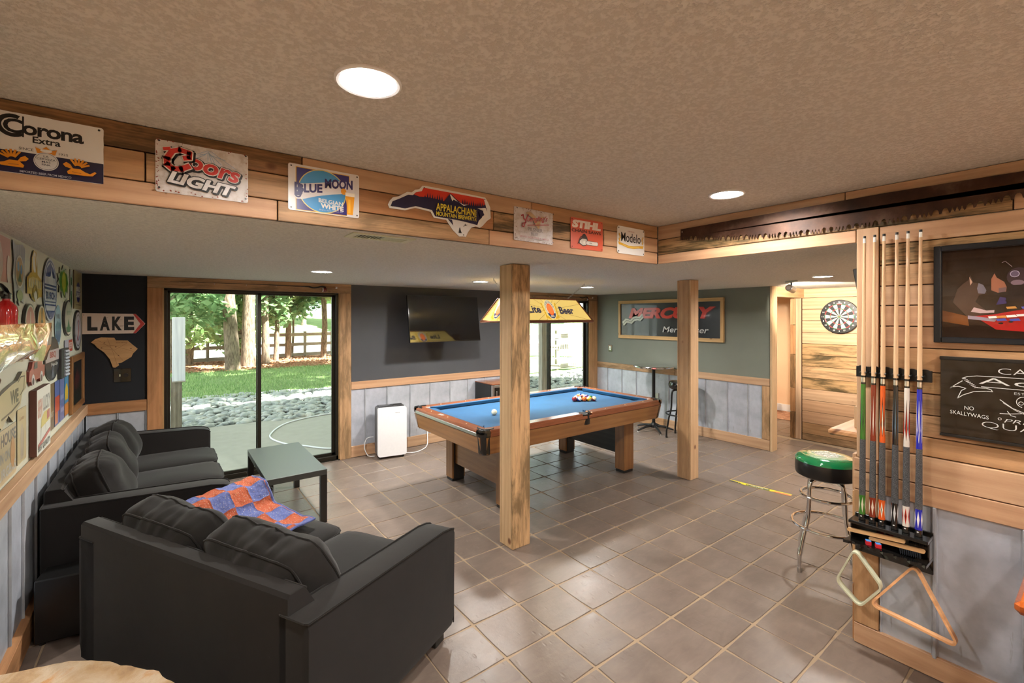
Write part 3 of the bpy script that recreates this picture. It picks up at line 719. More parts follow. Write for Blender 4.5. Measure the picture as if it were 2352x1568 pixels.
def couch(name, label, L, D, n, loc, rz, seed):
    t = thing(name, label, 'sofa', loc, rz, 'matching charcoal sofas')
    A = .165
    def loft(m, secs):
        k = len(secs[0]); V = [p for s_ in secs for p in s_]; F = []
        for i in range(len(secs)-1):
            for j in range(k): F.append([i*k+j, i*k+(j+1) % k, (i+1)*k+(j+1) % k, (i+1)*k+j])
        F.append(list(range(k-1, -1, -1))); F.append([(len(secs)-1)*k+j for j in range(k)]); m.faces(V, F, smooth=True)
    m = M(); m.box(.05, .06, .075, D-.03, L-.06, .31, .01); m.build('seat_base', 'sofa', t)
    # back: flat outer panel, chamfered inner side
    m = M(); y0, y1 = .115, L-.03
    prof = [(0, .07), (0, .715), (.012, .727), (.070, .727), (.080, .717), (.21, .50), (.21, .30), (.05, .07)]
    secs = []
    for y in (y0, y0+.006, (y0+y1)/2, y1-.006, y1):
        i = .004 if y in (y0, y1) else 0
        secs.append([(x+(i if x < .1 else -i), y, z-(i if z > .5 else -i)) for x, z in prof])
    loft(m, secs); m.build('back_frame', 'sofa', t)
    m = M(); m.tube([(.085, y0, .715), (.085, (y0+y1)/2, .716), (.085, y1, .715)], .0045, 6); m.build('back_piping', 'sofa', t)
    for side in (0, 1):
        m = M(); secs = []; top = []; outer = []
        xs = [.0, .004, .1, .3, .5, .7, D-.12, D-.05, D-.015, D]
        for x in xs:
            f = x/D; zt = .650-.035*f
            if x > D-.13: zt -= .028*((x-(D-.13))/.13)**2.2
            ins = .012 if x in (0, D) else 0
            fl = .012*(1-f)**1.5            # the arm flares outward to the front
            yo = fl*.8+ins; yi = A-.0-ins; zb = .075
            if x == D: zt -= .012
            pts = [(x, yi, zb), (x, yo+.02, zb), (x, yo+.004, zb+.06), (x, yo, zt-.02), (x, yo+.008, zt-.003), (x, yo+.02, zt), (x, yi-.02, zt), (x, yi-.004, zt-.004), (x, yi, zt-.02)]
            if side: pts = [(p[0], L-p[1], p[2]) for p in reversed(pts)]
            secs.append(pts); top.append((x, (L-yo-.006 if side else yo+.006), zt+.001)); outer.append((x, (L-yi+.006 if side else yi-.006), zt+.001))
        loft(m, secs[::-1] if not side else secs[::-1]); arm = m.build('arm', 'sofa', t, sharp=.45)
        m = M(); m.tube(top+[(D+.001, top[-1][1], .3), (D+.001, top[-1][1], .08)], .0045, 6); m.tube(outer, .0045, 6)
        m.tube([top[0], outer[0]], .0045, 6); m.build('piping', 'sofa', arm)
    w = (L-2*A)/n
    for i in range(n):
        pillow('seat_cushion', t, w-.006, .165, D-.19, (D/2+.115, A+w*(i+.5), .385), (0, 0, 0), e=7, wr=.006, seed=seed+i, n=10) if False else None
        c = (D/2+.125, A+w*(i+.5), .385)
        q = pillow('seat_cushion', t, w-.004, D-.20, .165, c, (0, -PI/2, 0), e=7.5, wr=.006, seed=seed+i*3, n=12)
        pillow('back_cushion', t, w+.02, .43, .30, (.215, A+w*(i+.5), .632), (random.uniform(-.05, .05), -.36, random.uniform(-.05, .05)), e=3.2, wr=.030, seed=seed+i*7+2, n=24, sag=.03)
    for fx in (.06, D-.12):
        for fy in (.05, L-.13): bx('foot', 'black_wood', t, fx, fy, 0, fx+.08, fy+.08, .076, .004)
    return t
couch('sofa', 'charcoal three-seat sofa along the left wall below the signs', 2.05, .92, 3, (-.565, 3.615, 0), 0, 11)
LR = math.radians(28.35)
couch('loveseat', 'charcoal two-seat loveseat seen from behind in the foreground', 1.58, .965, 2, (.40, 1.70, 0), LR, 37)
# quilt over the loveseat's far arm
t = thing('quilt', 'orange and blue patchwork quilt draped over the loveseat arm', 'quilt', (.40, 1.70, 0), LR)
path = [(1.61, .33), (1.605, .50), (1.595, .60), (1.55, .652), (1.47, .662), (1.40, .650), (1.36, .60), (1.32, .545), (1.22, .512), (1.06, .505), (.94, .500)]
pl = [0]
for a, b in zip(path[:-1], path[1:]): pl.append(pl[-1]+math.dist(a, b))
def qf(u, v):
    s_ = v*pl[-1]; k = 0
    while k < len(pl)-2 and pl[k+1] < s_: k += 1
    f = (s_-pl[k])/(pl[k+1]-pl[k]); y = path[k][0]+(path[k+1][0]-path[k][0])*f; z = path[k][1]+(path[k+1][1]-path[k][1])*f
    x = .235+.67*u-.04*v; 
    if x > .985: z -= (x-.985)*2.2*(1.0); x = .985+(x-.985)*.55
    w = noise.noise(Vector((x*6, y*6, 3)))*.016+.012*abs(math.sin(x*11+y*7))
    puff = .010*abs(math.sin(u*.74/.13*PI))*abs(math.sin(v*pl[-1]/.13*PI))
    return (x+(w*.3), y+w*.4*(v < .3), z+w+puff)
m = M(); m.grid(qf, 60, 70, uvf=lambda u, v: (u*.74/.128+.3, v*pl[-1]/.128+.4)); q = m.build('quilt_top', 'quilt', t, sharp=3)
m = M(); m.xf = Matrix.Translation((-.004, 0, -.012)); m.grid(qf, 24, 28, uvf=lambda u, v: (u*.74/.128+.3, v*pl[-1]/.128+.4)); m.build('backing', 'quilt', t, sharp=3)
m = M(); E_ = [qf(i/40, 0) for i in range(41)]+[qf(1, i/40) for i in range(1, 41)]+[qf(1-i/40, 1) for i in range(1, 41)]+[qf(0, 1-i/40) for i in range(1, 40)]
m.tube([(a, b, c-.004) for a, b, c in E_], .008, 6, closed=True); m.build('binding', 'quilt', t)

# black box by the sofa
t = thing('subwoofer', 'plain black box speaker on the floor between sofa and loveseat', 'speaker', (-.555, 3.42, 0), math.radians(-9))
m = M(); m.box(0, 0, .012, .30, .165, .345, .006); m.build('cabinet', 'black', t)
for x in (.03, .27):
    for y in (.02, .145): m = M(); m.lathe([(.014, 0), (.016, .012)], 12, x, y); m.build('foot', 'vinyl', t)

# coffee table
t = thing('coffee_table', 'low black-brown rectangular coffee table before the sliding door', 'table', (.856, 4.555, 0))
m = M(); m.box(-.229, -.525, .402, .229, .525, .45, .002); m.build('tabletop', plain('black_brown_foil', C(52, 56, 54), .42, spec=1.0), t)
for sx in (-1, 1):
    for sy in (-1, 1): bx('leg', 'black_wood', t, sx*.229-(.05 if sx > 0 else 0), sy*.525-(.05 if sy > 0 else 0), 0, sx*.229+(.05 if sx < 0 else 0), sy*.525+(.05 if sy < 0 else 0), .402, .002)

# ---------------------------------------------------------------- pool table
PT = thing('pool_table', 'oak veneer pool table with blue cloth behind the posts', 'pool table', (3.235, 3.73, 0))
a, b = 1.215, .655; ZP, ZT = .772, .81
rc = .062; cc = (a-.098, b-.098); sc = (0, b-.062)
def arc(cx, cy, r, a0, a1, n=8): return [(cx+r*math.cos(a0+(a1-a0)*i/n), cy+r*math.sin(a0+(a1-a0)*i/n)) for i in range(n+1)]
out = []
X1, Y1 = a-.075, b-.075
# counter-clockwise outline with notches for the six pockets
out += arc(-cc[0], -cc[1], rc, PI*.5, 0, 6)[::1] and []
def notch_corner(sx, sy):
    P = arc(cc[0], cc[1], rc, -PI/2-.25, -PI-(-.0)-.0+.0-.0, 0) if False else None
    pts = [(cc[0]+rc*math.cos(q), cc[1]+rc*math.sin(q)) for q in [(-PI/2+.35)-(k/8)*(PI*.5+.70) for k in range(9)]]
    pts = [(X1, pts[0][1])]+pts+[(pts[-1][0], Y1)]
    return [(sx*x, sy*y) for x, y in (pts if sx*sy > 0 else pts[::-1])]
def notch_side(sy):
    pts = [(rc*math.cos(q), b-.055+rc*math.sin(q)) for q in [-.15-(k/8)*(PI-.3) for k in range(9)]]
    pts = [(pts[0][0], Y1)]+pts+[(pts[-1][0], Y1)]
    return [(x, sy*y) for x, y in (pts if sy > 0 else pts[::-1])]
out = notch_corner(1, 1)+notch_side(1)+notch_corner(-1, 1)+notch_corner(-1, -1)+notch_side(-1)+notch_corner(1, -1)
m = M(); m.prism(out, .735, ZP); m.build('bed', 'felt', PT)
m = M(); m.box(-a+.05, -b+.05, .62, a-.05, b-.05, .66); m.build('under_frame', 'black', PT)
def rail_piece(x0, y0, x1, y1):
    m = M(); m.box(x0, y0, .752, x1, y1, ZT, .009); m.build('rail', 'rail_wood', PT)
g = .150
for sy in (-1, 1):
    for x0, x1 in ((-a+.085, -.062), (.062, a-.085)): rail_piece(x0, sy*(b-.105), x1, sy*b)
for sx in (-1, 1): rail_piece(sx*(a-.105), -b+.085, sx*a, b-.085)
def cushion(pts): m = M(); m.prism(pts, .780, ZT-.002); m.build('cushion', 'felt', PT)
for sy in (-1, 1):
    for sx in (-1, 1): cushion([(sx*.065, sy*(b-.104)), (sx*(a-.150), sy*(b-.104)), (sx*(a-.205), sy*(b-.156)), (sx*.085, sy*(b-.156))])
for sx in (-1, 1): cushion([(sx*(a-.104), -b+.150), (sx*(a-.104), b-.150), (sx*(a-.156), b-.205), (sx*(a-.156), -b+.205)])
def apron(p0, p1, nx, ny):
    """slanted side board between two corners; nx, ny is the outward direction"""
    m = M(); ux, uy = (p1[0]-p0[0]), (p1[1]-p0[1]); L = math.hypot(ux, uy); ux /= L; uy /= L
    m.xf = Matrix(((ux, nx, 0, p0[0]), (uy, ny, 0, p0[1]), (0, 0, 1, 0), (0, 0, 0, 1)))
    V = [(.045, -.004, .752), (L-.045, -.004, .752), (L-.065, -.030, .608), (.065, -.030, .608), (.045, -.024, .752), (L-.045, -.024, .752), (L-.065, -.05, .608), (.065, -.05, .608)]
    F = [[0, 3, 2, 1], [4, 5, 6, 7], [0, 1, 5, 4], [3, 7, 6, 2], [0, 4, 7, 3], [1, 2, 6, 5]]
    o_ = random.uniform(0, 9); U = [[(V[i][0]+o_, V[i][2]+V[i][1]) for i in f] for f in F]
    m.faces(V, F, None, False, U); m.build('apron', 'walnut', PT)
    m = M(); m.xf = Matrix(((ux, nx, 0, p0[0]), (uy, ny, 0, p0[1]), (0, 0, 1, 0), (0, 0, 0, 1))); m.box(.08, -.012, .757, L-.08, .004, .786, .003); m.build('edge_band', 'steel' if nx < 0 else 'rail_wood', PT)
apron((-a, -b), (a, -b), 0, -1); apron((-a, b), (a, b), 0, 1); apron((-a, -b), (-a, b), -1, 0); apron((a, -b), (a, b), 1, 0)
for sx in (-1, 1):
    for sy in (-1, 1):
        m = M(); m.xf = Matrix.Diagonal((sx, sy, 1, 1)) if sx*sy > 0 else Matrix.Diagonal((sx, sy, 1, 1))
        def ring_(r, z, ins): return [(a-.075-ins+(r)*math.cos(q)*.075/.075, b-.075-ins+r*math.sin(q), z) for q in [PI/2*k/8 for k in range(9)]]
        lv = [(.080, .825-.012, 0), (.084, .80, 0), (.084, .775, 0), (.072, .755, 0), (.070, .62, .016), (.060, .600, .020), (.02, .594, .024)]
        V = []; F = []
        for r, z, i_ in lv: V += ring_(r, z, i_)
        for i in range(len(lv)-1):
            for k in range(8): F.append([i*9+k, (i+1)*9+k, (i+1)*9+k+1, i*9+k+1])
        V.append((a-.075, b-.075, .812)); F += [[len(V)-1, k, k+1] for k in range(8)]
        if sx*sy < 0: F = [f[::-1] for f in F]
        m.faces(V, F, smooth=True); m.build('corner_cap', 'black_gloss', PT, sharp=.7)
        m = M(); m.tube([(sx*(cc[0]+rc*1.05*math.cos(q)), sy*(cc[1]+rc*1.05*math.sin(q)), ZT+.002) for q in [-.62+k/14*(PI/2+1.24) for k in range(15)]], .0075, 8); m.build('pocket_rim', 'black', PT)
        m = M(); m.lathe([(rc-.002, .70), (rc, .80)], 20, sx*cc[0], sy*cc[1]); m.build('pocket', 'black', PT)
for sy in (-1, 1):
    m = M(); m.tube([(.062*math.cos(q), sy*(b-.055+.05*math.sin(q)), ZT+.003) for q in [-.1+k/14*(PI+.2) for k in range(15)]], .006, 8); m.build('pocket_rim', 'black', PT)
    m = M(); m.lathe([(rc-.004, .70), (rc-.002, .80)], 20, 0, sy*(b-.055)); m.build('pocket', 'black', PT)
    bx('side_bracket', 'black', PT, -.012, sy*(b+.001), .752, .012, sy*(b+.006), ZT+.004, .002)
for px_, py_ in [(-a+k*2*a/8, sy*(b-.052)) for sy in (-1, 1) for k in (1, 2, 3, 5, 6, 7)]+[(sx*(a-.052), -b+k*2*b/4) for sx in (-1, 1) for k in (1, 2, 3)]:
    m = M(); m.lathe([(.006, ZT-.0005), (.005, ZT+.0012)], 10, px_, py_); m.build('sight', 'ivory', PT)
s = Sheet(Matrix.Translation((-a+.052, .13, ZT+.0005)) @ Matrix.Rotation(-PI/2, 4, 'Z')); s.poly(rrect(.085, .032, .006), C(180, 180, 176)); s.text('Brunswick', -.036, -.009, .036, .010, C(20, 20, 24), .01); s.build('name_plate', 'enamel', PT)
lx = ((2.40-3.235, 2.555-3.235), (4.04-3.235, 4.20-3.235)); ly = ((3.295-3.73, 3.43-3.73), (4.225-3.73, 4.36-3.73))
for i, (x0, x1) in enumerate(lx):
    for j, (y0, y1) in enumerate(ly):
        m = M(); m.box(x0, y0, .03, x1, y1, .64, .004, 2); lg = m.build('leg', 'walnut', PT)
        yi = y1 if j == 0 else y0; s_ = 1 if j == 0 else -1
        bx('inner_face', 'black_wood', lg, x0+.018, yi, .03, x1-.018, yi+s_*.006, .62, .001)
        bx('foot', 'black', lg, x0+.006, y0+.006, 0, x1-.006, y1-.006, .031, .004)
for i, (x0, x1) in enumerate(((-.80, -.745), (.865, .92))):
    m = M(); m.box(x0, ly[0][1], .19, x1, ly[1][0], .64, .002, 1); p = m.build('end_panel', 'walnut', PT)
    xi = x1 if i == 0 else x0; bx('inner_face', 'black_wood', p, xi, ly[0][1]+.002, .19, xi+(.005 if i == 0 else -.005), ly[1][0]-.002, .63, .001)

BALLS = [('yellow', C(222, 176, 30)), ('blue', C(20, 50, 140)), ('red', C(186, 26, 24)), ('purple', C(70, 24, 100)), ('orange', C(224, 96, 20)), ('green', C(16, 92, 50)), ('maroon', C(120, 16, 24)), ('black', C(14, 14, 14))]
def ball(x, y, col, stripe, label, plainw=False):
    t = thing('pool_ball', label, 'pool ball', (x, y, ZP+.0286), 0, 'pool balls on the table', rot=(random.uniform(-1, 1), random.uniform(-1, 1), random.uniform(0, 6)))
    R = .0286; n = 20; m = M(); pr = []; cl = []
    for i in range(n+1):
        q = -PI/2+PI*i/n; pr.append((max(R*math.cos(q), .00002), R*math.sin(q)))
        if i < n: cl.append(col if (not stripe or abs(q+PI/n/2) < .5) else C(226, 216, 178))
    m.lathe(pr, 24, cols=cl); m.build('shell', 'gloss', t)
    if not plainw:
        for s_ in (-1, 1):
            m = M()
            V = [(.0112*math.cos(2*PI*k/16), s_*.02655, .0112*math.sin(2*PI*k/16)) for k in range(16)]; m.faces(V, [list(range(16)) if s_ < 0 else list(range(15, -1, -1))], C(226, 216, 178))
            m.build('number_spot', 'gloss', t)
order = [6, 9, 12, 4, 7, 2, 8, 3, 10, 0, 14, 5, 11, 13, 1]
k = 0
for r in range(5):
    for c in range(r+1):
        i = order[k]; k += 1; nm, col = BALLS[i if i < 8 else i-8]
        lab = 'solid %s pool ball in the racked triangle' % nm if i < 8 else 'white pool ball with %s stripe in the racked triangle' % nm
        ball(3.70+r*.0497, 3.73+(c-r/2)*.0574, col, i > 7, lab)
ball(2.565, 3.69, C(232, 226, 196), False, 'white cue ball left of the nearer post', True)

# lamp over the pool table
LP = thing('billiard_lamp', 'long amber stained-glass beer lamp hanging over the pool table', 'lamp', (3.235, 3.81, 1.68))
bt = (.580, .25); tp = (.455, .115); zb_, zt_ = .012, .245
cb = [(-bt[0], -bt[1], zb_), (bt[0], -bt[1], zb_), (bt[0], bt[1], zb_), (-bt[0], bt[1], zb_)]; ct = [(-tp[0], -tp[1], zt_), (tp[0], -tp[1], zt_), (tp[0], tp[1], zt_), (-tp[0], tp[1], zt_)]
AMB = C(214, 186, 104); DRK = C(52, 50, 66); GLD = C(196, 156, 40)
for i in range(4):
    j = (i+1) % 4; B0, B1, T0, T1 = Vector(cb[i]), Vector(cb[j]), Vector(ct[i]), Vector(ct[j])
    u = (B1-B0).normalized(); mid = (B0+B1)/2; upv = ((T0+T1)/2-mid); H = upv.length; n_ = u.cross(upv.normalized())
    s = Sheet(frame_xf(mid, u, n_)); hb = (B1-B0).length/2; ht = (T1-T0).length/2
    s.poly([(-hb, 0), (hb, 0), (ht, H), (-ht, H)], AMB)
    nr = 16 if i % 2 == 0 else 8
    for k in range(nr):
        q = 2*PI*(k+.4)/nr; dx, dy = math.cos(q), math.sin(q)
        tt = 9
        for (X, Y, bound) in ((0, 0, 0),):
            if dy > 0: tt = min(tt, (H-.002-H*.5)/dy)
            if dy < 0: tt = min(tt, (H*.5-.002)/-dy)
            sl_ = (hb-ht)/H
            if abs(dx) > 1e-4: tt = min(tt, (hb-sl_*H*.5-.004)/(abs(dx)+sl_*dy)) if abs(dx)+sl_*dy > 0 else tt
        s.line([(dx*.05, H*.5+dy*.05), (dx*tt, H*.5+dy*tt)], .0028, C(110, 84, 30))
    if i % 2 == 0:
        s.text('Lite', -.30, H*.34, -.13, H*.68, DRK, .035); s.text('Beer', .13, H*.30, .34, H*.64, DRK, .035)
    for sx in (-1, 1):
        for kk_ in range(5): s.ell(sx*(.078+.004*kk_), H*(.22+.13*kk_), .012, .018, GLD, 10)
        for kk_ in range(3): s.ell(sx*(.045+.018*kk_), H*.12+.006*kk_, .013, .016, GLD, 10)
    s.ell(0, H*.5, .070, H*.44, C(206, 196, 150)); s.ell(0, H*.5, .064, H*.405, C(60, 60, 90)); s.ell(0, H*.5, .062, H*.39, C(200, 192, 160)); 
    s.poly([(.062*math.cos(q), H*.5+H*.39*math.sin(q)) for q in [-PI*.85+k*PI*.7/10 for k in range(11)]], C(50, 56, 90))
    s.ell(0, H*.5, .041, H*.27, C(226, 92, 34)); s.ell(0, H*.5, .034, H*.22, C(240, 122, 60))
    for q, ch in zip([PI*.5+(3.5-k_)*.36 for k_ in range(8)], 'APILSNER'): s.text(ch, .052*math.cos(q)-.006, H*.5+H*.33*math.sin(q)-.007, .052*math.cos(q)+.006, H*.5+H*.33*math.sin(q)+.007, C(60, 50, 60), .02, rot=q-PI/2)
    s.text('BEER', -.024, H*.155, .024, H*.225, C(226, 214, 180), .02)
    s.build('glass_panel', 'backlit', LP)
m = M(); m.poly([ct[0], ct[1], ct[2], ct[3]]); m.build('top_panel', 'matte', LP)
m = M(); fr_c = None
m.tube([(x, y, 0.006) for x, y, z in cb], .016, 8, closed=True); m.build('lower_frame', 'chrome_bronze' if 'chrome_bronze' in MAT else 'rail_wood', LP)
m = M(); m.tube([(x, y, z) for x, y, z in ct], .009, 8, closed=True)
for p_, q_ in zip(cb, ct): m.tube([p_, q_], .009, 8)
m.build('upper_frame', 'rail_wood', LP)
for k, (hx, hy) in enumerate(((2.655, 3.83), (3.92, 3.79))):
    t = thing('hanging_chain', ('thin chain from the ceiling to the left end of the amber lamp', 'thin chain and hook from the ceiling to the right end of the amber lamp')[k], 'chain', (hx, hy, HL), 0, None)
    e = Vector((2.80 if k == 0 else 3.66, 3.81, 1.935))-Vector((hx, hy, HL)); N = 9
    m = M(); m.tube([(0, 0, 0), (0, 0, -.018), (.008, 0, -.026), (.012, 0, -.018)], .0025, 6); m.build('hook', 'steel', t)
    for i in range(N):
        c0 = e*(i+.5)/N+Vector((0, 0, -.02*(1-i/N))); d = e.normalized(); sd = Vector((0, 1, 0)) if i % 2 else d.cross(Vector((0, 1, 0))).normalized()
        m = M(); h_ = e.length/N*.66; m.tube([c0+d*h_*math.cos(q)+sd*.0075*math.sin(q) for q in [2*PI*z_/12 for z_ in range(12)]], .0018, 5, closed=True); m.build('chain_link', 'steel', t)
for k, dx in enumerate((-.25, .25)):
    L = bpy.data.lights.new('lamp_bulb', 'AREA'); L.shape = 'DISK'; L.size = .14; L.energy = 5; L.color = (1, .88, .66); L.spread = math.radians(130)
    o = bpy.data.objects.new('lamp_bulb', L); COL.objects.link(o); o.location = (3.235+dx, 3.81, 1.76)
    bb = M(); bb.lathe([(.0001, -.035), (.02, -.03), (.03, -.01), (.028, .012), (.014, .04), (.013, .06)], 16, dx, 0, .09); bb.build('bulb', 'glow', LP)

# television
TV = thing('television', 'switched-off flat television on a wall arm above the tin wainscot', 'television', (2.93, 5.335, 1.71), 0, rot=(math.radians(-8.5), 0, 0))
m = M(); m.box(-.52, 0, -.302, .52, .035, .302, .004); m.build('housing', 'black_gloss', TV)
m = M(); m.box(-.512, -.003, -.286, .512, .001, .294, .001); m.build('screen', 'screen', TV)
m = M(); m.box(-.30, .035, -.2, .30, .07, .15, .01); m.build('back_cover', 'black', TV)
m = M(); m.box(-.10, .07, -.10, .10, .09, .10, .003); m.tube([(0, .09, 0), (-.16, .20, .02), (.0, .345, .06)], .02, 8); m.box(-.05, .33, -.05, .05, .345, .10, .003); m.build('wall_arm', 'black_metal', TV)
m = M(); m.tube([(-.1, .05, .25), (-.06, .2, .33), (.0, .27, .40)], .004, 6); m.build('cable', 'black', TV)

# mini fridge
FR = thing('wine_fridge', 'small black drinks fridge with steel framed glass door behind the pool table', 'fridge', (3.61, 5.235, 0))
m = M(); m.box(0, .03, .02, .45, .45, .785, .004); m.build('cabinet', 'black', FR)
m = M(); m.box(-.003, .0, .785, .453, .45, .797, .002, 0); m.build('top', 'rail_wood', FR)
m = M()
for q in ((0, 0, .03, .035, .03, .78), (.415, 0, .03, .45, .03, .78), (.035, 0, .745, .415, .03, .78), (.035, 0, .03, .415, .03, .065)): m.box(*q, .002)
d = m.build('door_frame', 'steel', FR); bx('door_glass', 'screen', d, .035, .008, .065, .415, .02, .745, 0); bx('handle', 'steel', d, .05, -.03, .5, .062, -.018, .7, .003)
for x in (.03, .40):
    for y in (.06, .40): bx('foot', 'black', FR, x, y, 0, x+.03, y+.03, .02, 0)

# dehumidifier
DH = thing('dehumidifier', 'white portable dehumidifier with grey side standing below the tin wainscot', 'dehumidifier', (2.045, 5.41, 0), math.radians(-10))
def body(u, v): pass
m = M(); w, d_, h = .35, .20, .625
def shell(x0, x1, y0, y1, z0, z1, r, name, mat, tilt=0):
    m = M(); P = rrect(x1-x0, z1-z0, r, 6, (x0+x1)/2, (z0+z1)/2); m.xf = Matrix(((1, 0, 0, 0), (0, 0, 1, 0), (0, 1, 0, 0), (0, 0, 0, 1)))
    m.prism([(x, z) for x, z in P], y0, y1); 
    m.f = [list(reversed(f)) for f in m.f]; m.uv = [list(reversed(f)) for f in m.uv]
    return m.build(name, mat, DH)
shell(.0, w, -.01, .045, .03, h, .03, 'front_shell', 'white_plastic')
shell(.0, w-.0, .0455, .20, .03, h-.002, .03, 'rear_shell', plain('grey_shell', C(96, 96, 96), .4))
m = M(); m.box(.02, .03, h-.008, w-.02, .17, h+.012, .008); m.build('top_panel', plain('dark_grey_panel', C(44, 44, 46), .3), DH)
m = M()
for k in range(6): m.box(.17, .135+.0-.012*k, h+.012, w-.04, .139-.012*k, h+.016)
m.build('vent_louvers', 'black', DH)
m = M(); m.box(.13, .05, h+.012, .2, .075, h+.016, .003); m.build('display', 'black_gloss', DH)
s = Sheet(frame_xf((.235, -.0105, h-.07), (1, 0, 0), (0, -1, 0))); s.text('Hisense', -.028, -.004, .028, .006, C(90, 90, 96), .01); s.build('lettering', 'matte', DH)
for x in (.04, w-.04):
    for y in (.02, .16): m = M(); m.tube([(x-.01, y, .015), (x+.01, y, .015)], .015, 12); m.build('caster', 'black', DH)
t = thing('drain_hose', 'white cord looping from the dehumidifier across the floor', 'cord', (0, 0, 0))
m = M(); P = [(2.06, 5.60, .24), (1.99, 5.64, .22), (1.955, 5.62, .12), (1.98, 5.56, .03), (2.06, 5.56, .008)]
def smooth(P, n=8):
    P = [Vector(p) for p in P]; Q = []
    for i in range(len(P)-1):
        p0, p1, p2, p3 = P[max(i-1, 0)], P[i], P[i+1], P[min(i+2, len(P)-1)]
        for k in range(n):
            t_ = k/n; Q.append(.5*((2*p1)+(-p0+p2)*t_+(2*p0-5*p1+4*p2-p3)*t_*t_+(-p0+3*p1-3*p2+p3)*t_**3))
    return Q+[P[-1]]
m.tube(smooth(P), .005, 8); m.build('hose_loop', 'white_plastic', t)
m = M(); m.tube(smooth([(2.36, 5.52, .01), (2.52, 5.42, .007), (2.70, 5.50, .007), (2.80, 5.60, .03), (2.83, 5.66, .14), (2.84, 5.685, .26)]), .006, 8); m.build('hose_run', 'white_plastic', t)

# ---------------------------------------------------------------- pub table and the black stool by it
PB = thing('pub_table', 'tall round pub table with chrome edge against the grey-green wall', 'table', (5.92, 4.27, 0))
m = M(); m.lathe([(.0001, .967), (.285, .967), (.300, .972), (.303, .986), (.298, .995), (.292, .997)], 48); m.build('table_edge', 'chrome', PB)
s = Sheet(Matrix.Translation((0, 0, .9965))); s.ell(0, 0, .294, .294, C(44, 42, 42), 40); s.ring(0, 0, .17, .215, C(140, 40, 34), 40); s.ring(0, 0, .06, .075, C(120, 116, 110), 30); s.build('printed_top', 'gloss', PB)
s = Sheet(frame_xf((-.245, -.185, .981), (.6, -.8, 0), (-.8, -.6, 0)), z=.001); s.rect(-.028, -.011, .028, .011, C(176, 44, 40)); s.text('KING', -.02, -.006, .02, .006, WHITE, .03); s.build('edge_badge', 'gloss', PB)
m = M(); m.lathe([(.024, .08), (.024, .93), (.09, .955), (.09, .966)], 24); m.build('column', 'black_metal', PB)
m = M(); m.lathe([(.055, .06), (.055, .10), (.03, .13)], 20); m.build('hub', 'black_metal', PB)
for k in range(5):
    q = 2*PI*k/5+.35; c, s_ = math.cos(q), math.sin(q)
    m = M(); m.tube([(c*.03, s_*.03, .085), (c*.15, s_*.15, .075), (c*.285, s_*.285, .035)], [.022, .018, .012], 8); lg = m.build('leg', 'black_metal', PB)
    m = M(); m.lathe([(.022, 0), (.022, .012), (.008, .016), (.006, .03)], 14, c*.28, s_*.28); m.build('glide', 'chrome', lg)

def bar_stool(label, loc, rz, seat_h, legmat, rings, top, name='bar_stool', r_top=.145, r_bot=.205, splay=.33):
    t = thing(name, label, 'stool', loc, rz)
    for k in range(4):
        q = PI/4+PI/2*k; c, s_ = math.cos(q), math.sin(q); zs = seat_h
        P = smooth([(c*.03, s_*.03, zs-.02), (c*(r_top-.04), s_*(r_top-.04), zs-.02), (c*r_top, s_*r_top, zs-.06), (c*(r_top+.01), s_*(r_top+.01), zs*.62), (c*(r_top+.03), s_*(r_top+.03), splay), (c*(r_top+.045), s_*(r_top+.045), splay-.04), (c*r_bot*1.05, s_*r_bot*1.05, .14), (c*r_bot*1.1, s_*r_bot*1.1, .10), (c*r_bot*1.1, s_*r_bot*1.1, .01)], 5)
        m = M(); m.tube(P, .0125, 12); lg = m.build('leg', legmat, t)
        m = M(); m.lathe([(.015, 0), (.016, .02), (.013, .03)], 14, c*r_bot*1.1, s_*r_bot*1.1); m.build('foot_cap', 'black' if legmat != 'chrome' else 'steel', lg)
    for (rr, zz) in rings:
        m = M(); m.tube([(rr*math.cos(2*PI*k/48), rr*math.sin(2*PI*k/48), zz) for k in range(48)], .0105, 10, closed=True); m.build('foot_ring', legmat, t)
    top(t)
    return t
def seat_black(t):
    m = M(); m.lathe([(.0001, .70), (.16, .70), (.178, .715), (.188, .745), (.188, .775), (.176, .80), (.14, .812), (.0001, .815)], 40); st = m.build('seat', 'black_gloss', t)
    s = Sheet(frame_xf((-.03, -.19, .758), (1, -.12, 0), (-.12, -1, 0))); s.ell(0, 0, .032, .020, C(210, 60, 20), 20); s.build('seat_emblem', 'gloss', st)
bar_stool('black round bar stool with orange emblem half hidden behind the right post', (5.93, 3.80, 0), .2, .70, 'black_metal', [(.215, .34)], seat_black)
def seat_green(t):
    m = M(); m.lathe([(.0001, .635), (.165, .635), (.182, .645), (.185, .66), (.185, .735), (.18, .745)], 48); m.build('seat_side', 'vinyl', t)
    GR = C(24, 128, 74); m = M(); cols = [GR, GR, GR, GR, C(60, 150, 96), C(150, 196, 160), C(196, 214, 196), C(186, 206, 186)]
    m.lathe([(.186, .738), (.184, .752), (.172, .766), (.155, .772), (.135, .776), (.115, .779), (.07, .782), (.0001, .783)][:], 48, cols=cols[:7]); st = m.build('seat_cushion', 'gloss', t)
    s = Sheet(Matrix.Translation((0, 0, .7835)) @ Matrix.Rotation(2.2, 4, 'Z'))
    s.text('FIRST', -.03, .052, .055, .075, WHITE, .02); s.text('LUCK', -.075, .012, .06, .045, WHITE, .03); s.text('O THE', -.075, -.030, .06, .004, WHITE, .03); s.text('IRISH', -.06, -.07, .06, -.038, WHITE, .03); s.build('seat_lettering', 'matte', t)
bar_stool('chrome bar stool with green and black padded seat beside the cue wall', (3.64, 1.22, 0), .35, .635, 'chrome', [(.150, .50), (.205, .30)], seat_green, r_top=.135, r_bot=.20, splay=.30)

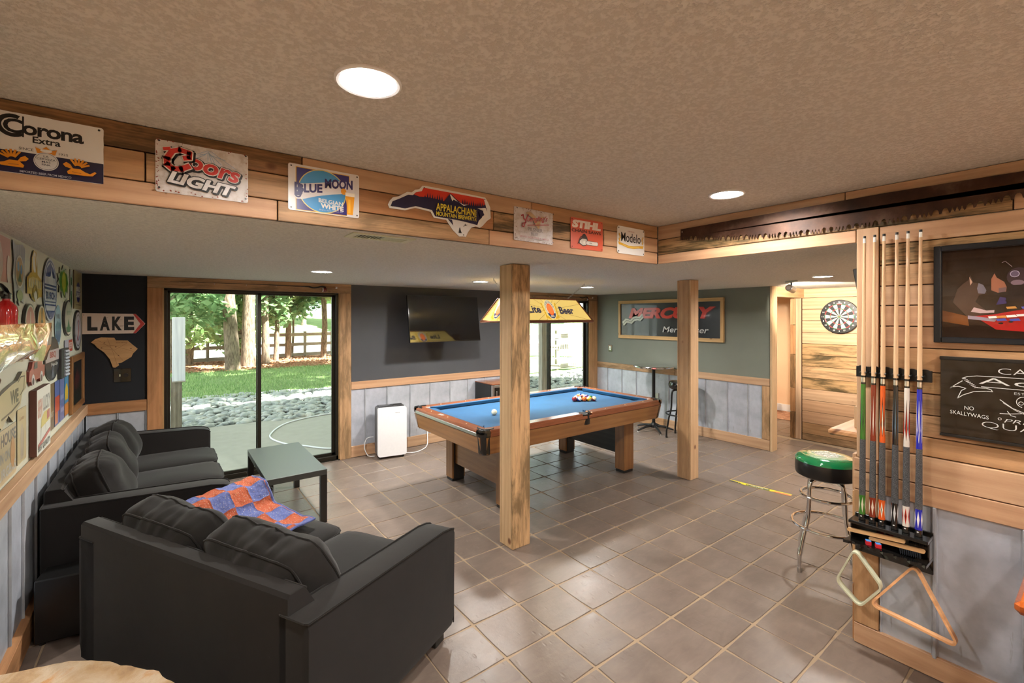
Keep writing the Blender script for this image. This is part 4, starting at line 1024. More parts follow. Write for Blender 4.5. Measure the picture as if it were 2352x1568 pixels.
# ---------------------------------------------------------------- signs
def plate(name, label, xf, outline, face, edge, th=.0016, cat='sign', group=None, mat='enamel', holes=None, lift=0.0, roll=0.0):
    """thin metal or wooden sign; returns the thing and a Sheet on its face"""
    o = xf.to_translation(); t = thing(name, label, cat, o, 0, group)
    t.rotation_euler = xf.to_euler()
    if roll: t.rotation_euler = (xf @ Matrix.Rotation(roll, 4, 'Z')).to_euler()
    m = M(); m.col = face; m.prism(outline, lift, lift+th, col=face, side=edge); m.build('panel', mat, t)
    s = Sheet(Matrix(), z=lift+th)
    return t, s
def holes(s, w, h, r=.0035, i=.011, col=None):
    for x in (-w/2+i, w/2-i):
        for y in (-h/2+i, h/2-i): s.ell(x, y, r, r, col or C(40, 40, 40), 10)
def rough_edge(P, amp, seed):
    out = []
    for i, p in enumerate(P):
        q = P[(i+1) % len(P)]; L = math.dist(p, q); k = max(1, int(L/.012))
        for j in range(k):
            x = p[0]+(q[0]-p[0])*j/k; y = p[1]+(q[1]-p[1])*j/k; n_ = noise.noise(Vector((x*60+seed, y*60, seed)))*amp
            r = math.hypot(x, y); out.append((x*(1+n_/r), y*(1+n_/r)))
    return out
def bxf(cx, cz, y=YB-.001): return frame_xf((cx, y, cz), (1, 0, 0), (0, -1, 0))
# 1 gothic white and navy
t, s = plate('metal_sign', 'white and navy metal beer sign with black gothic lettering, leftmost on the fascia', bxf(-.318, 2.277), rough_edge(rrect(.295, .19, .008), .0016, 1), C(226, 224, 222), C(60, 60, 66))
s.poly([(-.147, -.094), (.147, -.094), (.147, -.026), (-.147, -.026)], NAVY)
s.text('Corona', -.087, .030, .098, .075, BLACK, .03, spacing=.92); s.ring(-.066, .053, .024, .036, BLACK, 20, PI*.35, PI*1.75); s.line([(-.043, .022), (-.043, .085)], .004, BLACK)
s.text('Extra', -.022, .008, .042, .029, BLACK, .02)
s.text('SINCE', -.052, -.019, -.020, -.011, C(60, 60, 60)); s.text('1925', .038, -.019, .060, -.012, C(60, 60, 60))
OR = C(214, 136, 30)
s.poly([(-.012, -.022), (.030, -.022), (.034, -.004), (.020, -.010), (.009, .002), (-.002, -.010), (-.016, -.004)], OR); s.ell(.009, -.012, .014, .005, C(226, 224, 222), 14)
s.ell(.009, -.046, .029, .029, C(210, 208, 206)); s.ring(.009, -.046, .0255, .0265, C(60, 60, 90))
for k, wd in enumerate(('LA', 'CERVEZA', 'MAS', 'FINA')): w_ = (.006, .022, .010, .010)[k]; s.text(wd, .009-w_, -.033-.009*k, .009+w_, -.027-.009*k, C(60, 60, 80), .01)
s.text('IMPORTED BEER FROM MEXICO', -.050, -.091, .068, -.084, C(190, 190, 200), .01)
for sx, cx in ((1, -.062), (-1, .080)):
    f = lambda x, y: (cx+sx*x, -.058+y)
    s.poly([f(-.040, -.016), f(-.020, -.018), f(.020, -.018), f(.022, -.010), f(.012, .000), f(.026, .004), f(.032, .012), f(.024, .020), f(.014, .014), f(.008, .002), f(-.010, .002), f(-.022, -.006), f(-.034, -.010), f(-.046, .000), f(-.050, -.004)], OR)
    for k in range(6): q = 1.0+k*.34; s.line([f(-.004+.010*math.cos(q), .006+.008*math.sin(q)), f(-.004+.030*math.cos(q), .006+.028*math.sin(q))], .0055, OR)
    s.line([f(-.012, -.012), f(.010, -.010)], .001, NAVY)
holes(s, .295, .19); s.build('printed_face', 'enamel', t)
# 2 red script, rusty white
t, s = plate('metal_sign', 'rust-edged white metal beer sign with red script over white block letters', bxf(.114, 2.277), rrect(.291, .189, .008), C(212, 208, 206), C(120, 60, 44), mat='rusty')
LB = C(150, 176, 206)
s.poly([(-.045, .050), (.010, .083), (.022, .083), (.060, .058), (.105, .030), (.09, .028), (.0, .028)], C(206, 208, 214))
for k in range(8): x = -.03+.014*k; s.line([(x, .045+.02*math.sin(k)), (.012+.2*(x-.012), .080-.012*abs(k-3.5)*.3)], .0022, LB)
s.line([(-.045, .050), (.010, .083), (.022, .083), (.060, .058), (.105, .030)], .0015, LB)
for w_, col, dx in ((.0062, BLACK, .003), (.0052, BLACK, 0), (.0028, WHITE, 0)): s.outline('oors', -.052+dx, .006-dx, .118+dx, .050-dx, w_, col, bold=.03, shear=.3, slope=-.20)
s.text('oors', -.052, .006, .118, .050, C(206, 50, 42), .03, .3, -.20)
for w_, col, d in ((.032, BLACK, .003), (.024, WHITE, 0), (.017, C(206, 50, 42), 0)):
    P_ = [(-.108+d, .070-d), (-.118+d, .060-d), (-.112+d, .048-d), (-.098, .058-d), (-.075+d, .068-d), (-.045+d, .062-d), (-.046+d, .044-d), (-.060+d, .040-d)]
    s.line([(-.120+d, .062-d), (-.105+d, .066-d)], w_*.7, col); s.line(P_[3:], w_, col)
    s.line([(-.098+d, .056-d), (-.112+d, .030-d), (-.112+d, .008-d), (-.095+d, -.006-d), (-.070+d, -.002-d), (-.048+d, .012-d)], w_*1.1, col)
for w_, dx in ((.0035, .0035), (.0030, 0)): s.outline('LIGHT', -.112+dx, -.056-dx, .104+dx, -.012-dx, w_, BLACK, bold=.045, shear=.3, slope=-.12)
s.text('LIGHT', -.112, -.056, .104, -.012, C(226, 226, 228), .045, .3, -.12)
RS = C(140, 60, 36)
for k in range(70):
    q = random.random()*4; e_ = random.uniform(.086, .0935); x, y = ((random.uniform(-.142, .142), e_), (random.uniform(-.142, .142), -e_), (e_+.05, random.uniform(-.09, .09)), (-e_-.05, random.uniform(-.09, .09)))[int(q)]
    s.ell(x, y, random.uniform(.001, .004), random.uniform(.001, .003), RS, 6)
holes(s, .291, .189); s.build('printed_face', 'rusty', t)
# 3 blue disc
t, s = plate('metal_sign', 'white metal beer sign with a blue disc, navy lettering and a glass of beer', bxf(.553, 2.277), rrect(.296, .196, .009), C(222, 220, 220), C(70, 70, 80))
s.rect(-.119, -.095, .105, .088, C(224, 178, 70)); s.rect(-.116, -.092, .102, .085, C(54, 44, 116)); s.ell(-.010, -.002, .100, .094, C(224, 200, 120), 36); s.ell(-.010, -.002, .096, .090, C(72, 150, 206), 36)
s.poly([(-.127, -.030), (-.116, -.048), (-.09, -.046), (-.03, -.024), (.03, -.008), (.08, .002), (.126, .004), (.126, .062), (.06, .055), (-.02, .035), (-.08, .022), (-.122, .016)], C(226, 224, 226))
s.text('BLUE', -.112, -.022, -.012, .016, C(52, 44, 104), .045, 0, .14); s.text('B', -.124, -.034, -.092, .022, C(52, 44, 104), .03); s.ring(-.110, -.030, .007, .013, C(52, 44, 104), 16); s.text('MOON', -.002, .014, .118, .056, C(52, 44, 104), .045, 0, .10)
s.text('BELGIAN', -.028, -.050, .076, -.032, WHITE, .03, 0, -.04); s.text('WHITE', -.020, -.074, .078, -.052, WHITE, .045, 0, -.04); s.text('Belgian-Style Wheat Ale', -.026, -.086, .074, -.078, C(190, 200, 220), 0, .3)
s.ell(.078, .012, .012, .014, C(236, 160, 40), 16); s.poly([(.085, .006), (.127, .006), (.122, -.050), (.118, -.090), (.092, -.090), (.092, -.050)], C(232, 160, 40)); s.poly([(.085, .010), (.127, .010), (.126, -.006), (.086, -.006)], C(246, 240, 226)); s.rect(.098, -.080, .108, -.020, C(244, 190, 70)); s.rect(.092, -.094, .120, -.088, C(220, 216, 226))
holes(s, .296, .196); s.build('printed_face', 'enamel', t)
# 4 state-shaped sign
NC = [(-.293, -.007), (-.282, .015), (-.268, .031), (-.240, .040), (-.218, .054), (-.195, .069), (-.172, .070), (-.154, .086), (-.131, .093), (-.116, .112), (-.095, .115), (.031, .115), (.164, .114), (.260, .112), (.278, .090), (.293, .062), (.296, .004), (.271, -.014), (.242, -.045), (.224, -.057), (.199, -.052), (.171, -.062), (.151, -.088), (.137, -.116), (.123, -.114), (.096, -.117), (.057, -.087), (.018, -.040), (-.052, -.038), (-.070, -.010), (-.154, -.003), (-.206, -.022), (-.285, -.022)]
t, s = plate('shaped_sign', 'state-shaped red and navy brewery sign with yellow lettering', bxf(1.13, 2.27), NC, C(224, 224, 222), C(150, 150, 150))
DN = C(30, 26, 66); RD = C(206, 52, 30)
s.poly([(-.280, -.012), (-.270, .012), (-.235, .030), (-.190, .056), (-.165, .058), (-.150, .074), (-.118, .085), (-.108, .104), (.250, .104), (.262, .070), (.272, .040), (.262, .010), (.23, -.01), (.215, -.045), (.190, -.042), (.120, -.035), (.060, -.032), (.024, -.032), (-.045, -.030), (-.062, -.001), (-.15, .006), (-.206, -.013)], DN)
s.poly([(-.160, .062), (-.150, .074), (-.118, .085), (-.108, .104), (.250, .104), (.258, .075), (.238, .060), (.2, .058), (.14, .054), (.08, .060), (.02, .052), (-.03, .058), (-.09, .060), (-.13, .056)], RD)
for k in range(26):
    x = -.10+.0135*k; h_ = .012+.016*abs(math.sin(k*2.3))
    if .0 < x < .11: continue
    s.poly([(x-.006, .050), (x+.006, .050), (x, .058+h_)], DN)
s.poly([(.0, .048), (.040, .098), (.052, .092), (.075, .075), (.125, .050)], DN); s.poly([(.038, .092), (.042, .094), (.060, .080), (.085, .062), (.060, .070), (.052, .060)], WHITE); s.poly([(.09, .062), (.12, .052), (.15, .056), (.12, .046)], WHITE)
s.poly([(.205, .045), (.258, .055), (.272, .030), (.276, .006), (.24, -.012), (.222, -.05), (.205, -.045), (.215, -.02), (.236, .0), (.23, .02), (.245, .036)], WHITE); s.poly([(.215, .03), (.24, .036), (.25, .015), (.225, -.005)], DN)
s.poly([(.035, -.044), (.06, -.040), (.18, -.050), (.163, -.062), (.145, -.088), (.132, -.108), (.100, -.110), (.066, -.084)], C(222, 222, 222)); s.poly([(.024, -.034), (.05, -.036), (.058, -.066)], DN)
s.text('APPALACHIAN', -.042, .000, .186, .038, C(226, 206, 60), .02); s.text('MOUNTAIN BREWERY', -.042, -.026, .186, -.004, C(226, 206, 60), .02); s.text('BOONE, NC', .162, -.004, .222, .010, C(226, 206, 60), .02, rot=-PI/2)
s.poly([(.088, -.100), (.093, -.074), (.097, -.070), (.101, -.084), (.108, -.100)], BLACK); s.line([(.118, -.062), (.140, -.052)], .003, BLACK); s.ell(.128, -.053, .003, .005, BLACK, 8)
for p in ((-.108, .102), (.252, .100), (-.275, -.012), (.118, -.108)): s.ell(p[0], p[1], .0035, .0035, C(30, 30, 30), 8)
s.build('printed_face', 'enamel', t)
# 5 pilsner
t, s = plate('metal_sign', 'worn white metal sign with red script and an eagle, near the small orange sign', bxf(1.735, 2.268), rough_edge(rrect(.298, .193, .006), .002, 5), C(206, 202, 204), C(90, 50, 50), mat='rusty', roll=-.008)
for k in range(60):
    q = random.random()*4; e_ = random.uniform(.086, .095); x, y = ((random.uniform(-.145, .145), e_), (random.uniform(-.145, .145), -e_), (e_+.051, random.uniform(-.09, .09)), (-e_-.051, random.uniform(-.09, .09)))[int(q)]
    s.ell(x, y, random.uniform(.001, .004), random.uniform(.001, .003), C(120, 84, 80), 6)
TN = C(190, 166, 130)
s.poly([(-.075, .066), (-.04, .078), (.0, .055), (.01, .028), (.03, .030), (.045, .060), (.085, .062), (.05, .050), (.035, .010), (.03, -.02), (.005, .0), (-.02, .040)], TN)
RY = C(176, 50, 62); s.text("uengling's", -.062, .008, .096, .048, RY, .01, .35, .13); s.line([(-.106, .046), (-.092, .052), (-.088, .030), (-.074, .022), (-.058, .052), (-.052, .058)], .007, RY); s.line([(-.070, .026), (-.086, -.016), (-.100, -.014), (-.098, .0), (-.07, .012)], .006, RY); s.line([(-.06, -.004), (.105, .018)], .004, RY)
s.text('PILSNER', -.057, -.036, .056, -.015, C(120, 112, 112), .02); s.text('BEER', -.032, -.060, .022, -.042, C(90, 86, 88), .0)
s.text('ORIGINAL RECIPE', -.13, -.052, -.06, -.044, C(150, 140, 140)); s.text('QUALITY BREWED', .06, -.024, .12, -.016, C(150, 140, 140)); s.text('SINCE 1829', .08, -.050, .12, -.043, C(150, 140, 140)); s.text('BREWED AND BOTTLED IN AMERICA', -.115, -.078, .105, -.068, C(170, 90, 96), .01)
holes(s, .298, .193, col=BLACK); s.build('printed_face', 'rusty', t)
# 6 chain saw sign
t, s = plate('metal_sign', 'small orange square sign with a chain saw drawing', bxf(2.185, 2.266), rrect(.298, .196, .008), C(206, 92, 66), C(120, 60, 40), roll=.006)
s.text('STIHL', -.137, .035, .130, .086, C(232, 222, 214), .07, .12); s.text('CHAIN SAWS', -.141, .008, .130, .028, C(70, 36, 32), .03)
GY = C(206, 200, 190); OL = C(60, 50, 46)
s.poly([(-.080, -.060), (-.078, -.042), (-.055, -.025), (-.04, .000), (-.02, .004), (.0, -.018), (.005, -.034), (-.01, -.072), (-.04, -.078)], OL); s.poly([(-.070, -.058), (-.068, -.044), (-.045, -.030), (-.008, -.030), (.0, -.040), (-.012, -.068), (-.04, -.072)], GY)
s.poly(rrect(.115, .028, .012, x=.045, y=-.054), OL); s.poly(rrect(.110, .024, .011, x=.045, y=-.054), C(222, 218, 210)); s.text('STIHL', .020, -.058, .045, -.050, C(90, 80, 76), .02)
s.ell(-.03, -.052, .008, .010, C(230, 226, 220), 12); s.line([(-.086, -.066), (-.062, -.020), (-.030, -.006)], .004, OL)
holes(s, .298, .196); s.build('printed_face', 'enamel', t)
# 7 white sign with gold ribbon
t, s = plate('metal_sign', 'white rounded metal sign with tall black lettering over a gold ribbon', bxf(2.63, 2.268), rrect(.300, .190, .018), C(228, 226, 222), C(150, 130, 80), roll=-.006)
s.text('Modelo', -.108, -.010, .106, .054, BLACK, .01); s.text('CERVEZA', -.038, .062, .036, .070, C(170, 60, 70), .0)
GO = C(222, 170, 50); s.poly([(-.14, -.014), (-.09, -.024), (-.03, -.034), (.03, -.034), (.09, -.026), (.14, -.022), (.132, -.042), (.08, -.044), (.03, -.052), (-.03, -.052), (-.09, -.040), (-.132, -.034)], GO); s.line([(-.09, -.032), (-.03, -.043), (.03, -.043), (.09, -.034)], .004, C(240, 214, 120))
for sx in (-1, 1):
    for k in range(5): s.ell(sx*(.124+.006*math.sin(k*2)), -.008+.011*k, .006, .008, GO, 8)
holes(s, .300, .190, col=BLACK, i=.014, r=.005); s.build('printed_face', 'enamel', t)

# engine sign on the grey-green wall
EXF = lambda y, z, x=XE-.001: frame_xf((x, y, z), (0, -1, 0), (-1, 0, 0))
t = thing('engine_sign', 'wide black engine sign with red raised letters in a pine frame', 'sign', EXF(4.259, 1.691).to_translation()); t.rotation_euler = EXF(0, 0).to_euler()
m = M(); m.col = C(24, 24, 28); m.box(-.89, -.275, .004, .89, .275, .02); m.build('sign_board', 'enamel', t)
for q, k in (((-.929, .265, 0, .929, .316, .04), 'f'), ((-.929, -.316, 0, .929, -.262, .04), 'f'), ((-.929, -.262, 0, -.888, .265, .04), 'e'), ((.885, -.262, 0, .929, .265, .04), 'c')): bx('frame_board', 'pine_pale', t, *q, .002, tone=(1, .9, .66, .15))
s = Sheet(Matrix(), z=.021, dz=.0008)
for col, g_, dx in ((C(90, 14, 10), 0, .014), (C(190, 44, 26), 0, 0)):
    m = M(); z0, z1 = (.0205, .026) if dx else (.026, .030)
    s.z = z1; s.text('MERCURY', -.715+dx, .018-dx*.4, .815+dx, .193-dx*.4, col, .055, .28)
s.text('MerCruiser', -.055, -.195, .712, -.105, C(190, 190, 190), .012, .22)
wv = lambda o_: [(-.845+.0, -.04+o_), (-.78, .015+o_), (-.73, .012+o_), (-.68, -.005+o_), (-.62, .045+o_), (-.56, .055+o_), (-.50, .045+o_), (-.44, .10+o_)]
W1 = wv(0)+[(x+.03, y-.07) for x, y in wv(0)[::-1]]
s.poly(W1, C(176, 176, 160)); s.line([(x+.015, y-.035) for x, y in wv(0)], .008, C(60, 60, 56)); s.line([(x+.03, y-.07) for x, y in wv(0)], .006, C(110, 110, 100))
s.build('raised_lettering', 'enamel', t)

# left end of the north wall
LXF = lambda x, z, y=YN-.001: frame_xf((x, y, z), (1, 0, 0), (0, -1, 0))
t, s = plate('wooden_sign', 'white wooden arrow sign with a red tip on the black-navy wall', LXF(-.39, 1.670), [(-.222, -.095), (.155, -.095), (.227, -.004), (.155, .092), (-.222, .097)], C(214, 196, 182), C(120, 70, 56), th=.016, mat='matte')
s.poly([(.135, .091), (.155, .091), (.224, -.004), (.155, -.094), (.135, -.094), (.190, -.004)], C(176, 50, 46))
for k, ch in enumerate('LAKE'): x0 = -.188+.086*k; s.text(ch, x0, -.064, x0+(.070 if ch != 'E' else .074), .066, C(20, 22, 24), .05)
for k in range(10): x = random.uniform(-.2, .13); y = random.uniform(-.08, .08); s.line([(x, y), (x+random.uniform(.01, .04), y+random.uniform(-.004, .004))], .002, C(110, 84, 66))
s.ell(-.212, .08, .003, .003, BLACK, 8); s.build('painted_face', 'matte', t)
SC = [(-.164, .098), (-.133, .128), (-.095, .142), (-.002, .136), (.010, .111), (.094, .108), (.170, .025), (.135, -.018), (.123, -.050), (.082, -.079), (.054, -.099), (.026, -.107), (.034, -.124), (.006, -.146), (-.010, -.142), (-.033, -.062), (-.072, .002), (-.122, .050), (-.137, .077)]
t = thing('wooden_map', 'wooden state-shaped map plaque below the arrow sign', 'plaque', LXF(-.39, 1.40).to_translation()); t.rotation_euler = LXF(0, 0).to_euler()
m = M(); m.col = (.86, .70, .50, .2); m.prism(SC, 0, .014); m.build('plaque_body', 'pine_pale', t)
s = Sheet(Matrix(), z=.0145); LN = C(110, 66, 34)
for q in ([(-.12, .12), (-.02, .04), (.06, -.08)], [(-.15, .09), (0, .06), (.14, .0)], [(-.05, .13), (-.01, .0), (.02, -.12)], [(-.1, .04), (.0, .02), (.1, .09)]): s.line(q, .0015, LN)
for p in ((-.07, .09), (.01, .05), (-.09, .045), (.12, .03), (.03, -.03)): s.ell(*p, .006, .004, C(90, 50, 24), 8)
s.text('SOUTH CAROLINA', .012, .085, .09, .095, LN, .01); s.build('engraving', 'matte', t)
def switch_plate(name, label, xf, w, h, kind):
    t = thing(name, label, 'switch', xf.to_translation()); t.rotation_euler = xf.to_euler()
    if kind == 'outlet':
        m = M(); m.box(-w/2, -h/2, 0, w/2, h/2, .006, .002); m.build('cover_plate', 'steel', t)
        for s_ in (-1, 1):
            m = M(); m.prism([(.016*math.cos(2*PI*k/16), s_*.02+.014*math.sin(2*PI*k/16)) for k in range(16)], .006, .009); r = m.build('socket', 'ivory', t)
            s = Sheet(Matrix(), z=.0092); s.rect(-.007, s_*.02-.003, -.005, s_*.02+.005, BLACK); s.rect(.005, s_*.02-.003, .007, s_*.02+.005, BLACK); s.build('slots', 'matte', r)
    else:
        m = M(); m.box(-w/2, -h/2, 0, w/2, h/2, .006, .002); m.build('cover_plate', 'black_gloss', t)
        if kind == 'toggle':
            m = M(); m.box(-.018-.004, -.010, .006, -.018+.004, .012, .016, .001); m.build('toggle', 'ivory', t)
            m = M(); m.prism([(.025+.02*math.cos(2*PI*k/12), .018*math.sin(2*PI*k/12)) for k in range(12)], .006, .010); m.build('dial', 'black', t)
        else:
            m = M(); m.box(-.018, -.034, .006, .018, .034, .010, .002); m.build('rocker', 'steel', t)
            s = Sheet(Matrix(), z=.0103); s.ring(0, .0, .006, .011, C(40, 40, 40), 12); s.line([(-.006, -.022), (.006, .022)], .003, C(40, 40, 40)); s.build('motif', 'matte', t)
switch_plate('switch_plate', 'black double switch plate with one white toggle under the map plaque', LXF(-.333, 1.178), .128, .128, 'toggle')
switch_plate('switch_plate', 'black ornamental switch plate on the grey-green wall left of the engine sign', EXF(5.398, 1.185), .08, .12, 'rocker')
switch_plate('outlet', 'steel power outlet on the tin wainscot by the pub table', EXF(4.437, .470, XE-.012), .075, .118, 'outlet')

# fishing rods over the doors
def rod(label, x0, x1, z, reel):
    t = thing('fishing_rod', label, 'fishing rod', (0, YN-.045, 0))
    m = M(); m.tube([(x0, 0, z), ((x0+x1)/2, 0, z+.003), (x1-.32, 0, z)], [.0015, .003, .0055], 8); m.build('blank', 'black_metal', t)
    for k in range(5):
        x = x0+.08+(x1-x0-.45)*k/4; m = M(); m.tube([(x+.0, .0+.006*math.cos(2*PI*i/10), z-.010+.007*math.sin(2*PI*i/10)) for i in range(10)], .0012, 5, closed=True); m.build('guide_ring', 'steel', t)
    m = M(); m.col = C(150, 120, 88); m.tube([(x1-.13, 0, z-.002), (x1-.02, 0, z-.002)], .010, 10, col=C(150, 110, 70)); m.build('cork_grip', 'matte', t)
    m = M(); m.tube([(x1-.02, 0, z-.002), (x1, 0, z-.002)], .012, 10); m.build('end_cap', 'white_plastic', t)
    m = M(); m.tube(smooth([(x1-.32, 0, z), (x1-.27, 0, z-.012), (x1-.22, 0, z-.006), (x1-.17, 0, z+.008), (x1-.13, 0, z-.002)]), .008, 8); m.build('reel_seat', 'black_metal', t)
    if reel:
        m = M(); m.tube([(x1-.17, -.008, z-.032), (x1-.13, -.008, z-.032)], .024, 16); r = m.build('reel', plain('red_reel_metal', C(120, 40, 34), .25, .6), t)
        m = M(); m.tube([(x1-.175, -.008, z-.032), (x1-.165, -.008, z-.032)], .026, 16); m.tube([(x1-.15, -.03, z-.032), (x1-.15, -.045, z-.05)], .003, 6); m.build('spool_rim', 'chrome', r)
rod('thin black fishing rod with red reel over the patio door', .03, 1.64, 2.085, True)
rod('brown fishing rod over the sliding door behind the lamp', 4.30, 6.08, 2.078, True)

# ---------------------------------------------------------------- crosscut saw
t = thing('crosscut_saw', 'long rusty two-man crosscut saw on the right-hand fascia', 'saw', (XC-.016, 0, 0), 0, rot=(0, 0, 0))
top_ = [(1.886, 2.356), (1.215, 2.360), (.716, 2.363), (.247, 2.355), (-.05, 2.345)]
def sbot(y): f = (1.886-y)/1.936; return 2.281-.080*max(0.0, math.sin(PI*f))**.9
P = [(1.886, 2.285), (1.893, 2.30), (1.886, 2.356)]; P = []
y = 1.870; k = 0; teeth = [(1.886, sbot(1.886))]
while y > -.02:
    g_ = k % 2
    for j in range(3):   # three cutters
        z = sbot(y); teeth += [(y, z), (y-.004, z+.010), (y-.006, z+.022), (y-.010, z+.022), (y-.012, z+.010)]; y -= .016
    z = sbot(y); teeth += [(y, z)]
    for r_ in range(2):
        y -= .008; z = sbot(y); teeth += [(y+.004, z+.003), (y, z+.020), (y-.006, z+.027), (y-.013, z+.027), (y-.019, z+.020), (y-.022, z+.003)]; y -= .026
    k += 1
teeth.append((-.05, sbot(-.03)))
out = teeth+[(a_, b_) for a_, b_ in top_[::-1]]
m = M(); m.xf = Matrix(((0, 0, 1, 0), (1, 0, 0, 0), (0, 1, 0, 0), (0, 0, 0, 1)))
m.prism(out, -.0015, .0015); m.build('blade', 'saw_steel', t)
for yy in (1.872, -.03): m = M(); m.tube([(-.004, yy, 2.335), (.016, yy, 2.335)], .005, 8); m.build('mounting_nail', 'steel', t)

# ---------------------------------------------------------------- dartboard
t = thing('dartboard', 'round dartboard with cream and black sectors on the plank wall', 'dartboard', (7.2, 2.252, 1.737)); t.rotation_euler = frame_xf((0, 0, 0), (0, -1, 0), (-1, 0, 0)).to_euler()
m = M(); m.lathe([(.218, 0), (.2255, .006), (.2255, .032), (.221, .036), (.0001, .036)], 60); m.build('backing', 'black', t)
s = Sheet(Matrix(), z=.0365, dz=.0002); CR = C(224, 220, 192); BK = C(24, 24, 24); RD_ = C(196, 30, 36); GN = C(20, 110, 60)
nums = [20, 1, 18, 4, 13, 6, 10, 15, 2, 17, 3, 19, 7, 16, 8, 11, 14, 9, 12, 5]
for k in range(20):
    q = PI/2-2*PI*k/20; a0, a1 = q-PI/20, q+PI/20
    s.z = .0365
    for r0, r1, c_ in ((.016, .099, BK if k % 2 == 0 else CR), (.099, .108, RD_ if k % 2 == 0 else GN), (.108, .162, BK if k % 2 == 0 else CR), (.162, .171, RD_ if k % 2 == 0 else GN)):
        s.z = .0365; s.ring(0, 0, r0, r1, c_, 4, a0, a1)
    w_ = .011 if nums[k] > 9 else .006; s.text(str(nums[k]), .193*math.cos(q)-w_, .193*math.sin(q)-.009, .193*math.cos(q)+w_, .193*math.sin(q)+.009, WHITE, .02)
s.ell(0, 0, .016, .016, GN, 16); s.ell(0, 0, .0065, .0065, RD_, 12); s.text('Franklin', -.032, .172, .032, .184, WHITE, .01, .3)
s.build('scoring_face', 'matte', t)
m = M()
for k in range(20): q = 2*PI*(k+.5)/20; m.tube([(.016*math.cos(q), .016*math.sin(q), .038), (.171*math.cos(q), .171*math.sin(q), .038)], .0007, 4)
for r in (.016, .099, .108, .162, .171): m.tube([(r*math.cos(2*PI*k/40), r*math.sin(2*PI*k/40), .038) for k in range(40)], .0007, 4, closed=True)
m.build('wire_spider', 'steel', t)['kind'] = 'stuff'

# ---------------------------------------------------------------- cue rack, cues and racks
RK = thing('cue_rack', 'black wall rack shelf holding the butts of six cues', 'cue rack', (XC, .69, 0))
m = M(); m.box(-.030, -.155, .50, -.016, .155, .70, .002); m.build('back_board', 'black_gloss', RK)
m = M(); m.box(-.130, -.155, .672, -.031, .155, .688, .002); m.build('upper_shelf', 'black_gloss', RK)
P = [(-.031, -.155), (-.031, .155)]
for k in range(49): y = .155+.015*(k == 0)-.31*k/48; P.append((-.150-.008*math.cos(2*PI*k/8), y))
m = M(); m.prism(P, .572, .586); m.build('lower_shelf', 'black_gloss', RK)
for yy in (.148, -.155): bx('side_panel', 'black_gloss', RK, -.10, yy, .587, -.031, yy+.007, .671, .001)
for hx, hy, hz in ((-.075, .115, .572), (-.060, -.106, .572)):
    m = M(); m.tube([(hx, hy, hz), (hx, hy, hz-.02), (hx-.012, hy, hz-.030), (hx-.024, hy, hz-.022)], .004, 6); m.build('hook', 'black_metal', RK)
CL = thing('cue_clip_rail', 'black wall rail with clips gripping the cue shafts', 'cue rack', (XC-.014, .69, 1.447))
P = [(-.15, -.030), (.15, -.030)]
for k in range(37): y = .15-.30*k/36; P.append((y, .030-.005*(math.cos(2*PI*k/6) > 0)))
m = M(); m.xf = Matrix(((0, 0, -1, 0), (1, 0, 0, 0), (0, 1, 0, 0), (0, 0, 0, 1))); m.prism(P, .001, .016); m.build('rail', 'black', CL)
CY = [.799, .756, .718, .667, .624, .577]
CUE = [('green', C(52, 110, 36)), ('red-brown', C(120, 42, 22)), ('orange', C(206, 84, 24)), ('black', C(18, 18, 20)), ('white and red', C(214, 206, 196)), ('blue and white', C(26, 34, 160))]
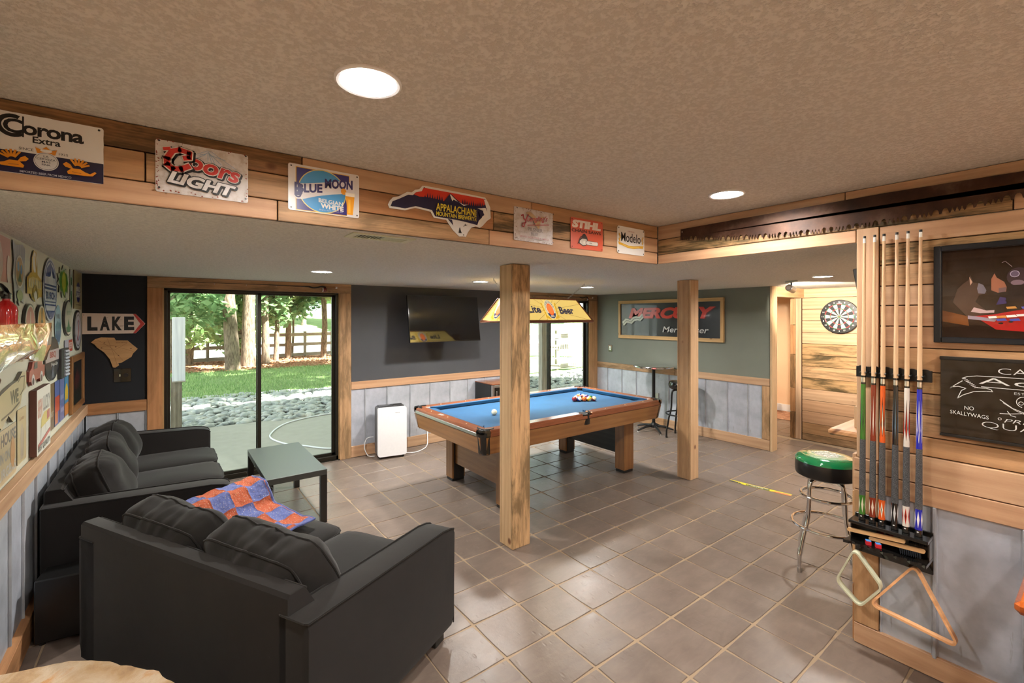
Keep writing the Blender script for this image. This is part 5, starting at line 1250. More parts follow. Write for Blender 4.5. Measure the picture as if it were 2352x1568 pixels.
for i, (cy, (nm, col)) in enumerate(zip(CY, CUE)):
    zb0, zt0 = .6895, 2.150; xb, xt = XC-.085, XC-.046; dx = (xt-xb)/(zt0-zb0)
    t = thing('pool_cue', ('pool cue with a green butt, leftmost in the rack', 'pool cue with a red-brown butt, second from the left', 'pool cue with a bright orange butt', 'pool cue with an all-black butt', 'pool cue with a white butt and red diamonds', 'pool cue with a blue and white butt, rightmost in the rack')[i], 'pool cue', (xb, cy, zb0), 0, 'cues on the wall rack', rot=(0, math.atan(dx), 0))
    rr = lambda z: .0148-(.0148-.0064)*(z/1.46)**.92
    def seg(name, z0, z1, mat, col=None, par=t):
        m = M(); m.lathe([(rr(z0), z0), (rr((z0+z1)/2), (z0+z1)/2), (rr(z1), z1)], 18, col=col); return m.build(name, mat, par)
    seg('bumper', 0, .012, 'black'); seg('butt_cap', .0121, .030, 'gloss', C(16, 16, 16)); bs = seg('butt_sleeve', .0301, .127, 'gloss', col); seg('grip_wrap', .1271, .412, 'wrap')
    fa = seg('forearm', .4121, .696, 'gloss', col)
    seg('joint_ring', .6961, .705, 'gloss', C(16, 16, 16)); seg('joint_collar', .7051, .730, 'chrome'); seg('joint_ring', .7301, .740, 'gloss', C(16, 16, 16))
    seg('shaft', .7401, 1.425, 'gloss', C(206, 172, 136)); seg('ferrule', 1.4251, 1.450, 'gloss', C(226, 226, 220)); seg('tip', 1.4501, 1.462, 'black')
    # inlays wrapped on the surface
    def inlay(par, q, z0, zm, z1, w, c_):
        m = M(); 
        def pt(z, dq): r = rr(z)+.00035; return (r*math.cos(q+dq), r*math.sin(q+dq), z)
        n_ = 4; Ls = []
        for k in range(n_+1):
            z = z0+(zm-z0)*k/n_; Ls.append((z, w*k/n_))
        for k in range(1, n_+1):
            z = zm+(z1-zm)*k/n_; Ls.append((z, w*(1-k/n_)))
        V = []; F = []
        for z, w_ in Ls: V += [pt(z, -max(w_, .01)), pt(z, 0), pt(z, max(w_, .01))]
        for k in range(len(Ls)-1):
            b0 = 3*k; F += [[b0, b0+1, b0+4, b0+3], [b0+1, b0+2, b0+5, b0+4]]
        m.faces(V, F, c_, True); return m.build('inlay', 'gloss', par)
    IN = [(C(20, 40, 16), C(200, 196, 170)), (C(206, 190, 170), C(206, 190, 170)), (C(20, 20, 20), C(222, 214, 190)), (C(96, 120, 136), C(200, 200, 200)), (C(50, 20, 16), C(190, 40, 30)), (C(210, 210, 214), C(230, 230, 230))][i]
    for k in range(6):
        q = 2*PI*k/6+.3+i; inlay(fa, q, .44, .50, .64, .42 if i in (4, 5, 2) else .2, IN[0]); 
        if i in (2, 4, 5): inlay(fa, q, .45, .49, .60, .18, IN[1] if i != 5 else col)
        inlay(bs, q, .040, .080, .118, .34, IN[1] if i != 5 else C(226, 226, 226)); 
        if i in (2, 4): inlay(bs, q, .055, .080, .105, .12, IN[0])
    if i in (4, 5): pass
    s_ = Sheet(frame_xf((-.0152, 0, .021), (0, -1, 0), (-1, 0, 0))); s_.ell(0, 0, .004, .003, C(220, 220, 220), 12); s_.build('logo_dot', 'gloss', t)
    for sy in (-1, 1):
        m = M(); m.tube([(XC-.030-CL.location.x, cy-.69+sy*.011, 0), (xb+dx*.76-CL.location.x-.008, cy-.69+sy*.0125, -.002), (xb+dx*.76-CL.location.x-.012, cy-.69+sy*.0118, .0)], [.004, .0045, .003], 6); m.build('clip', 'black', CL)
for k, (yy, lab) in enumerate(((.782, 'red chalk cube with blue top on the rack, left one'), (.742, 'red chalk cube with blue top on the rack, right one'))):
    t = thing('chalk_cube', lab, 'chalk', (XC-.125, yy-.02, .5865), .5, 'chalk cubes on the cue rack')
    m = M(); m.col = C(186, 22, 40); m.box(-.011, -.011, 0, .011, .011, .019, .001, col=C(186, 22, 40)); m.build('wrapper', 'matte', t)
    m = M(); m.box(-.0105, -.0105, .019, .0105, .0105, .0225, .001, col=C(60, 130, 200)); m.build('chalk_top', 'matte', t)
def brush(label, loc, L, rot, br):
    t = thing('table_brush', label, 'brush', loc, 0, rot=rot)
    m = M(); P = rrect(L, .017, .008, 5); m.col = (.96, .82, .62, 0); m.xf = Matrix(((0, 0, 1, 0), (1, 0, 0, 0), (0, 1, 0, 0), (0, 0, 0, 1))); m.prism(P, -.007, .007); m.build('handle', 'pine_pale', t)
    m = M()
    for i in range(int(abs(br[1]-br[0])/.008)):
        y = br[0]-i*.008*(1 if br[0] > br[1] else -1)
        for dx_ in (-.004, .004): m.tube([(dx_, y, -.008), (dx_*1.8, y-.001, -.036)], [.0034, .0014], 5)
    m.build('bristles', plain('blue_black_bristle'+label[:5], C(16, 22, 32), .9), t)['kind'] = 'stuff'
brush('long pale wooden table brush under the cue shelf', (XC-.118, .735, .643), .235, (-.10, 0, 0), (.02, .02))
brush('shorter wooden table brush with dark bristles on the lower shelf', (XC-.112, .655, .625), .215, (-.07, 0, 0), (-.015, -.10))
def hoop(name, label, cat, pts, h, th, mat, loc, rot, r=.02):
    """frame of constant wall thickness round a rounded polygon; h is its height"""
    t = thing(name, label, cat, loc, 0, rot=rot); P = []
    n = len(pts)
    for i in range(n):
        p0, p1, p2 = (Vector(pts[j % n]) for j in (i-1, i, i+1)); d0 = (p0-p1).normalized(); d1 = (p2-p1).normalized()
        a_, b_ = p1+d0*r, p1+d1*r
        for k in range(7): f = k/6; P.append(a_*(1-f)**2+p1*2*f*(1-f)+b_*f*f)
    N = len(P); V = []; F = []
    for i, p in enumerate(P):
        d = (P[(i+1) % N]-P[i-1]).normalized(); nn = Vector((d.y, -d.x))
        for (o_, z) in ((0, 0), (th, 0), (th, h), (0, h)): q = p+nn*o_; V.append((q.x, q.y, z))
    for i in range(N):
        j = (i+1) % N
        for k in range(4): k2 = (k+1) % 4; F.append([i*4+k, j*4+k, j*4+k2, i*4+k2])
    m = M(); m.faces(V, F, smooth=True); m.build('frame', mat, t, sharp=.7); return t
# local x = -Y (to the viewer's right), y = up, z towards the room
XR = lambda y, z, x, tilt=0: (Matrix.Translation((x, y, z)) @ frame_xf((0, 0, 0), (0, -1, 0), (-1, 0, 0)) @ Matrix.Rotation(tilt, 4, 'X'))
mx = XR(.810, .549, XC-.132, .10); hoop('diamond_rack', 'ivory plastic diamond ball rack hanging from the cue shelf', 'ball rack', [(0, 0), (.105, -.145), (.012, -.285), (-.082, -.195)][::-1], .032, .008, 'ivory', mx.to_translation(), mx.to_euler(), .028)
mx = XR(.584, .546, XC-.098, -.12); hoop('triangle_rack', 'wooden triangle ball rack hanging from the cue shelf', 'ball rack', [(0, 0), (.150, -.272), (-.155, -.240)][::-1], .034, .010, 'counter', mx.to_translation(), mx.to_euler(), .028)

t = thing('throw_line_strip', 'yellow and black dart throw-line strip stuck on the tile floor', 'floor sticker', (4.805, 2.204, .0015), math.atan2(-.573, .071))
m = M(); m.col = C(206, 190, 40); m.box(-.289, -.028, -.001, .289, .028, .0008); m.build('strip', 'matte', t)
s = Sheet(Matrix(), z=.001, dz=.0002); s.poly([(-.289, -.028), (-.15, -.028), (-.20, .004), (-.289, .010)], C(60, 60, 70)); s.rect(-.12, -.026, .10, .012, C(70, 84, 44)); s.poly([(.12, -.028), (.289, -.028), (.289, .004), (.16, .004)], C(200, 110, 80))
for k in range(4): s.line([(-.19+.03*k, -.02), (-.205+.03*k, .012)], .006, C(220, 200, 60))
s.text('DARTS THROW LINE', -.10, -.004, .08, .010, WHITE, .02); s.text('237 CM', -.06, -.022, .04, -.008, WHITE, .02); s.build('strip_print', 'matte', t)

# ---------------------------------------------------------------- pictures on the right-hand planks
t = thing('framed_picture', 'black framed picture of dogs playing cards at a red table', 'picture', (XC-.001, .19, 1.838)); t.rotation_euler = frame_xf((0, 0, 0), (0, -1, 0), (-1, 0, 0)).to_euler()
W_, H_ = .345, .228
for q in ((-W_, -H_, 0, -W_+.026, H_, .024), (W_-.026, -H_, 0, W_, H_, .024), (-W_+.026, H_-.026, 0, W_-.026, H_, .024), (-W_+.026, -H_, 0, W_-.026, -H_+.026, .024)): bx('frame_side', plain('black_frame', C(18, 22, 28), .35) if 'bf' not in MAT else MAT['bf'], t, *q, .003)
s = Sheet(Matrix(), z=.006); w2, h2 = W_-.02, H_-.02; s.rect(-w2, -h2, w2, h2, C(34, 24, 20))
cv = lambda y, z: (.19-y, z-1.838)
BR = C(70, 52, 44); GR_ = C(110, 104, 116); FL = C(190, 150, 130)
s.poly([cv(.506, 1.762), cv(.421, 1.735), cv(.416, 1.69), cv(.506, 1.71)], C(112, 64, 30))
s.poly([cv(.40, 1.735), cv(.34, 1.742), cv(.246, 1.765), cv(.10, 1.77), cv(-.05, 1.755), cv(-.13, 1.735), cv(-.10, 1.69), cv(.10, 1.655), cv(.33, 1.675)], C(172, 34, 34))
s.poly([cv(.47, 1.80), cv(.455, 1.86), cv(.435, 1.885), cv(.418, 1.90), cv(.412, 1.925), cv(.402, 1.888), cv(.375, 1.880), cv(.362, 1.858), cv(.36, 1.838), cv(.383, 1.830), cv(.395, 1.80), cv(.36, 1.76), cv(.35, 1.745), cv(.42, 1.73)], BR)
s.poly([cv(.385, 1.885), cv(.370, 1.875), cv(.360, 1.850), cv(.366, 1.835), cv(.386, 1.838), cv(.39, 1.86)], GR_); s.poly([cv(.415, 1.915), cv(.405, 1.89), cv(.412, 1.875)], FL)
s.poly([cv(.40, 1.775), cv(.36, 1.760), cv(.335, 1.762), cv(.336, 1.750), cv(.38, 1.748), cv(.41, 1.755)], C(186, 160, 160)); s.poly([cv(.42, 1.738), cv(.36, 1.728), cv(.325, 1.722), cv(.335, 1.710), cv(.42, 1.722)], C(150, 136, 150))
s.poly([cv(.345, 1.90), cv(.335, 1.925), cv(.328, 1.905), cv(.305, 1.885), cv(.298, 1.862), cv(.30, 1.842), cv(.325, 1.838), cv(.345, 1.85)], C(150, 96, 74)); s.poly([cv(.322, 1.858), cv(.299, 1.862), cv(.302, 1.842), cv(.322, 1.838)], C(110, 84, 84))
s.poly([cv(.318, 1.82), cv(.300, 1.815), cv(.298, 1.79), cv(.33, 1.785)], C(60, 50, 96))
for ex_ in (.262, .04, -.08):
    s.ell(*cv(ex_, 1.905), .036, .040, C(56, 42, 48), 20); s.ell(*cv(ex_+.012, 1.918), .013, .013, C(96, 84, 104), 14); s.ring(*cv(ex_+.012, 1.918), .012, .0145, C(170, 160, 186), 16); s.ell(*cv(ex_+.004, 1.88), .020, .012, C(120, 100, 112), 14)
    s.line([cv(ex_+.02, 1.95), cv(ex_+.04, 1.975), cv(ex_+.05, 1.97)], .0018, C(150, 130, 130)); s.poly([cv(ex_-.02, 1.87), cv(ex_+.02, 1.87), cv(ex_+.04, 1.80), cv(ex_-.04, 1.80)], C(30, 26, 30))
for y0_, z0_, c_ in ((.355, 1.733, WHITE), (.330, 1.735, C(206, 130, 60)), (.30, 1.738, WHITE), (.27, 1.742, WHITE), (.33, 1.722, C(70, 80, 170)), (.29, 1.722, C(70, 80, 170)), (.30, 1.775, C(200, 140, 70)), (.255, 1.775, C(90, 90, 180)), (.2, 1.74, WHITE), (.12, 1.745, WHITE), (.05, 1.73, WHITE)):
    s.poly([cv(y0_, z0_), cv(y0_-.028, z0_+.003), cv(y0_-.034, z0_-.007), cv(y0_-.004, z0_-.009)], c_)
s.ell(*cv(.315, 1.703), .008, .004, C(30, 24, 26), 12); s.ell(*cv(.285, 1.71), .007, .004, C(40, 34, 40), 12)
s.build('picture_print', 'gloss', t)
t = thing('glass_sign', 'dark glass sign etched with white outline lettering below the dog picture', 'sign', (XC-.001, .12, 1.362)); t.rotation_euler = frame_xf((0, 0, 0), (0, -1, 0), (-1, 0, 0)).to_euler()
m = M(); m.box(-.392, -.186, .006, .392, .182, .012, .001); m.build('glass_panel', 'screen', t)
bx('top_frame', 'black_wood', t, -.394, .168, 0, .394, .184, .022, .002); bx('bottom_frame', 'black_wood', t, -.394, -.190, 0, .394, -.178, .022, .002)
s = Sheet(Matrix(), z=.0125); cv = lambda y, z: (.12-y, z-1.362); LG = C(206, 204, 200)
tx = lambda b_, y0_, z0_, y1_, z1_, bold=-.02, **k: s.text(b_, .12-y0_, z0_-1.362, .12-y1_, z1_-1.362, LG, bold, **k)
tx('CAPTAIN', .324, 1.479, .05, 1.505, -.015); tx('Adams', .384, 1.430, -.03, 1.459, -.010)
s.line([cv(.438, 1.449), cv(.42, 1.458), cv(.39, 1.464), cv(.30, 1.466), cv(-.1, 1.466)], .0028, LG); s.line([cv(.375, 1.417), cv(-.06, 1.417)], .0028, LG)
for k in range(8): s.line([cv(.436-.0055*k, 1.446-.0052*k), cv(.426-.0055*k, 1.449-.0052*k)], .0028, LG)
s.line([cv(.437, 1.437), cv(.462, 1.415), cv(.478, 1.398), cv(.474, 1.405), cv(.45, 1.410), cv(.425, 1.404), cv(.44, 1.392), cv(.453, 1.355), cv(.435, 1.372), cv(.40, 1.392), cv(.36, 1.398), cv(.34, 1.399), cv(.345, 1.408), cv(.36, 1.412), cv(.395, 1.411)], .0030, LG)
tx('EST.', .275, 1.395, .24, 1.405, -.01); tx('NO', .430, 1.306, .399, 1.323, .0); tx('SKALLYWAGS', .478, 1.281, .352, 1.298, .0, slope=-.06)
s.line([cv(.317, 1.367), cv(.28, 1.335), cv(.235, 1.315)], .0028, LG); s.line([cv(.308, 1.355), cv(.27, 1.326), cv(.235, 1.309)], .0020, LG); s.line([cv(.317, 1.307), cv(.29, 1.309), cv(.24, 1.319)], .0028, LG); s.line([cv(.295, 1.320), cv(.285, 1.303), cv(.27, 1.299)], .0026, LG)
s.ring(*cv(.245, 1.365), .022, .0245, LG, 20, PI*.2, PI*1.4); s.ring(*cv(.255, 1.360), .006, .008, LG, 12)
tx('PRIVATE', .305, 1.270, .12, 1.286, -.01, shear=.25); s.ring(*cv(.318, 1.283), .004, .006, LG, 12); tx('QUARTERS', .374, 1.232, .0, 1.264, -.02)
s.build('etched_lettering', 'matte', t)

# bar counter, television and wooden armchair at the right
t = thing('bar_counter', 'pale wooden bar counter end visible beyond the cue wall', 'counter', (3.48, 1.16, 0))
m = M(); m.box(0, -.62, .958, 1.5, 0, 1.0, .012, 0); m.build('countertop', 'counter', t); bx('front_panel', 'pine', t, .25, -.34, 0, 1.5, -.30, .958, .003, tone=wt('b'))
bx('back_board', 'pine_pale', t, .16, -.145, 1.0, .20, -.10, 1.14, .002, tone=wt('f'))
m = M(); m.xf = Matrix.Translation((.30, 0, 0)); m.tube([(0, -.10, .95), (0, -.29, .80)], .012, 6); m.build('bracket', 'black_metal', t)
t = thing('bar_television', 'dark back of a tilted television just behind the cue wall', 'television', (3.16, .86, 1.80), 0, rot=(-.16, 0, 0)); 
m = M(); m.box(0, 0, -.2, .9, .035, .215, .004); m.build('housing', 'black', t); m = M(); m.box(-.06, -.02, -.03, .3, .0, .03, .002); m.build('mount', 'black_metal', t)
t = thing('wooden_armchair', 'corner of a red-brown wooden armrest at the right edge', 'chair', (2.222, -.06, 0))
for yy in (.185, -.335): bx('armrest', 'orange_wood', t, 0, yy, .755, .56, yy+.085, .80, .014, ax=0)
bx('seat', 'orange_wood', t, .03, -.30, .42, .56, .235, .46, .01)
for xx in (.05, .50):
    for yy in (.20, -.32): bx('leg', 'orange_wood', t, xx, yy, 0, xx+.045, yy+.045, .754, .006)
bx('backrest', 'orange_wood', t, .555, -.30, .5, .59, .235, 1.05, .012)

# ---------------------------------------------------------------- left wall: hearth, mantel, extinguisher
HS = [(-.60, 2.43), (-.475, 2.412), (-.406, 2.391), (-.359, 2.376), (-.288, 2.357), (-.223, 2.311), (-.184, 2.276), (-.091, 2.169), (-.072, 2.147), (-.021, 2.093), (-.012, 2.058), (.016, 2.008), (.024, 1.992), (.06, 1.90), (.05, 1.6), (.08, 1.2), (.06, .6), (.05, -.4), (-.60, -.4)]
t = thing('stone_hearth', 'tan flagstone hearth ledge in the bottom left corner', 'hearth', (0, 0, 0))
HS2 = []
for i, p in enumerate(HS):
    q = HS[(i+1) % len(HS)]; L_ = math.dist(p, q); n_ = max(1, int(L_/.02))
    for j in range(n_):
        x = p[0]+(q[0]-p[0])*j/n_; y = p[1]+(q[1]-p[1])*j/n_; w_ = noise.noise(Vector((x*25, y*25, 0)))*.006*(j > 0); HS2.append((x+w_, y+w_))
m = M(); m.prism(HS2, .392, .45); m.build('flagstone', 'flag', t); m = M(); m.prism([(-.60, 2.30), (-.2, 2.18), (-.06, 1.9), (-.04, -.38), (-.60, -.38)], 0, .392); m.build('stone_base', 'flag', t)
ch = thing('stone_chimney', 'tan stone chimney breast with the mantel, at the far left', 'fireplace', (-.60, .5, .45))
m = M(); m.box(0, -.9, 0, .12, .95, 1.955, .02); m.build('chimney_core', 'flag', ch)
z = 0
while z < 1.92:
    y = -.88; hh = random.uniform(.12, .22)
    while y < .92:
        w_ = random.uniform(.15, .34); y1 = min(y+w_, .94); z1 = min(z+hh, 1.95)
        if not (z1 > 1.02 and z < 1.28): bx('stone', 'flag', ch, .09, y+.006, z+.006, .12+random.uniform(.005, .03), y1-.006, z1-.006, .012)
        y = y1
    z += hh
t = thing('mantel_slab', 'glossy live-edge burl mantel slab at the left edge', 'mantel', (0, 0, 0))
def edge(u): return noise.noise(Vector((u*9, 2.2, 0)))*.012
V = []; F = []; N = 46
for i in range(N+1):
    u = i/N; y = -.35+1.795*u; xx = -.200+edge(y)*.6-(.03 if i == N else 0)
    V += [(-.455, y, 1.718), (xx-.004, y, 1.718), (xx+.004*math.sin(y*30), y, 1.700), (xx+.006*math.sin(y*21+1), y, 1.670), (xx-.012, y, 1.645+.008*math.sin(y*17)), (-.455, y, 1.642)]
for i in range(N):
    for k in range(6): k2 = (k+1) % 6; F.append([i*6+k, i*6+k2, (i+1)*6+k2, (i+1)*6+k])
F += [[k for k in range(5, -1, -1)], [N*6+k for k in range(6)]]
F = [f[::-1] for f in F]
m = M(); m.faces(V, F, smooth=True); m.build('slab', 'burl', t, sharp=.7)
m = M(); c0 = Vector((-.375, 1.33, 1.60)); P_ = []
m.xf = Matrix.Translation(c0)
def rock(m, r, seed, n=8):
    m.grid(lambda u, v: tuple((r[k]*q*(1+.22*noise.noise(Vector((math.cos(2*PI*u)*1.5+seed, math.sin(2*PI*u)*1.5, v*3))))) for k, q in enumerate((math.cos(2*PI*u)*math.sin(PI*v), math.sin(2*PI*u)*math.sin(PI*v), math.cos(PI*v)))), n*2, n, uvf=None)
rock(m, (.10, .15, .072), 3, 8); m.build('corbel', 'bark', t)
t = thing('fire_extinguisher', 'small red fire extinguisher behind the mantel on the left wall', 'fire extinguisher', (-.568, 2.98, 1.50))
m = M(); m.lathe([(.03, .13), (.038, .14), (.038, .255), (.034, .277), (.022, .295), (.013, .304), (.012, .318)], 28); m.build('cylinder', 'red_ext', t)
m = M(); m.lathe([(.016, .312), (.016, .335), (.01, .34)], 16); m.tube([(0, 0, .330), (.0, -.06, .338), (0, -.085, .325)], .008, 8); m.build('valve', 'black', t)
m = M(); m.tube([(0, .02, .336), (0, -.03, .358), (0, -.10, .372)], .006, 6, sc=(1.6, .6)); m.build('handle', 'black', t)
m = M(); m.tube([(0, .018, .330), (.0, .036, .330)], .013, 14); m.build('gauge', 'chrome', t)
m = M(); m.box(-.048, -.01, .15, -.036, .01, .26, .002); m.build('wall_bracket', 'black_metal', t)

# signs on the left wall: local x = +Y (viewer's right), y = up
WXF = lambda y, z, x=XW+.001: frame_xf((x, y, z), (0, 1, 0), (1, 0, 0))
def wsign(name, label, y0, y1, z0, z1, outline, face, edge=None, th=.002, mat='enamel', lift=.002, cat='sign'):
    w, h = y1-y0, z1-z0
    O = outline(w, h) if callable(outline) else [(x*w, y*h) for x, y in outline]
    t, s = plate(name, label, WXF((y0+y1)/2, (z0+z1)/2), O, face, edge or C(60, 60, 60), th=th, cat=cat, mat=mat, lift=lift)
    return t, s, w, h
ELL = lambda w, h: [(w/2*math.cos(2*PI*k/36), h/2*math.sin(2*PI*k/36)) for k in range(36)]
RR = lambda w, h: rrect(w, h, .006)
PALE = C(214, 212, 202)
# large poster, cut by the frame edge
t, s, w, h = wsign('metal_sign', 'faded red and white poster sign above the fire extinguisher', 2.86, 3.286, 1.66, 2.115, RR, PALE, th=.0015)
s.rect(-w/2+.004, h*.02, w/2-.004, h/2-.004, C(206, 150, 140)); s.ell(-.02, h*.22, .10, .11, C(224, 210, 200), 24)
for k in range(5): s.ring(-.02, h*.22, .035+.015*k, .038+.015*k, C(190, 140, 132), 24)
s.text('BUDWEISER', -w*.4, -h*.17, w*.42, -h*.06, C(160, 156, 150), .03); s.ell(.17, h*.16, .035, .07, C(226, 216, 206), 16); s.build('printed_face', 'enamel', t)
# peacock-like tall tin
t, s, w, h = wsign('shaped_sign', 'tall embossed silver and tan tin sign beside the extinguisher', 3.31, 3.567, 1.79, 2.115, [(-.5, .5), (-.3, .44), (.3, .5), (.5, .42), (.42, .1), (.48, -.1), (.3, -.3), (.36, -.46), (.1, -.4), (0, -.5), (-.14, -.4), (-.34, -.48), (-.36, -.3), (-.48, -.05), (-.4, .2)], C(176, 184, 190), th=.004)
for k in range(7): s.line([(-.09+.03*k, h*.22), (-.105+.035*k, h*.46)], .006, C(120, 134, 160))
s.ell(0, h*.04, w*.33, h*.26, C(226, 224, 214), 28); s.ell(0, h*.04, w*.29, h*.23, C(170, 132, 74), 28); s.ell(-.03, h*.12, .02, .026, C(70, 130, 180), 12); s.ell(.03, h*.08, .02, .026, C(70, 130, 180), 12); s.poly([(-.04, -h*.12), (0, h*.06), (.04, -h*.12)], C(50, 96, 50)); s.ell(0, -h*.34, w*.24, h*.09, C(150, 160, 110), 20); s.build('printed_face', 'enamel', t)
t, s, w, h = wsign('shaped_sign', 'yellow and white tap-shaped beer sign, third along the top row', 3.606, 3.983, 1.819, 2.115, [(-.08, .5), (.1, .48), (.16, .3), (.18, .04), (.42, -.02), (.5, -.12), (.5, -.38), (.3, -.4), (.16, -.44), (0, -.5), (-.2, -.44), (-.3, -.36), (-.5, -.36), (-.5, -.06), (-.3, .04), (-.22, .06), (-.2, .34)], C(206, 172, 40), th=.004)
s.ell(-.005, h*.27, w*.13, h*.2, C(226, 224, 216), 24); s.line([(0, h*.38), (.02, h*.2), (.03, h*.1)], .022, C(220, 180, 40)); s.poly([(-w*.42, -h*.10), (-w*.2, -h*.02), (w*.2, -h*.03), (w*.42, -h*.12), (w*.42, -h*.24), (-w*.42, -h*.24)], C(224, 206, 130))
for k in range(7): s.line([(-w*.36+k*w*.12, -h*.21), (-w*.34+k*w*.115, -h*.08)], .012, C(206, 206, 200))
s.ring(0, -h*.42, .055, .075, C(180, 150, 30), 20, 0, PI); s.ell(0, -h*.38, .04, .03, C(226, 224, 210), 16); s.build('printed_face', 'enamel', t)
BL = C(44, 70, 140)
t, s, w, h = wsign('oval_sign', 'large blue and white oval beer sign with a sailboat', 4.008, 4.463, 1.702, 2.115, ELL, C(190, 194, 206), th=.005)
s.ell(0, 0, w*.46, h*.47, BL); s.ell(0, 0, w*.42, h*.44, C(206, 210, 220)); s.poly([(-w*.34, h*.20), (w*.34, h*.20), (w*.25, h*.33), (0, h*.44), (-w*.25, h*.33)], BL); s.poly([(-.05, h*.0), (.03, h*.36), (.10, h*.06)], C(224, 226, 230)); s.poly([(-.10, h*.18), (-.03, h*.04), (.0, h*.22)], C(224, 226, 230))
s.rect(-w*.41, h*.055, w*.41, h*.085, BL); s.rect(-w*.415, -h*.0, w*.415, h*.035, BL); s.text('BUSCH', -w*.32, -h*.15, w*.32, -h*.03, BL, .04); s.rect(-w*.39, -h*.20, w*.39, -h*.18, BL); s.rect(-w*.375, -h*.25, w*.375, -h*.225, BL); s.poly([(-w*.28, -h*.33), (w*.28, -h*.33), (w*.1, -h*.43), (-w*.1, -h*.43)], BL); s.build('printed_face', 'enamel', t)
t, s, w, h = wsign('shaped_sign', 'spiky green and yellow hop-shaped tin sign', 4.463, 4.988, 1.869, 2.115, [(.5*(1 if k % 2 else .72)*math.cos(2*PI*k/22+.2), .5*(1 if k % 2 else .7)*math.sin(2*PI*k/22+.2)) for k in range(22)], C(176, 190, 160), th=.004)
for k in range(8): q = 2*PI*k/8; s.ell(w*.24*math.cos(q), h*.24*math.sin(q), w*.12, h*.12, C(86, 160, 50), 14)
s.ell(0, 0, w*.16, h*.30, C(190, 196, 50), 18); s.poly([(-w*.08, -h*.2), (w*.08, -h*.2), (0, -h*.5)], C(170, 190, 50)); s.build('printed_face', 'enamel', t)
t, s, w, h = wsign('metal_sign', 'narrow white and green strip sign near the corner', 5.03, 5.137, 1.80, 2.112, RR, C(206, 210, 206)); s.rect(-w*.3, -h*.48, w*.3, h*.3, C(40, 110, 56)); s.rect(-w*.2, -h*.05, w*.2, h*.1, C(220, 226, 220)); s.build('printed_face', 'enamel', t)
t, s, w, h = wsign('metal_sign', 'tan beer sign with blue oval and white lettering in the corner', 5.20, 5.60, 1.80, 2.122, RR, C(176, 160, 110), C(90, 70, 44), th=.006)
s.ell(.02, -h*.05, w*.27, h*.27, C(40, 40, 110), 28); s.text('BUD', -.085, -h*.04, .115, h*.10, WHITE, .05); s.text('LIGHT', -.10, -h*.19, .14, -h*.06, WHITE, .05); s.line([(.0, h*.22), (.03, h*.36)], .006, C(90, 80, 50)); s.rect(-w*.3, -h*.40, w*.36, -h*.38, C(96, 90, 70)); s.build('printed_face', 'enamel', t)
t, s, w, h = wsign('oval_sign', 'pink oval beer sign half hidden by the mantel', 3.51, 3.762, 1.56, 1.805, ELL, C(40, 40, 44), th=.012); s.ell(0, 0, w*.46, h*.47, PALE); s.ell(0, 0, w*.42, h*.43, C(196, 110, 104)); s.line([(0, -h*.2), (0, h*.3)], .016, C(206, 206, 196)); s.build('printed_face', 'enamel', t)
t, s, w, h = wsign('oval_sign', 'amber oval beer sign with a dark bottle half hidden by the mantel', 3.806, 4.046, 1.56, 1.807, ELL, C(40, 40, 44), th=.012); s.ell(0, 0, w*.46, h*.47, PALE); s.ell(0, 0, w*.42, h*.43, C(206, 150, 50)); s.line([(0, h*.05), (0, h*.38)], .03, C(70, 50, 30)); s.poly([(-.05, -h*.2), (.05, -h*.2), (.03, h*.12), (-.03, h*.12)], C(60, 70, 30)); s.build('printed_face', 'enamel', t)
t, s, w, h = wsign('oval_sign', 'pale teal oval sign with a mountain picture', 4.40, 4.65, 1.53, 1.816, ELL, C(150, 190, 206)); s.poly([(-w*.42, -h*.02), (-w*.1, h*.12), (w*.1, h*.05), (w*.3, h*.1), (w*.45, -h*.02), (w*.35, -h*.3), (-w*.35, -h*.3)], C(70, 130, 150)); s.poly([(-w*.4, -h*.14), (w*.4, -h*.14), (w*.2, -h*.42), (-w*.2, -h*.42)], C(50, 100, 140)); s.text('NU', -w*.26, h*.16, w*.26, h*.28, C(60, 70, 90), .02); s.build('printed_face', 'enamel', t)
t, s, w, h = wsign('oval_sign', 'green and cream oval sign with a black edge', 4.70, 5.051, 1.587, 1.861, ELL, C(30, 30, 30), th=.012); s.ell(.008, 0, w*.45, h*.47, C(206, 206, 190)); s.ell(.008, 0, w*.40, h*.42, C(196, 200, 178)); s.poly([(-w*.30, -h*.25), (w*.32, -h*.25), (w*.2, -h*.40), (-w*.2, -h*.40)], C(50, 130, 80)); s.poly([(-w*.15, -h*.25), (0, -h*.02), (w*.15, -h*.25)], C(60, 140, 90)); s.rect(-w*.25, h*.08, w*.25, h*.2, C(160, 176, 150)); s.build('printed_face', 'enamel', t)
t, s, w, h = wsign('round_sign', 'round black and white ringed sign in the corner', 5.19, 5.566, 1.445, 1.79, ELL, C(24, 24, 30), th=.010); s.ring(0, 0, w*.40, w*.45, C(200, 200, 206), 36, ey=h/w); s.ell(0, 0, w*.37, h*.37, C(200, 200, 210), 32); s.ring(0, 0, w*.22, w*.26, C(90, 100, 140), 30, ey=h/w); s.line([(-.04, -.08), (.02, .0), (.0, .08)], .03, C(186, 50, 50)); s.build('printed_face', 'enamel', t)
t, s, w, h = wsign('metal_sign', 'small pale blue and red rectangular sign', 4.78, 5.15, 1.455, 1.555, RR, C(186, 196, 214)); s.rect(.0, -h*.46, w*.48, h*.46, C(206, 76, 56)); s.text('BEER', .02, -h*.25, w*.42, h*.25, WHITE, .02); s.build('printed_face', 'enamel', t)
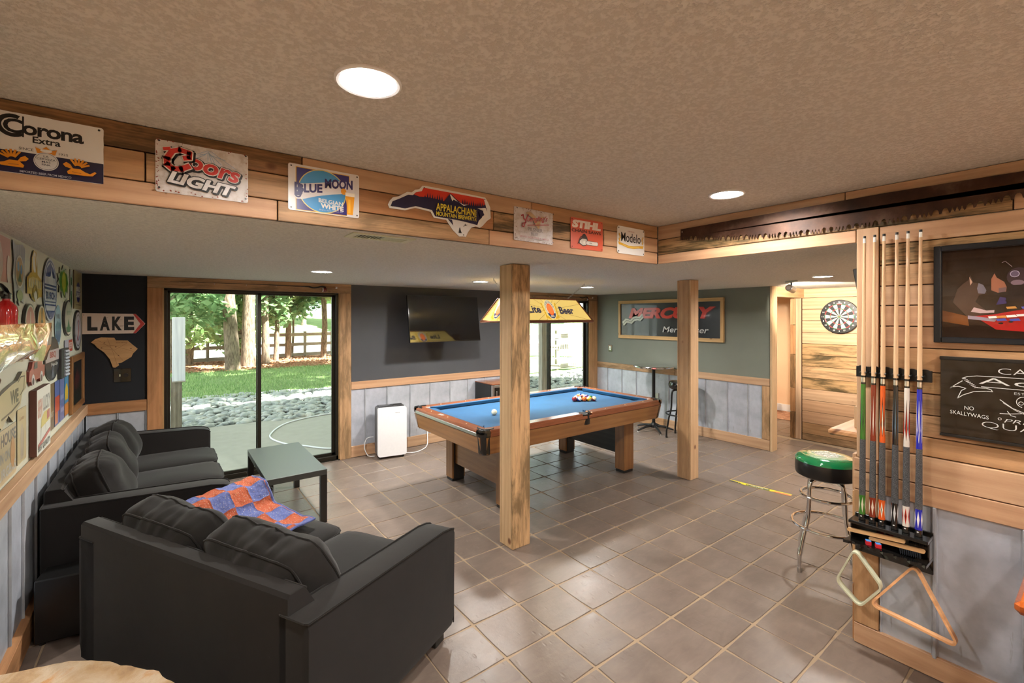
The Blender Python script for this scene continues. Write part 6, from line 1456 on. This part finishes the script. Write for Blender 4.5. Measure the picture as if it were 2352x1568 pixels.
t, s, w, h = wsign('shaped_sign', 'red truck cutout sign with shiny wheels', 3.586, 3.995, 1.348, 1.484, [(-.5, -.3), (-.46, .1), (-.34, .2), (-.28, .46), (.3, .5), (.36, .2), (.5, .16), (.5, -.3), (.38, -.36), (.34, -.5), (.2, -.5), (.16, -.34), (-.14, -.34), (-.18, -.5), (-.32, -.5), (-.36, -.34)], C(186, 110, 96), C(110, 44, 36), th=.014)
for x in (-w*.25, w*.27): s.ell(x, -h*.30, w*.09, h*.24, C(226, 224, 222), 16); s.ell(x, -h*.36, w*.06, h*.15, C(110, 96, 90), 14)
s.poly([(-w*.22, h*.14), (-w*.18, h*.40), (0, h*.42), (0, h*.14)], C(90, 96, 96)); s.build('printed_face', 'enamel', t)
t, s, w, h = wsign('oval_sign', 'tall oval sign with a white band and dark lower half', 4.06, 4.544, 1.308, 1.60, ELL, C(44, 48, 60), th=.006); s.rect(-w*.46, -h*.06, w*.46, h*.2, C(196, 186, 186)); s.text('BBQ', -w*.2, h*.0, w*.22, h*.16, C(170, 50, 50), .03); s.text('Pop-Up', -w*.1, -h*.2, w*.35, -h*.1, WHITE, .02); s.poly([(-w*.1, -h*.44), (0, -h*.1), (w*.1, -h*.44)], C(110, 116, 130)); s.build('printed_face', 'enamel', t)
t, s, w, h = wsign('corrugated_sign', 'dark sign with curved corrugated metal sheets', 4.52, 4.82, 1.29, 1.50, RR, C(26, 22, 24), th=.02, mat='matte')
for k in range(8):
    m = M(); m.tube([(-w*.15, -h*.42+k*h*.118, .022), (w*.2, -h*.42+k*h*.118, .03), (w*.42, -h*.43+k*h*.118, .022)], .010, 8); m.build('metal_rib', 'tin', t)
t, s, w, h = wsign('framed_photo', 'small grey square sign right of the corrugated sign', 4.85, 5.0, 1.296, 1.43, RR, C(110, 104, 96)); s.ell(0, 0, w*.3, h*.15, C(190, 166, 90), 12); s.build('printed_face', 'enamel', t)
t, s, w, h = wsign('shaped_sign', 'cream and grey cutout welcome sign with a bear outline', 2.95, 3.529, 1.215, 1.447, [(-.5, -.2), (-.3, -.5), (-.1, -.3), (.05, -.5), (.16, -.3), (.3, -.2), (.34, 0), (.5, .1), (.5, .46), (.36, .5), (.2, .34), (0, .3), (-.3, .2), (-.5, .1)], C(206, 196, 156), C(60, 50, 40), th=.014)
s.text('WE', -w*.05, -h*.12, w*.22, h*.18, C(120, 112, 96), .05); s.line([(w*.2, h*.3), (w*.3, h*.4), (w*.44, h*.38), (w*.4, h*.1), (w*.28, h*.0)], .006, C(90, 80, 70)); s.line([(-w*.3, -h*.3), (w*.0, -h*.25), (w*.25, -h*.15)], .010, C(120, 112, 96)); s.build('printed_face', 'enamel', t)
t, s, w, h = wsign('metal_sign', 'faded tin sign reading THIS HOUSE at the left edge', 2.80, 3.39, .945, 1.20, RR, C(206, 190, 150)); s.text('THIS HOUSE', -w*.30, h*.18, w*.48, h*.42, C(120, 116, 112), .03); s.text('RUN ON', -w*.1, -h*.12, w*.30, h*.08, C(170, 168, 160), .03); s.text('BURGERS', -w*.1, -h*.42, w*.48, -h*.22, C(206, 204, 196), .03); s.ell(w*.38, -h*.05, w*.07, h*.3, C(214, 170, 120), 16); s.build('printed_face', 'enamel', t)
t, s, w, h = wsign('metal_sign', 'tall cream sign with a faint bottle beside the wood-edged sign', 3.41, 3.60, .965, 1.25, RR, C(212, 196, 150)); s.poly([(-.03, -h*.45), (.03, -h*.45), (.03, h*.0), (.01, h*.2), (-.01, h*.2), (-.03, h*.0)], C(200, 186, 160)); s.line([(w*.1, -h*.4), (w*.2, h*.1)], .004, C(90, 96, 130)); s.text('Cerveza', -w*.3, h*.28, w*.2, h*.36, C(190, 150, 120)); s.build('printed_face', 'enamel', t)
t, s, w, h = wsign('wooden_sign', 'white printed board sign with a thick brown edge and a grill', 3.68, 4.059, .94, 1.315, RR, C(206, 204, 192), C(84, 46, 34), th=.030, mat='matte')
s.text('LUCKY', -.02, h*.12, w*.46, h*.36, C(110, 108, 102), .02); s.text('BREW', -w*.44, h*.06, -w*.1, h*.34, C(190, 140, 120), .02, .2); s.poly([(-w*.25, -h*.12), (-w*.2, h*.02), (.0, h*.10), (w*.42, h*.10), (w*.42, -h*.08), (w*.1, -h*.10)], C(196, 180, 110)); s.poly([(w*.2, -h*.06), (w*.42, -h*.04), (w*.42, h*.10), (w*.2, h*.08)], C(170, 110, 96)); s.line([(-w*.2, -h*.1), (-w*.28, -h*.34)], .004, C(110, 110, 104)); s.line([(w*.1, -h*.1), (w*.12, -h*.3)], .004, C(110, 110, 104)); s.poly([(-w*.44, -h*.34), (w*.46, -h*.22), (w*.46, -h*.28), (-w*.44, -h*.40)], C(180, 110, 100)); s.text('BEST QUALITY', -w*.42, -h*.47, w*.44, -h*.36, C(96, 96, 90), .02, slope=0); s.build('printed_face', 'matte', t)
for (nm, lab, y0, y1, c_, fn) in (
    ('metal_sign', 'brown vintage sign with pale lettering right of the wood-edged sign', 4.09, 4.38, C(130, 108, 76), lambda s, w, h: (s.poly([(-w*.1, -h*.2), (w*.2, -h*.2), (w*.1, h*.35), (-w*.05, h*.3)], C(170, 146, 96)), s.text("BUCK'S NEST", -w*.42, -h*.22, w*.42, -h*.1, C(196, 190, 170), .03))),
    ('metal_sign', 'narrow blue and red vintage sign beside the brown one', 4.40, 4.585, C(90, 110, 170), lambda s, w, h: (s.rect(-w*.45, -h*.2, w*.45, h*.15, C(200, 84, 60)), s.rect(-w*.45, -h*.46, w*.1, -h*.2, C(214, 130, 80)))),
    ('metal_sign', 'narrow slate-blue sign with lighter stripes', 4.60, 4.76, C(110, 124, 176), lambda s, w, h: (s.rect(-w*.4, .0, w*.4, h*.1, C(150, 160, 200)), s.rect(-w*.4, -h*.3, w*.4, -h*.2, C(150, 160, 200)))),
    ('metal_sign', 'sky-blue sign with a yellow bottle next to the framed picture', 4.775, 4.955, C(60, 150, 200), lambda s, w, h: (s.poly([(-w*.35, -h*.1), (w*.35, -h*.1), (w*.35, h*.15), (w*.1, h*.3), (-w*.1, h*.3), (-w*.35, h*.15)], C(226, 190, 40)), s.rect(-w*.48, -h*.48, w*.48, -h*.18, C(206, 130, 60))))):
    t, s, w, h = wsign(nm, lab, y0, y1, .975+.0, 1.285, RR, c_); fn(s, w, h); s.build('printed_face', 'enamel', t)
t = thing('framed_picture', 'wood framed dark picture on the left wall near the corner', 'picture', WXF(5.33, 1.185).to_translation()); t.rotation_euler = WXF(0, 0).to_euler()
for q in ((-.34, -.232, 0, -.285, .232, .024), (.285, -.232, 0, .34, .232, .024), (-.285, .177, 0, .285, .232, .024), (-.285, -.232, 0, .285, -.177, .024)): bx('frame_side', 'walnut', t, *q, .006)
s = Sheet(Matrix(), z=.015); s.rect(-.29, -.18, .29, .18, C(40, 38, 26)); s.poly([(-.2, .0), (-.05, .12), (.1, .03), (.05, -.05), (-.12, -.06)], C(110, 40, 26)); 
for k in range(9): s.line([(-.22+.05*k, -.16), (-.17+.05*k, -.02+.02*math.sin(k*2))], .008, C(66, 92, 40))
s.build('picture_print', 'gloss', t)

# ---------------------------------------------------------------- outdoors
struct(boxes('patio', 'concrete', [(-6, YN+.12, -.16, 16, 8.75, -.03)]), 'grey concrete patio outside the sliding doors')
def strip(name, mat, y0f, y1f, z, label, bumpy=.02, n=60):
    m = M(); X0, X1 = -14, 26
    def f(u, v): x = X0+(X1-X0)*u; a_, b_ = y0f(x), y1f(x); y = a_+(b_-a_)*v; return (x, y, z+noise.noise(Vector((x*.7, y*.7, 1)))*bumpy)
    m.grid(lambda u, v: f(u, v), n, 24); m.sm = [True]*len(m.sm); return struct(m.build(name, mat, sharp=3), label)
e1 = lambda x: 8.66-.03*x+.06*math.sin(x*1.3); e2 = lambda x: 12.2-.12*x*(x > 0)+.15*math.sin(x*.9) if x < 7 else 11.0; e3 = lambda x: 17.6+.3*math.sin(x*.8)
gb = strip('gravel_ground', 'gravel', lambda x: 8.5, lambda x: e2(x)+.1, -.10, 'bed of grey river stones between patio and lawn')
strip('lawn', 'grass', lambda x: e2(x), e3, -.02, 'mown green lawn beyond the river stones', .04)
strip('leaf_ground', 'litter', lambda x: e3(x)-.1, lambda x: 23.5, -.04, 'brown leaf litter under the trees by the fence', .08)
struct(boxes('lake', 'water', [(-60, 23.5, -1.4, 110, 62, -1.25)]), 'bright lake water beyond the board fence')
m = M(); m.grid(lambda u, v: (-60+170*u, 62+26*v, -1.3+4.0*v**.8+noise.noise(Vector((u*20, v*3, 0)))*.8), 60, 8); m.sm = [True]*len(m.sm); struct(m.build('far_bank', 'grass', sharp=3), 'far leafy bank across the lake')
# river stones: 300 nearest as parts, the rest joined
rocks = []
for k in range(5):
    m = M(); n = 6; r = (1, random.uniform(.6, .85), random.uniform(.35, .55))
    def rk(u, v, k=k, r=r):
        q = (math.cos(2*PI*u)*math.sin(PI*v), math.sin(2*PI*u)*math.sin(PI*v), math.cos(PI*v)); f = 1+.28*noise.noise(Vector(q)*1.3+Vector((k*5, 0, 0)))
        return (q[0]*r[0]*f, q[1]*r[1]*f, q[2]*r[2]*f)
    m.grid(rk, 8, 4); o = m.build('river_stone', 'rock', sharp=3); rocks.append(o.data); bpy.data.objects.remove(o)
pts = []
for i in range(2700):
    x = random.uniform(-.6, 4.2) if i < 1900 else random.uniform(6.2, 12.5); y = random.uniform(e1(x)+.02, e2(x)-.02)
    pts.append((math.hypot(x, y), x, y))
pts.sort(); mass = M()
proto = [([tuple(v.co) for v in me.vertices], [list(p.vertices) for p in me.polygons]) for me in rocks]
for i, (d, x, y) in enumerate(pts):
    sc_ = random.uniform(.045, .12); rz = random.uniform(0, 6.3); z = -.07+random.uniform(0, .05); k = random.randrange(5)
    if i < 298 and x < 5:
        o = bpy.data.objects.new('river_stone', rocks[k]); COL.objects.link(o); o.parent = gb; o.location = (x, y, z); o.scale = (sc_,)*3; o.rotation_euler = (random.uniform(-.3, .3), random.uniform(-.3, .3), rz)
    else:
        c_, s_ = math.cos(rz)*sc_, math.sin(rz)*sc_; V, F = proto[k]; mass.faces([(x+a_*c_-b_*s_, y+a_*s_+b_*c_, z+cc_*sc_) for a_, b_, cc_ in V], F, smooth=True)
mass.build('river_stone', 'rock', gb, sharp=3)['kind'] = 'stuff'
def blades(name, mat, n, xr, yr, hgt, wd, label, cat, flat=False):
    V = []; F = []; T = []
    for i in range(n):
        x = random.uniform(*xr); y = random.uniform(*yr) if not callable(yr) else yr(x); h_ = hgt*random.uniform(.5, 1.4); a_ = random.uniform(0, PI); w_ = wd; z = -.03
        dx, dy = math.cos(a_)*w_, math.sin(a_)*w_; k = len(V)
        if flat: V += [(x-dx, y-dy, z+.02), (x+dy, y-dx, z+.03), (x+dx, y+dy, z+.02+random.random()*hgt), (x-dy, y+dx, z+.03)]; F.append([k, k+1, k+2, k+3]); T += [random.random()]*4
        else: V += [(x-dx, y-dy, z), (x+dx, y+dy, z), (x+random.uniform(-.03, .03), y+random.uniform(-.03, .03), z+h_)]; F.append([k, k+1, k+2]); T += [random.random()]*3
    return leaf_object(name, mat, V, F, T)
def leaf_object(name, mat, V, F, T, parent=None, loc=None):
    me = bpy.data.meshes.new(name); me.from_pydata(V, [], F); ca = me.color_attributes.new('tone', 'FLOAT_COLOR', 'POINT')
    ca.data.foreach_set('color', [c for t_ in T for c in (t_, t_, t_, 1)]); me.materials.append(MAT[mat]); o = bpy.data.objects.new(name, me); COL.objects.link(o)
    if parent: o.parent = parent
    if loc: o.location = loc
    return o
o = blades('grass_blades', 'leaf', 16000, (-1, 7.5), (11.8, 17.5), .07, .012, '', ''); tag(o, 'short green grass growing over the lawn', 'grass'); o['kind'] = 'stuff'
MAT['dry_leaf'] = leafmat('dry_leaf', C(140, 92, 66), C(214, 170, 140))
o = blades('fallen_leaves', 'dry_leaf', 4500, (-1, 9), (17.3, 22), .05, .05, '', '', True); tag(o, 'dry brown leaves strewn under the trees', 'leaves'); o['kind'] = 'stuff'
m = M(); m.tube(smooth([(2.7, 6.18, -.018), (1.84, 6.28, -.018), (1.50, 6.68, -.018), (1.31, 6.96, -.018), (1.21, 7.39, -.018), (1.28, 7.75, -.018), (1.52, 8.21, -.018), (1.83, 8.46, -.018), (2.23, 8.60, -.018), (2.8, 8.62, .0)]), .011, 8)
o = m.build('garden_hose', 'white_plastic'); tag(o, 'pale garden hose curving across the concrete patio', 'hose')

def leaves(cl, n, size):
    """n leaf cards scattered through ellipsoid clusters (x, y, z, rx, ry, rz)"""
    V = []; F = []; T = []; wsum = sum(c[3]*c[4]*c[5] for c in cl)
    for c in cl:
        for i in range(int(n*c[3]*c[4]*c[5]/wsum)+1):
            while True:
                p = [random.uniform(-1, 1) for _ in range(3)]; r = sum(q*q for q in p)
                if .10 < r < 1: break
            pos = Vector((c[0]+p[0]*c[3], c[1]+p[1]*c[4], c[2]+p[2]*c[5]))
            if noise.noise(pos*1.1) < -.22: continue
            nrm = Vector((random.gauss(0, .5), random.gauss(0, .5), random.uniform(.3, 1))).normalized(); u = nrm.orthogonal().normalized(); u.rotate(Matrix.Rotation(random.uniform(0, 6.3), 3, nrm)); v = nrm.cross(u)
            s_ = size*random.uniform(.6, 1.3); k = len(V)
            V += [tuple(pos+u*s_), tuple(pos+v*s_*.5), tuple(pos-u*s_*.8), tuple(pos-v*s_*.5)]; F.append([k, k+1, k+2, k+3]); T += [random.random()]*4
    return V, F, T
def tree(name, label, x, y, r, h, lean, cl, n, size, mat='leaf', group=None):
    t = thing(name, label, 'tree', (x, y, -.1), 0, group)
    P = []; R = []
    for i in range(9):
        f = i/8; P.append((lean*f*h+.05*noise.noise(Vector((f*4, x, 0)))*h*.3, .1*noise.noise(Vector((f*4, x, 9))), h*f)); R.append(r*(1.15 if i == 0 else 1)*(1-.45*f))
    m = M(); m.tube(P, R, 12); m.build('trunk', 'bark', t)
    if n:
        V, F, T = leaves(cl, int(n*1.7), size); leaf_object('foliage', mat, V, F, T, t)
        for c in cl[:3]:
            a_ = Vector(P[min(8, max(2, int(c[2]/h*8)-1))]); m = M(); m.tube([a_, a_.lerp(Vector(c[:3]), .6)+Vector((0, 0, -.1)), Vector(c[:3])], [r*.35, r*.2, r*.08], 6); m.build('branch', 'bark', t)
    return t
G = 'trees beyond the fence line'
def cls(k, rx, rz, z0, z1, spread, seed):
    random.seed(seed); return [(random.uniform(-spread, spread), random.uniform(-1, 1), random.uniform(z0, z1), rx*random.uniform(.7, 1.2), rx*random.uniform(.7, 1.2), rz*random.uniform(.7, 1.2)) for _ in range(k)]
TR = [(.08, 18.5, .10, 9, .0, 'leafy grey tree at the left edge of the patio door', cls(4, 1.0, .8, 2.2, 5, 1.0, 1), 1500),
      (.66, 20.5, .13, 9, .01, 'slim dark tree with dense leaves behind the stair post', cls(7, 1.3, .9, 1.0, 4.6, 1.7, 2), 3600),
      (1.66, 17.6, .205, 14, -.012, 'thick brown trunk, leftmost large tree in the patio door', cls(3, 2.2, 1.2, 6.5, 9, 2, 3), 900),
      (2.33, 21.5, .15, 13, .0, 'medium trunk between the two thick trunks', cls(4, 1.3, 1.0, 2.6, 5, 1.6, 4), 1700),
      (2.33, 18.6, .21, 14, -.008, 'thick sunlit trunk just left of the door mullion', cls(3, 2.2, 1.2, 6.5, 9, 2, 5), 900),
      (2.95, 19.2, .13, 12, -.01, 'brown trunk right of the door mullion', cls(3, 1.1, .9, 3.0, 5, 1.2, 6), 1300),
      (3.50, 20.3, .09, 10, .01, 'narrow pale trunk in the right half of the patio door', cls(5, 1.3, .8, 1.9, 4, 1.6, 7), 2400),
      (4.15, 21.2, .12, 11, .0, 'dark trunk in the middle of the right door pane', cls(6, 1.4, .8, 1.8, 4.2, 1.6, 8), 2800),
      (4.45, 21.8, .05, 8, .0, 'thin sapling beside the dark trunk', cls(3, 1.0, .8, 2.2, 4, 1.0, 9), 1000),
      (5.35, 20.8, .12, 12, .03, 'leaning grey trunk near the right door jamb', cls(6, 1.5, .9, 2.0, 5, 1.8, 10), 2800),
      (9.6, 15.5, .12, 9, .0, 'bushy green tree behind the pale fence boards', cls(6, 1.5, .8, 1.3, 3.6, 2.0, 11), 2600),
      (13.0, 16.5, .12, 9, .0, 'bushy green tree behind the fence at the right', cls(6, 1.8, .9, 1.4, 3.8, 2.4, 12), 2800)]
for i, (x, y, r, h, ln_, lab, cl, n) in enumerate(TR): tree('broadleaf_tree', lab, x, y, r, h, ln_, cl, n, .16, 'leaf' if i % 2 else 'leaf2', G)
random.seed(77)
for i, x in enumerate((-14, -4, 6, 16, 26, 38, 50, 64)):
    h = random.uniform(13, 17); tree('lakeside_tree', 'pale green tree on the far bank, %s' % ('leftmost of all', 'seen behind the stair post', 'behind the thick trunks', 'behind the right door pane', 'behind the leaning trunk', 'behind the board fence', 'behind the fence gate', 'rightmost of all')[i], x, 66+random.uniform(0, 6), .35, h, 0,
        [(random.uniform(-4, 4), random.uniform(-2, 2), random.uniform(3, h), random.uniform(3, 4.5), 3, random.uniform(2, 3)) for _ in range(9)], 2200, .75, 'leaf', 'trees on the far bank')
# tall canopies added out of view above the door head to dapple the sun
for i, (x, y) in enumerate(((6.5, 9.5), (1.5, 13.5), (10.5, 12.5))):
    tree('added_shade_tree', 'tall unseen tree added to dapple the yard, %s' % ('nearest the house', 'over the lawn left', 'over the lawn right')[i], x+(5.5 if i != 1 else -5.5), y, .2, 9, 0, [((-5.5 if i != 1 else 5.5)+random.uniform(-3, 3), random.uniform(-2, 2), random.uniform(6.5, 9), 2.2, 2.2, .9) for _ in range(6)], 1500, .34, 'leaf2', 'unseen trees added for dappled shade')
# board fence by the lake
def fence(name, label, x0, x1, y0, y1, zs, hb, n, ph, mat='weathered', tone=(1, 1, 1, .2)):
    t = thing(name, label, 'fence', (x0, y0, -.05), math.atan2(y1-y0, x1-x0)); L = math.hypot(x1-x0, y1-y0)
    for k in range(n+1): bx('fence_post', mat, t, L*k/n-.05, -.05, 0, L*k/n+.05, .05, ph, .006, tone=tone)
    for k in range(n):
        for z in zs: bx('fence_board', mat, t, L*k/n+.004, -.085, z, L*(k+1)/n-.004, -.052, z+hb, .004, tone=(tone[0]*random.uniform(.9, 1.06),)*3+(tone[3],))
    return t
fence('board_fence', 'weathered three-rail board fence in front of the lake', -2.4, 8.6, 20.4, 22.6, (.08, .52, .95), .14, 9, 1.15)
f = fence('deck_fence', 'pale weathered board fence outside the sliding door behind the pool table', 8.2, 14.6, 11.1, 11.5, (.08, .72, 1.08), .15, 3, 1.35, tone=(1.15, 1.12, 1.05, .3))
g = thing('wire_gate', 'small pale picket gate beside the deck fence', 'gate', (9.9, 11.0, 0))
for k in range(14): bx('picket', 'white_board', g, k*.11, 0, .35, k*.11+.014, .014, 1.02, .002)
for z in (.38, .98): bx('gate_rail', 'white_board', g, 0, -.012, z, 1.45, 0, z+.03, .002)
# deck stair beside the patio door
t = thing('deck_stairs', 'weathered wooden deck stair with a white board rail outside the patio door', 'stairs', (.16, 8.55, -.03), 0)
bx('stringer_post', 'weathered', t, -.11, -.02, 0, .03, .08, .86, .006, tone=(.75, .72, .66, .4)); bx('rear_post', 'weathered', t, -.20, .5, 0, -.12, .58, 1.75, .006, tone=(.9, .82, .74, .3))
bx('white_board', 'white_board', t, -.09, -.06, .80, .07, -.02, 1.76, .006); bx('board_cap', 'weathered', t, -.09, -.07, .785, .075, -.01, .80, .003)
bx('handrail', 'weathered', t, -1.2, -.02, 1.60, -.10, .02, 1.70, .004, tone=(.8, .76, .7, .3))
for z in (.22, .46, .70, .95): bx('tread', 'weathered', t, -1.25, -.02, z, -.115, .26, z+.04, .005, tone=(1.2, 1.15, 1.08, .1))
t = thing('porch_post', 'grey timber porch post with a diagonal brace outside the door', 'post', (6.05, 7.0, -.03))
bx('post_body', 'weathered', t, -.06, -.06, 0, .06, .06, 3.2, .006); m = M(); m.tube([(-.03, 0, 2.0), (-.6, 0, 2.7)], .04, 4); m.build('brace', 'weathered', t)
m = M(); m.box(-3, -4, HL+.56, 12.5, YN+.14, 8.6); struct(m.build('shading_storey', 'weathered'), 'unseen upper storey above the basement room, heightened to shade the patio')  # house mass added out of view, stretched so its shadow covers patio and stones
# cloth and rug in the room beyond the hallway
m = M(); m.box(8.3, 3.05, .001, 9.4-.35, 4.6, .012, .003); o = m.build('area_rug', 'litter'); tag(o, 'tan patterned rug in the room beyond the hallway', 'rug')
m = M(); m.xf = Matrix.Translation((8.78, 3.93, .20))
def cl_(u, v): a_ = 2*PI*u; r = .16*(1-.5*v)+.03*math.sin(a_*5+v*4); return (r*math.cos(a_), r*math.sin(a_), -.188+.46*v)
m.grid(cl_, 40, 10, uvf=None, col=C(176, 140, 124)); m.poly([cl_(k/24, 1) for k in range(24)], col=C(176, 140, 124)); o = m.build('fabric_bundle', 'fabric_tone', sharp=3); tag(o, 'dusty pink cloth bundle standing on the rug beyond the hallway', 'cloth')
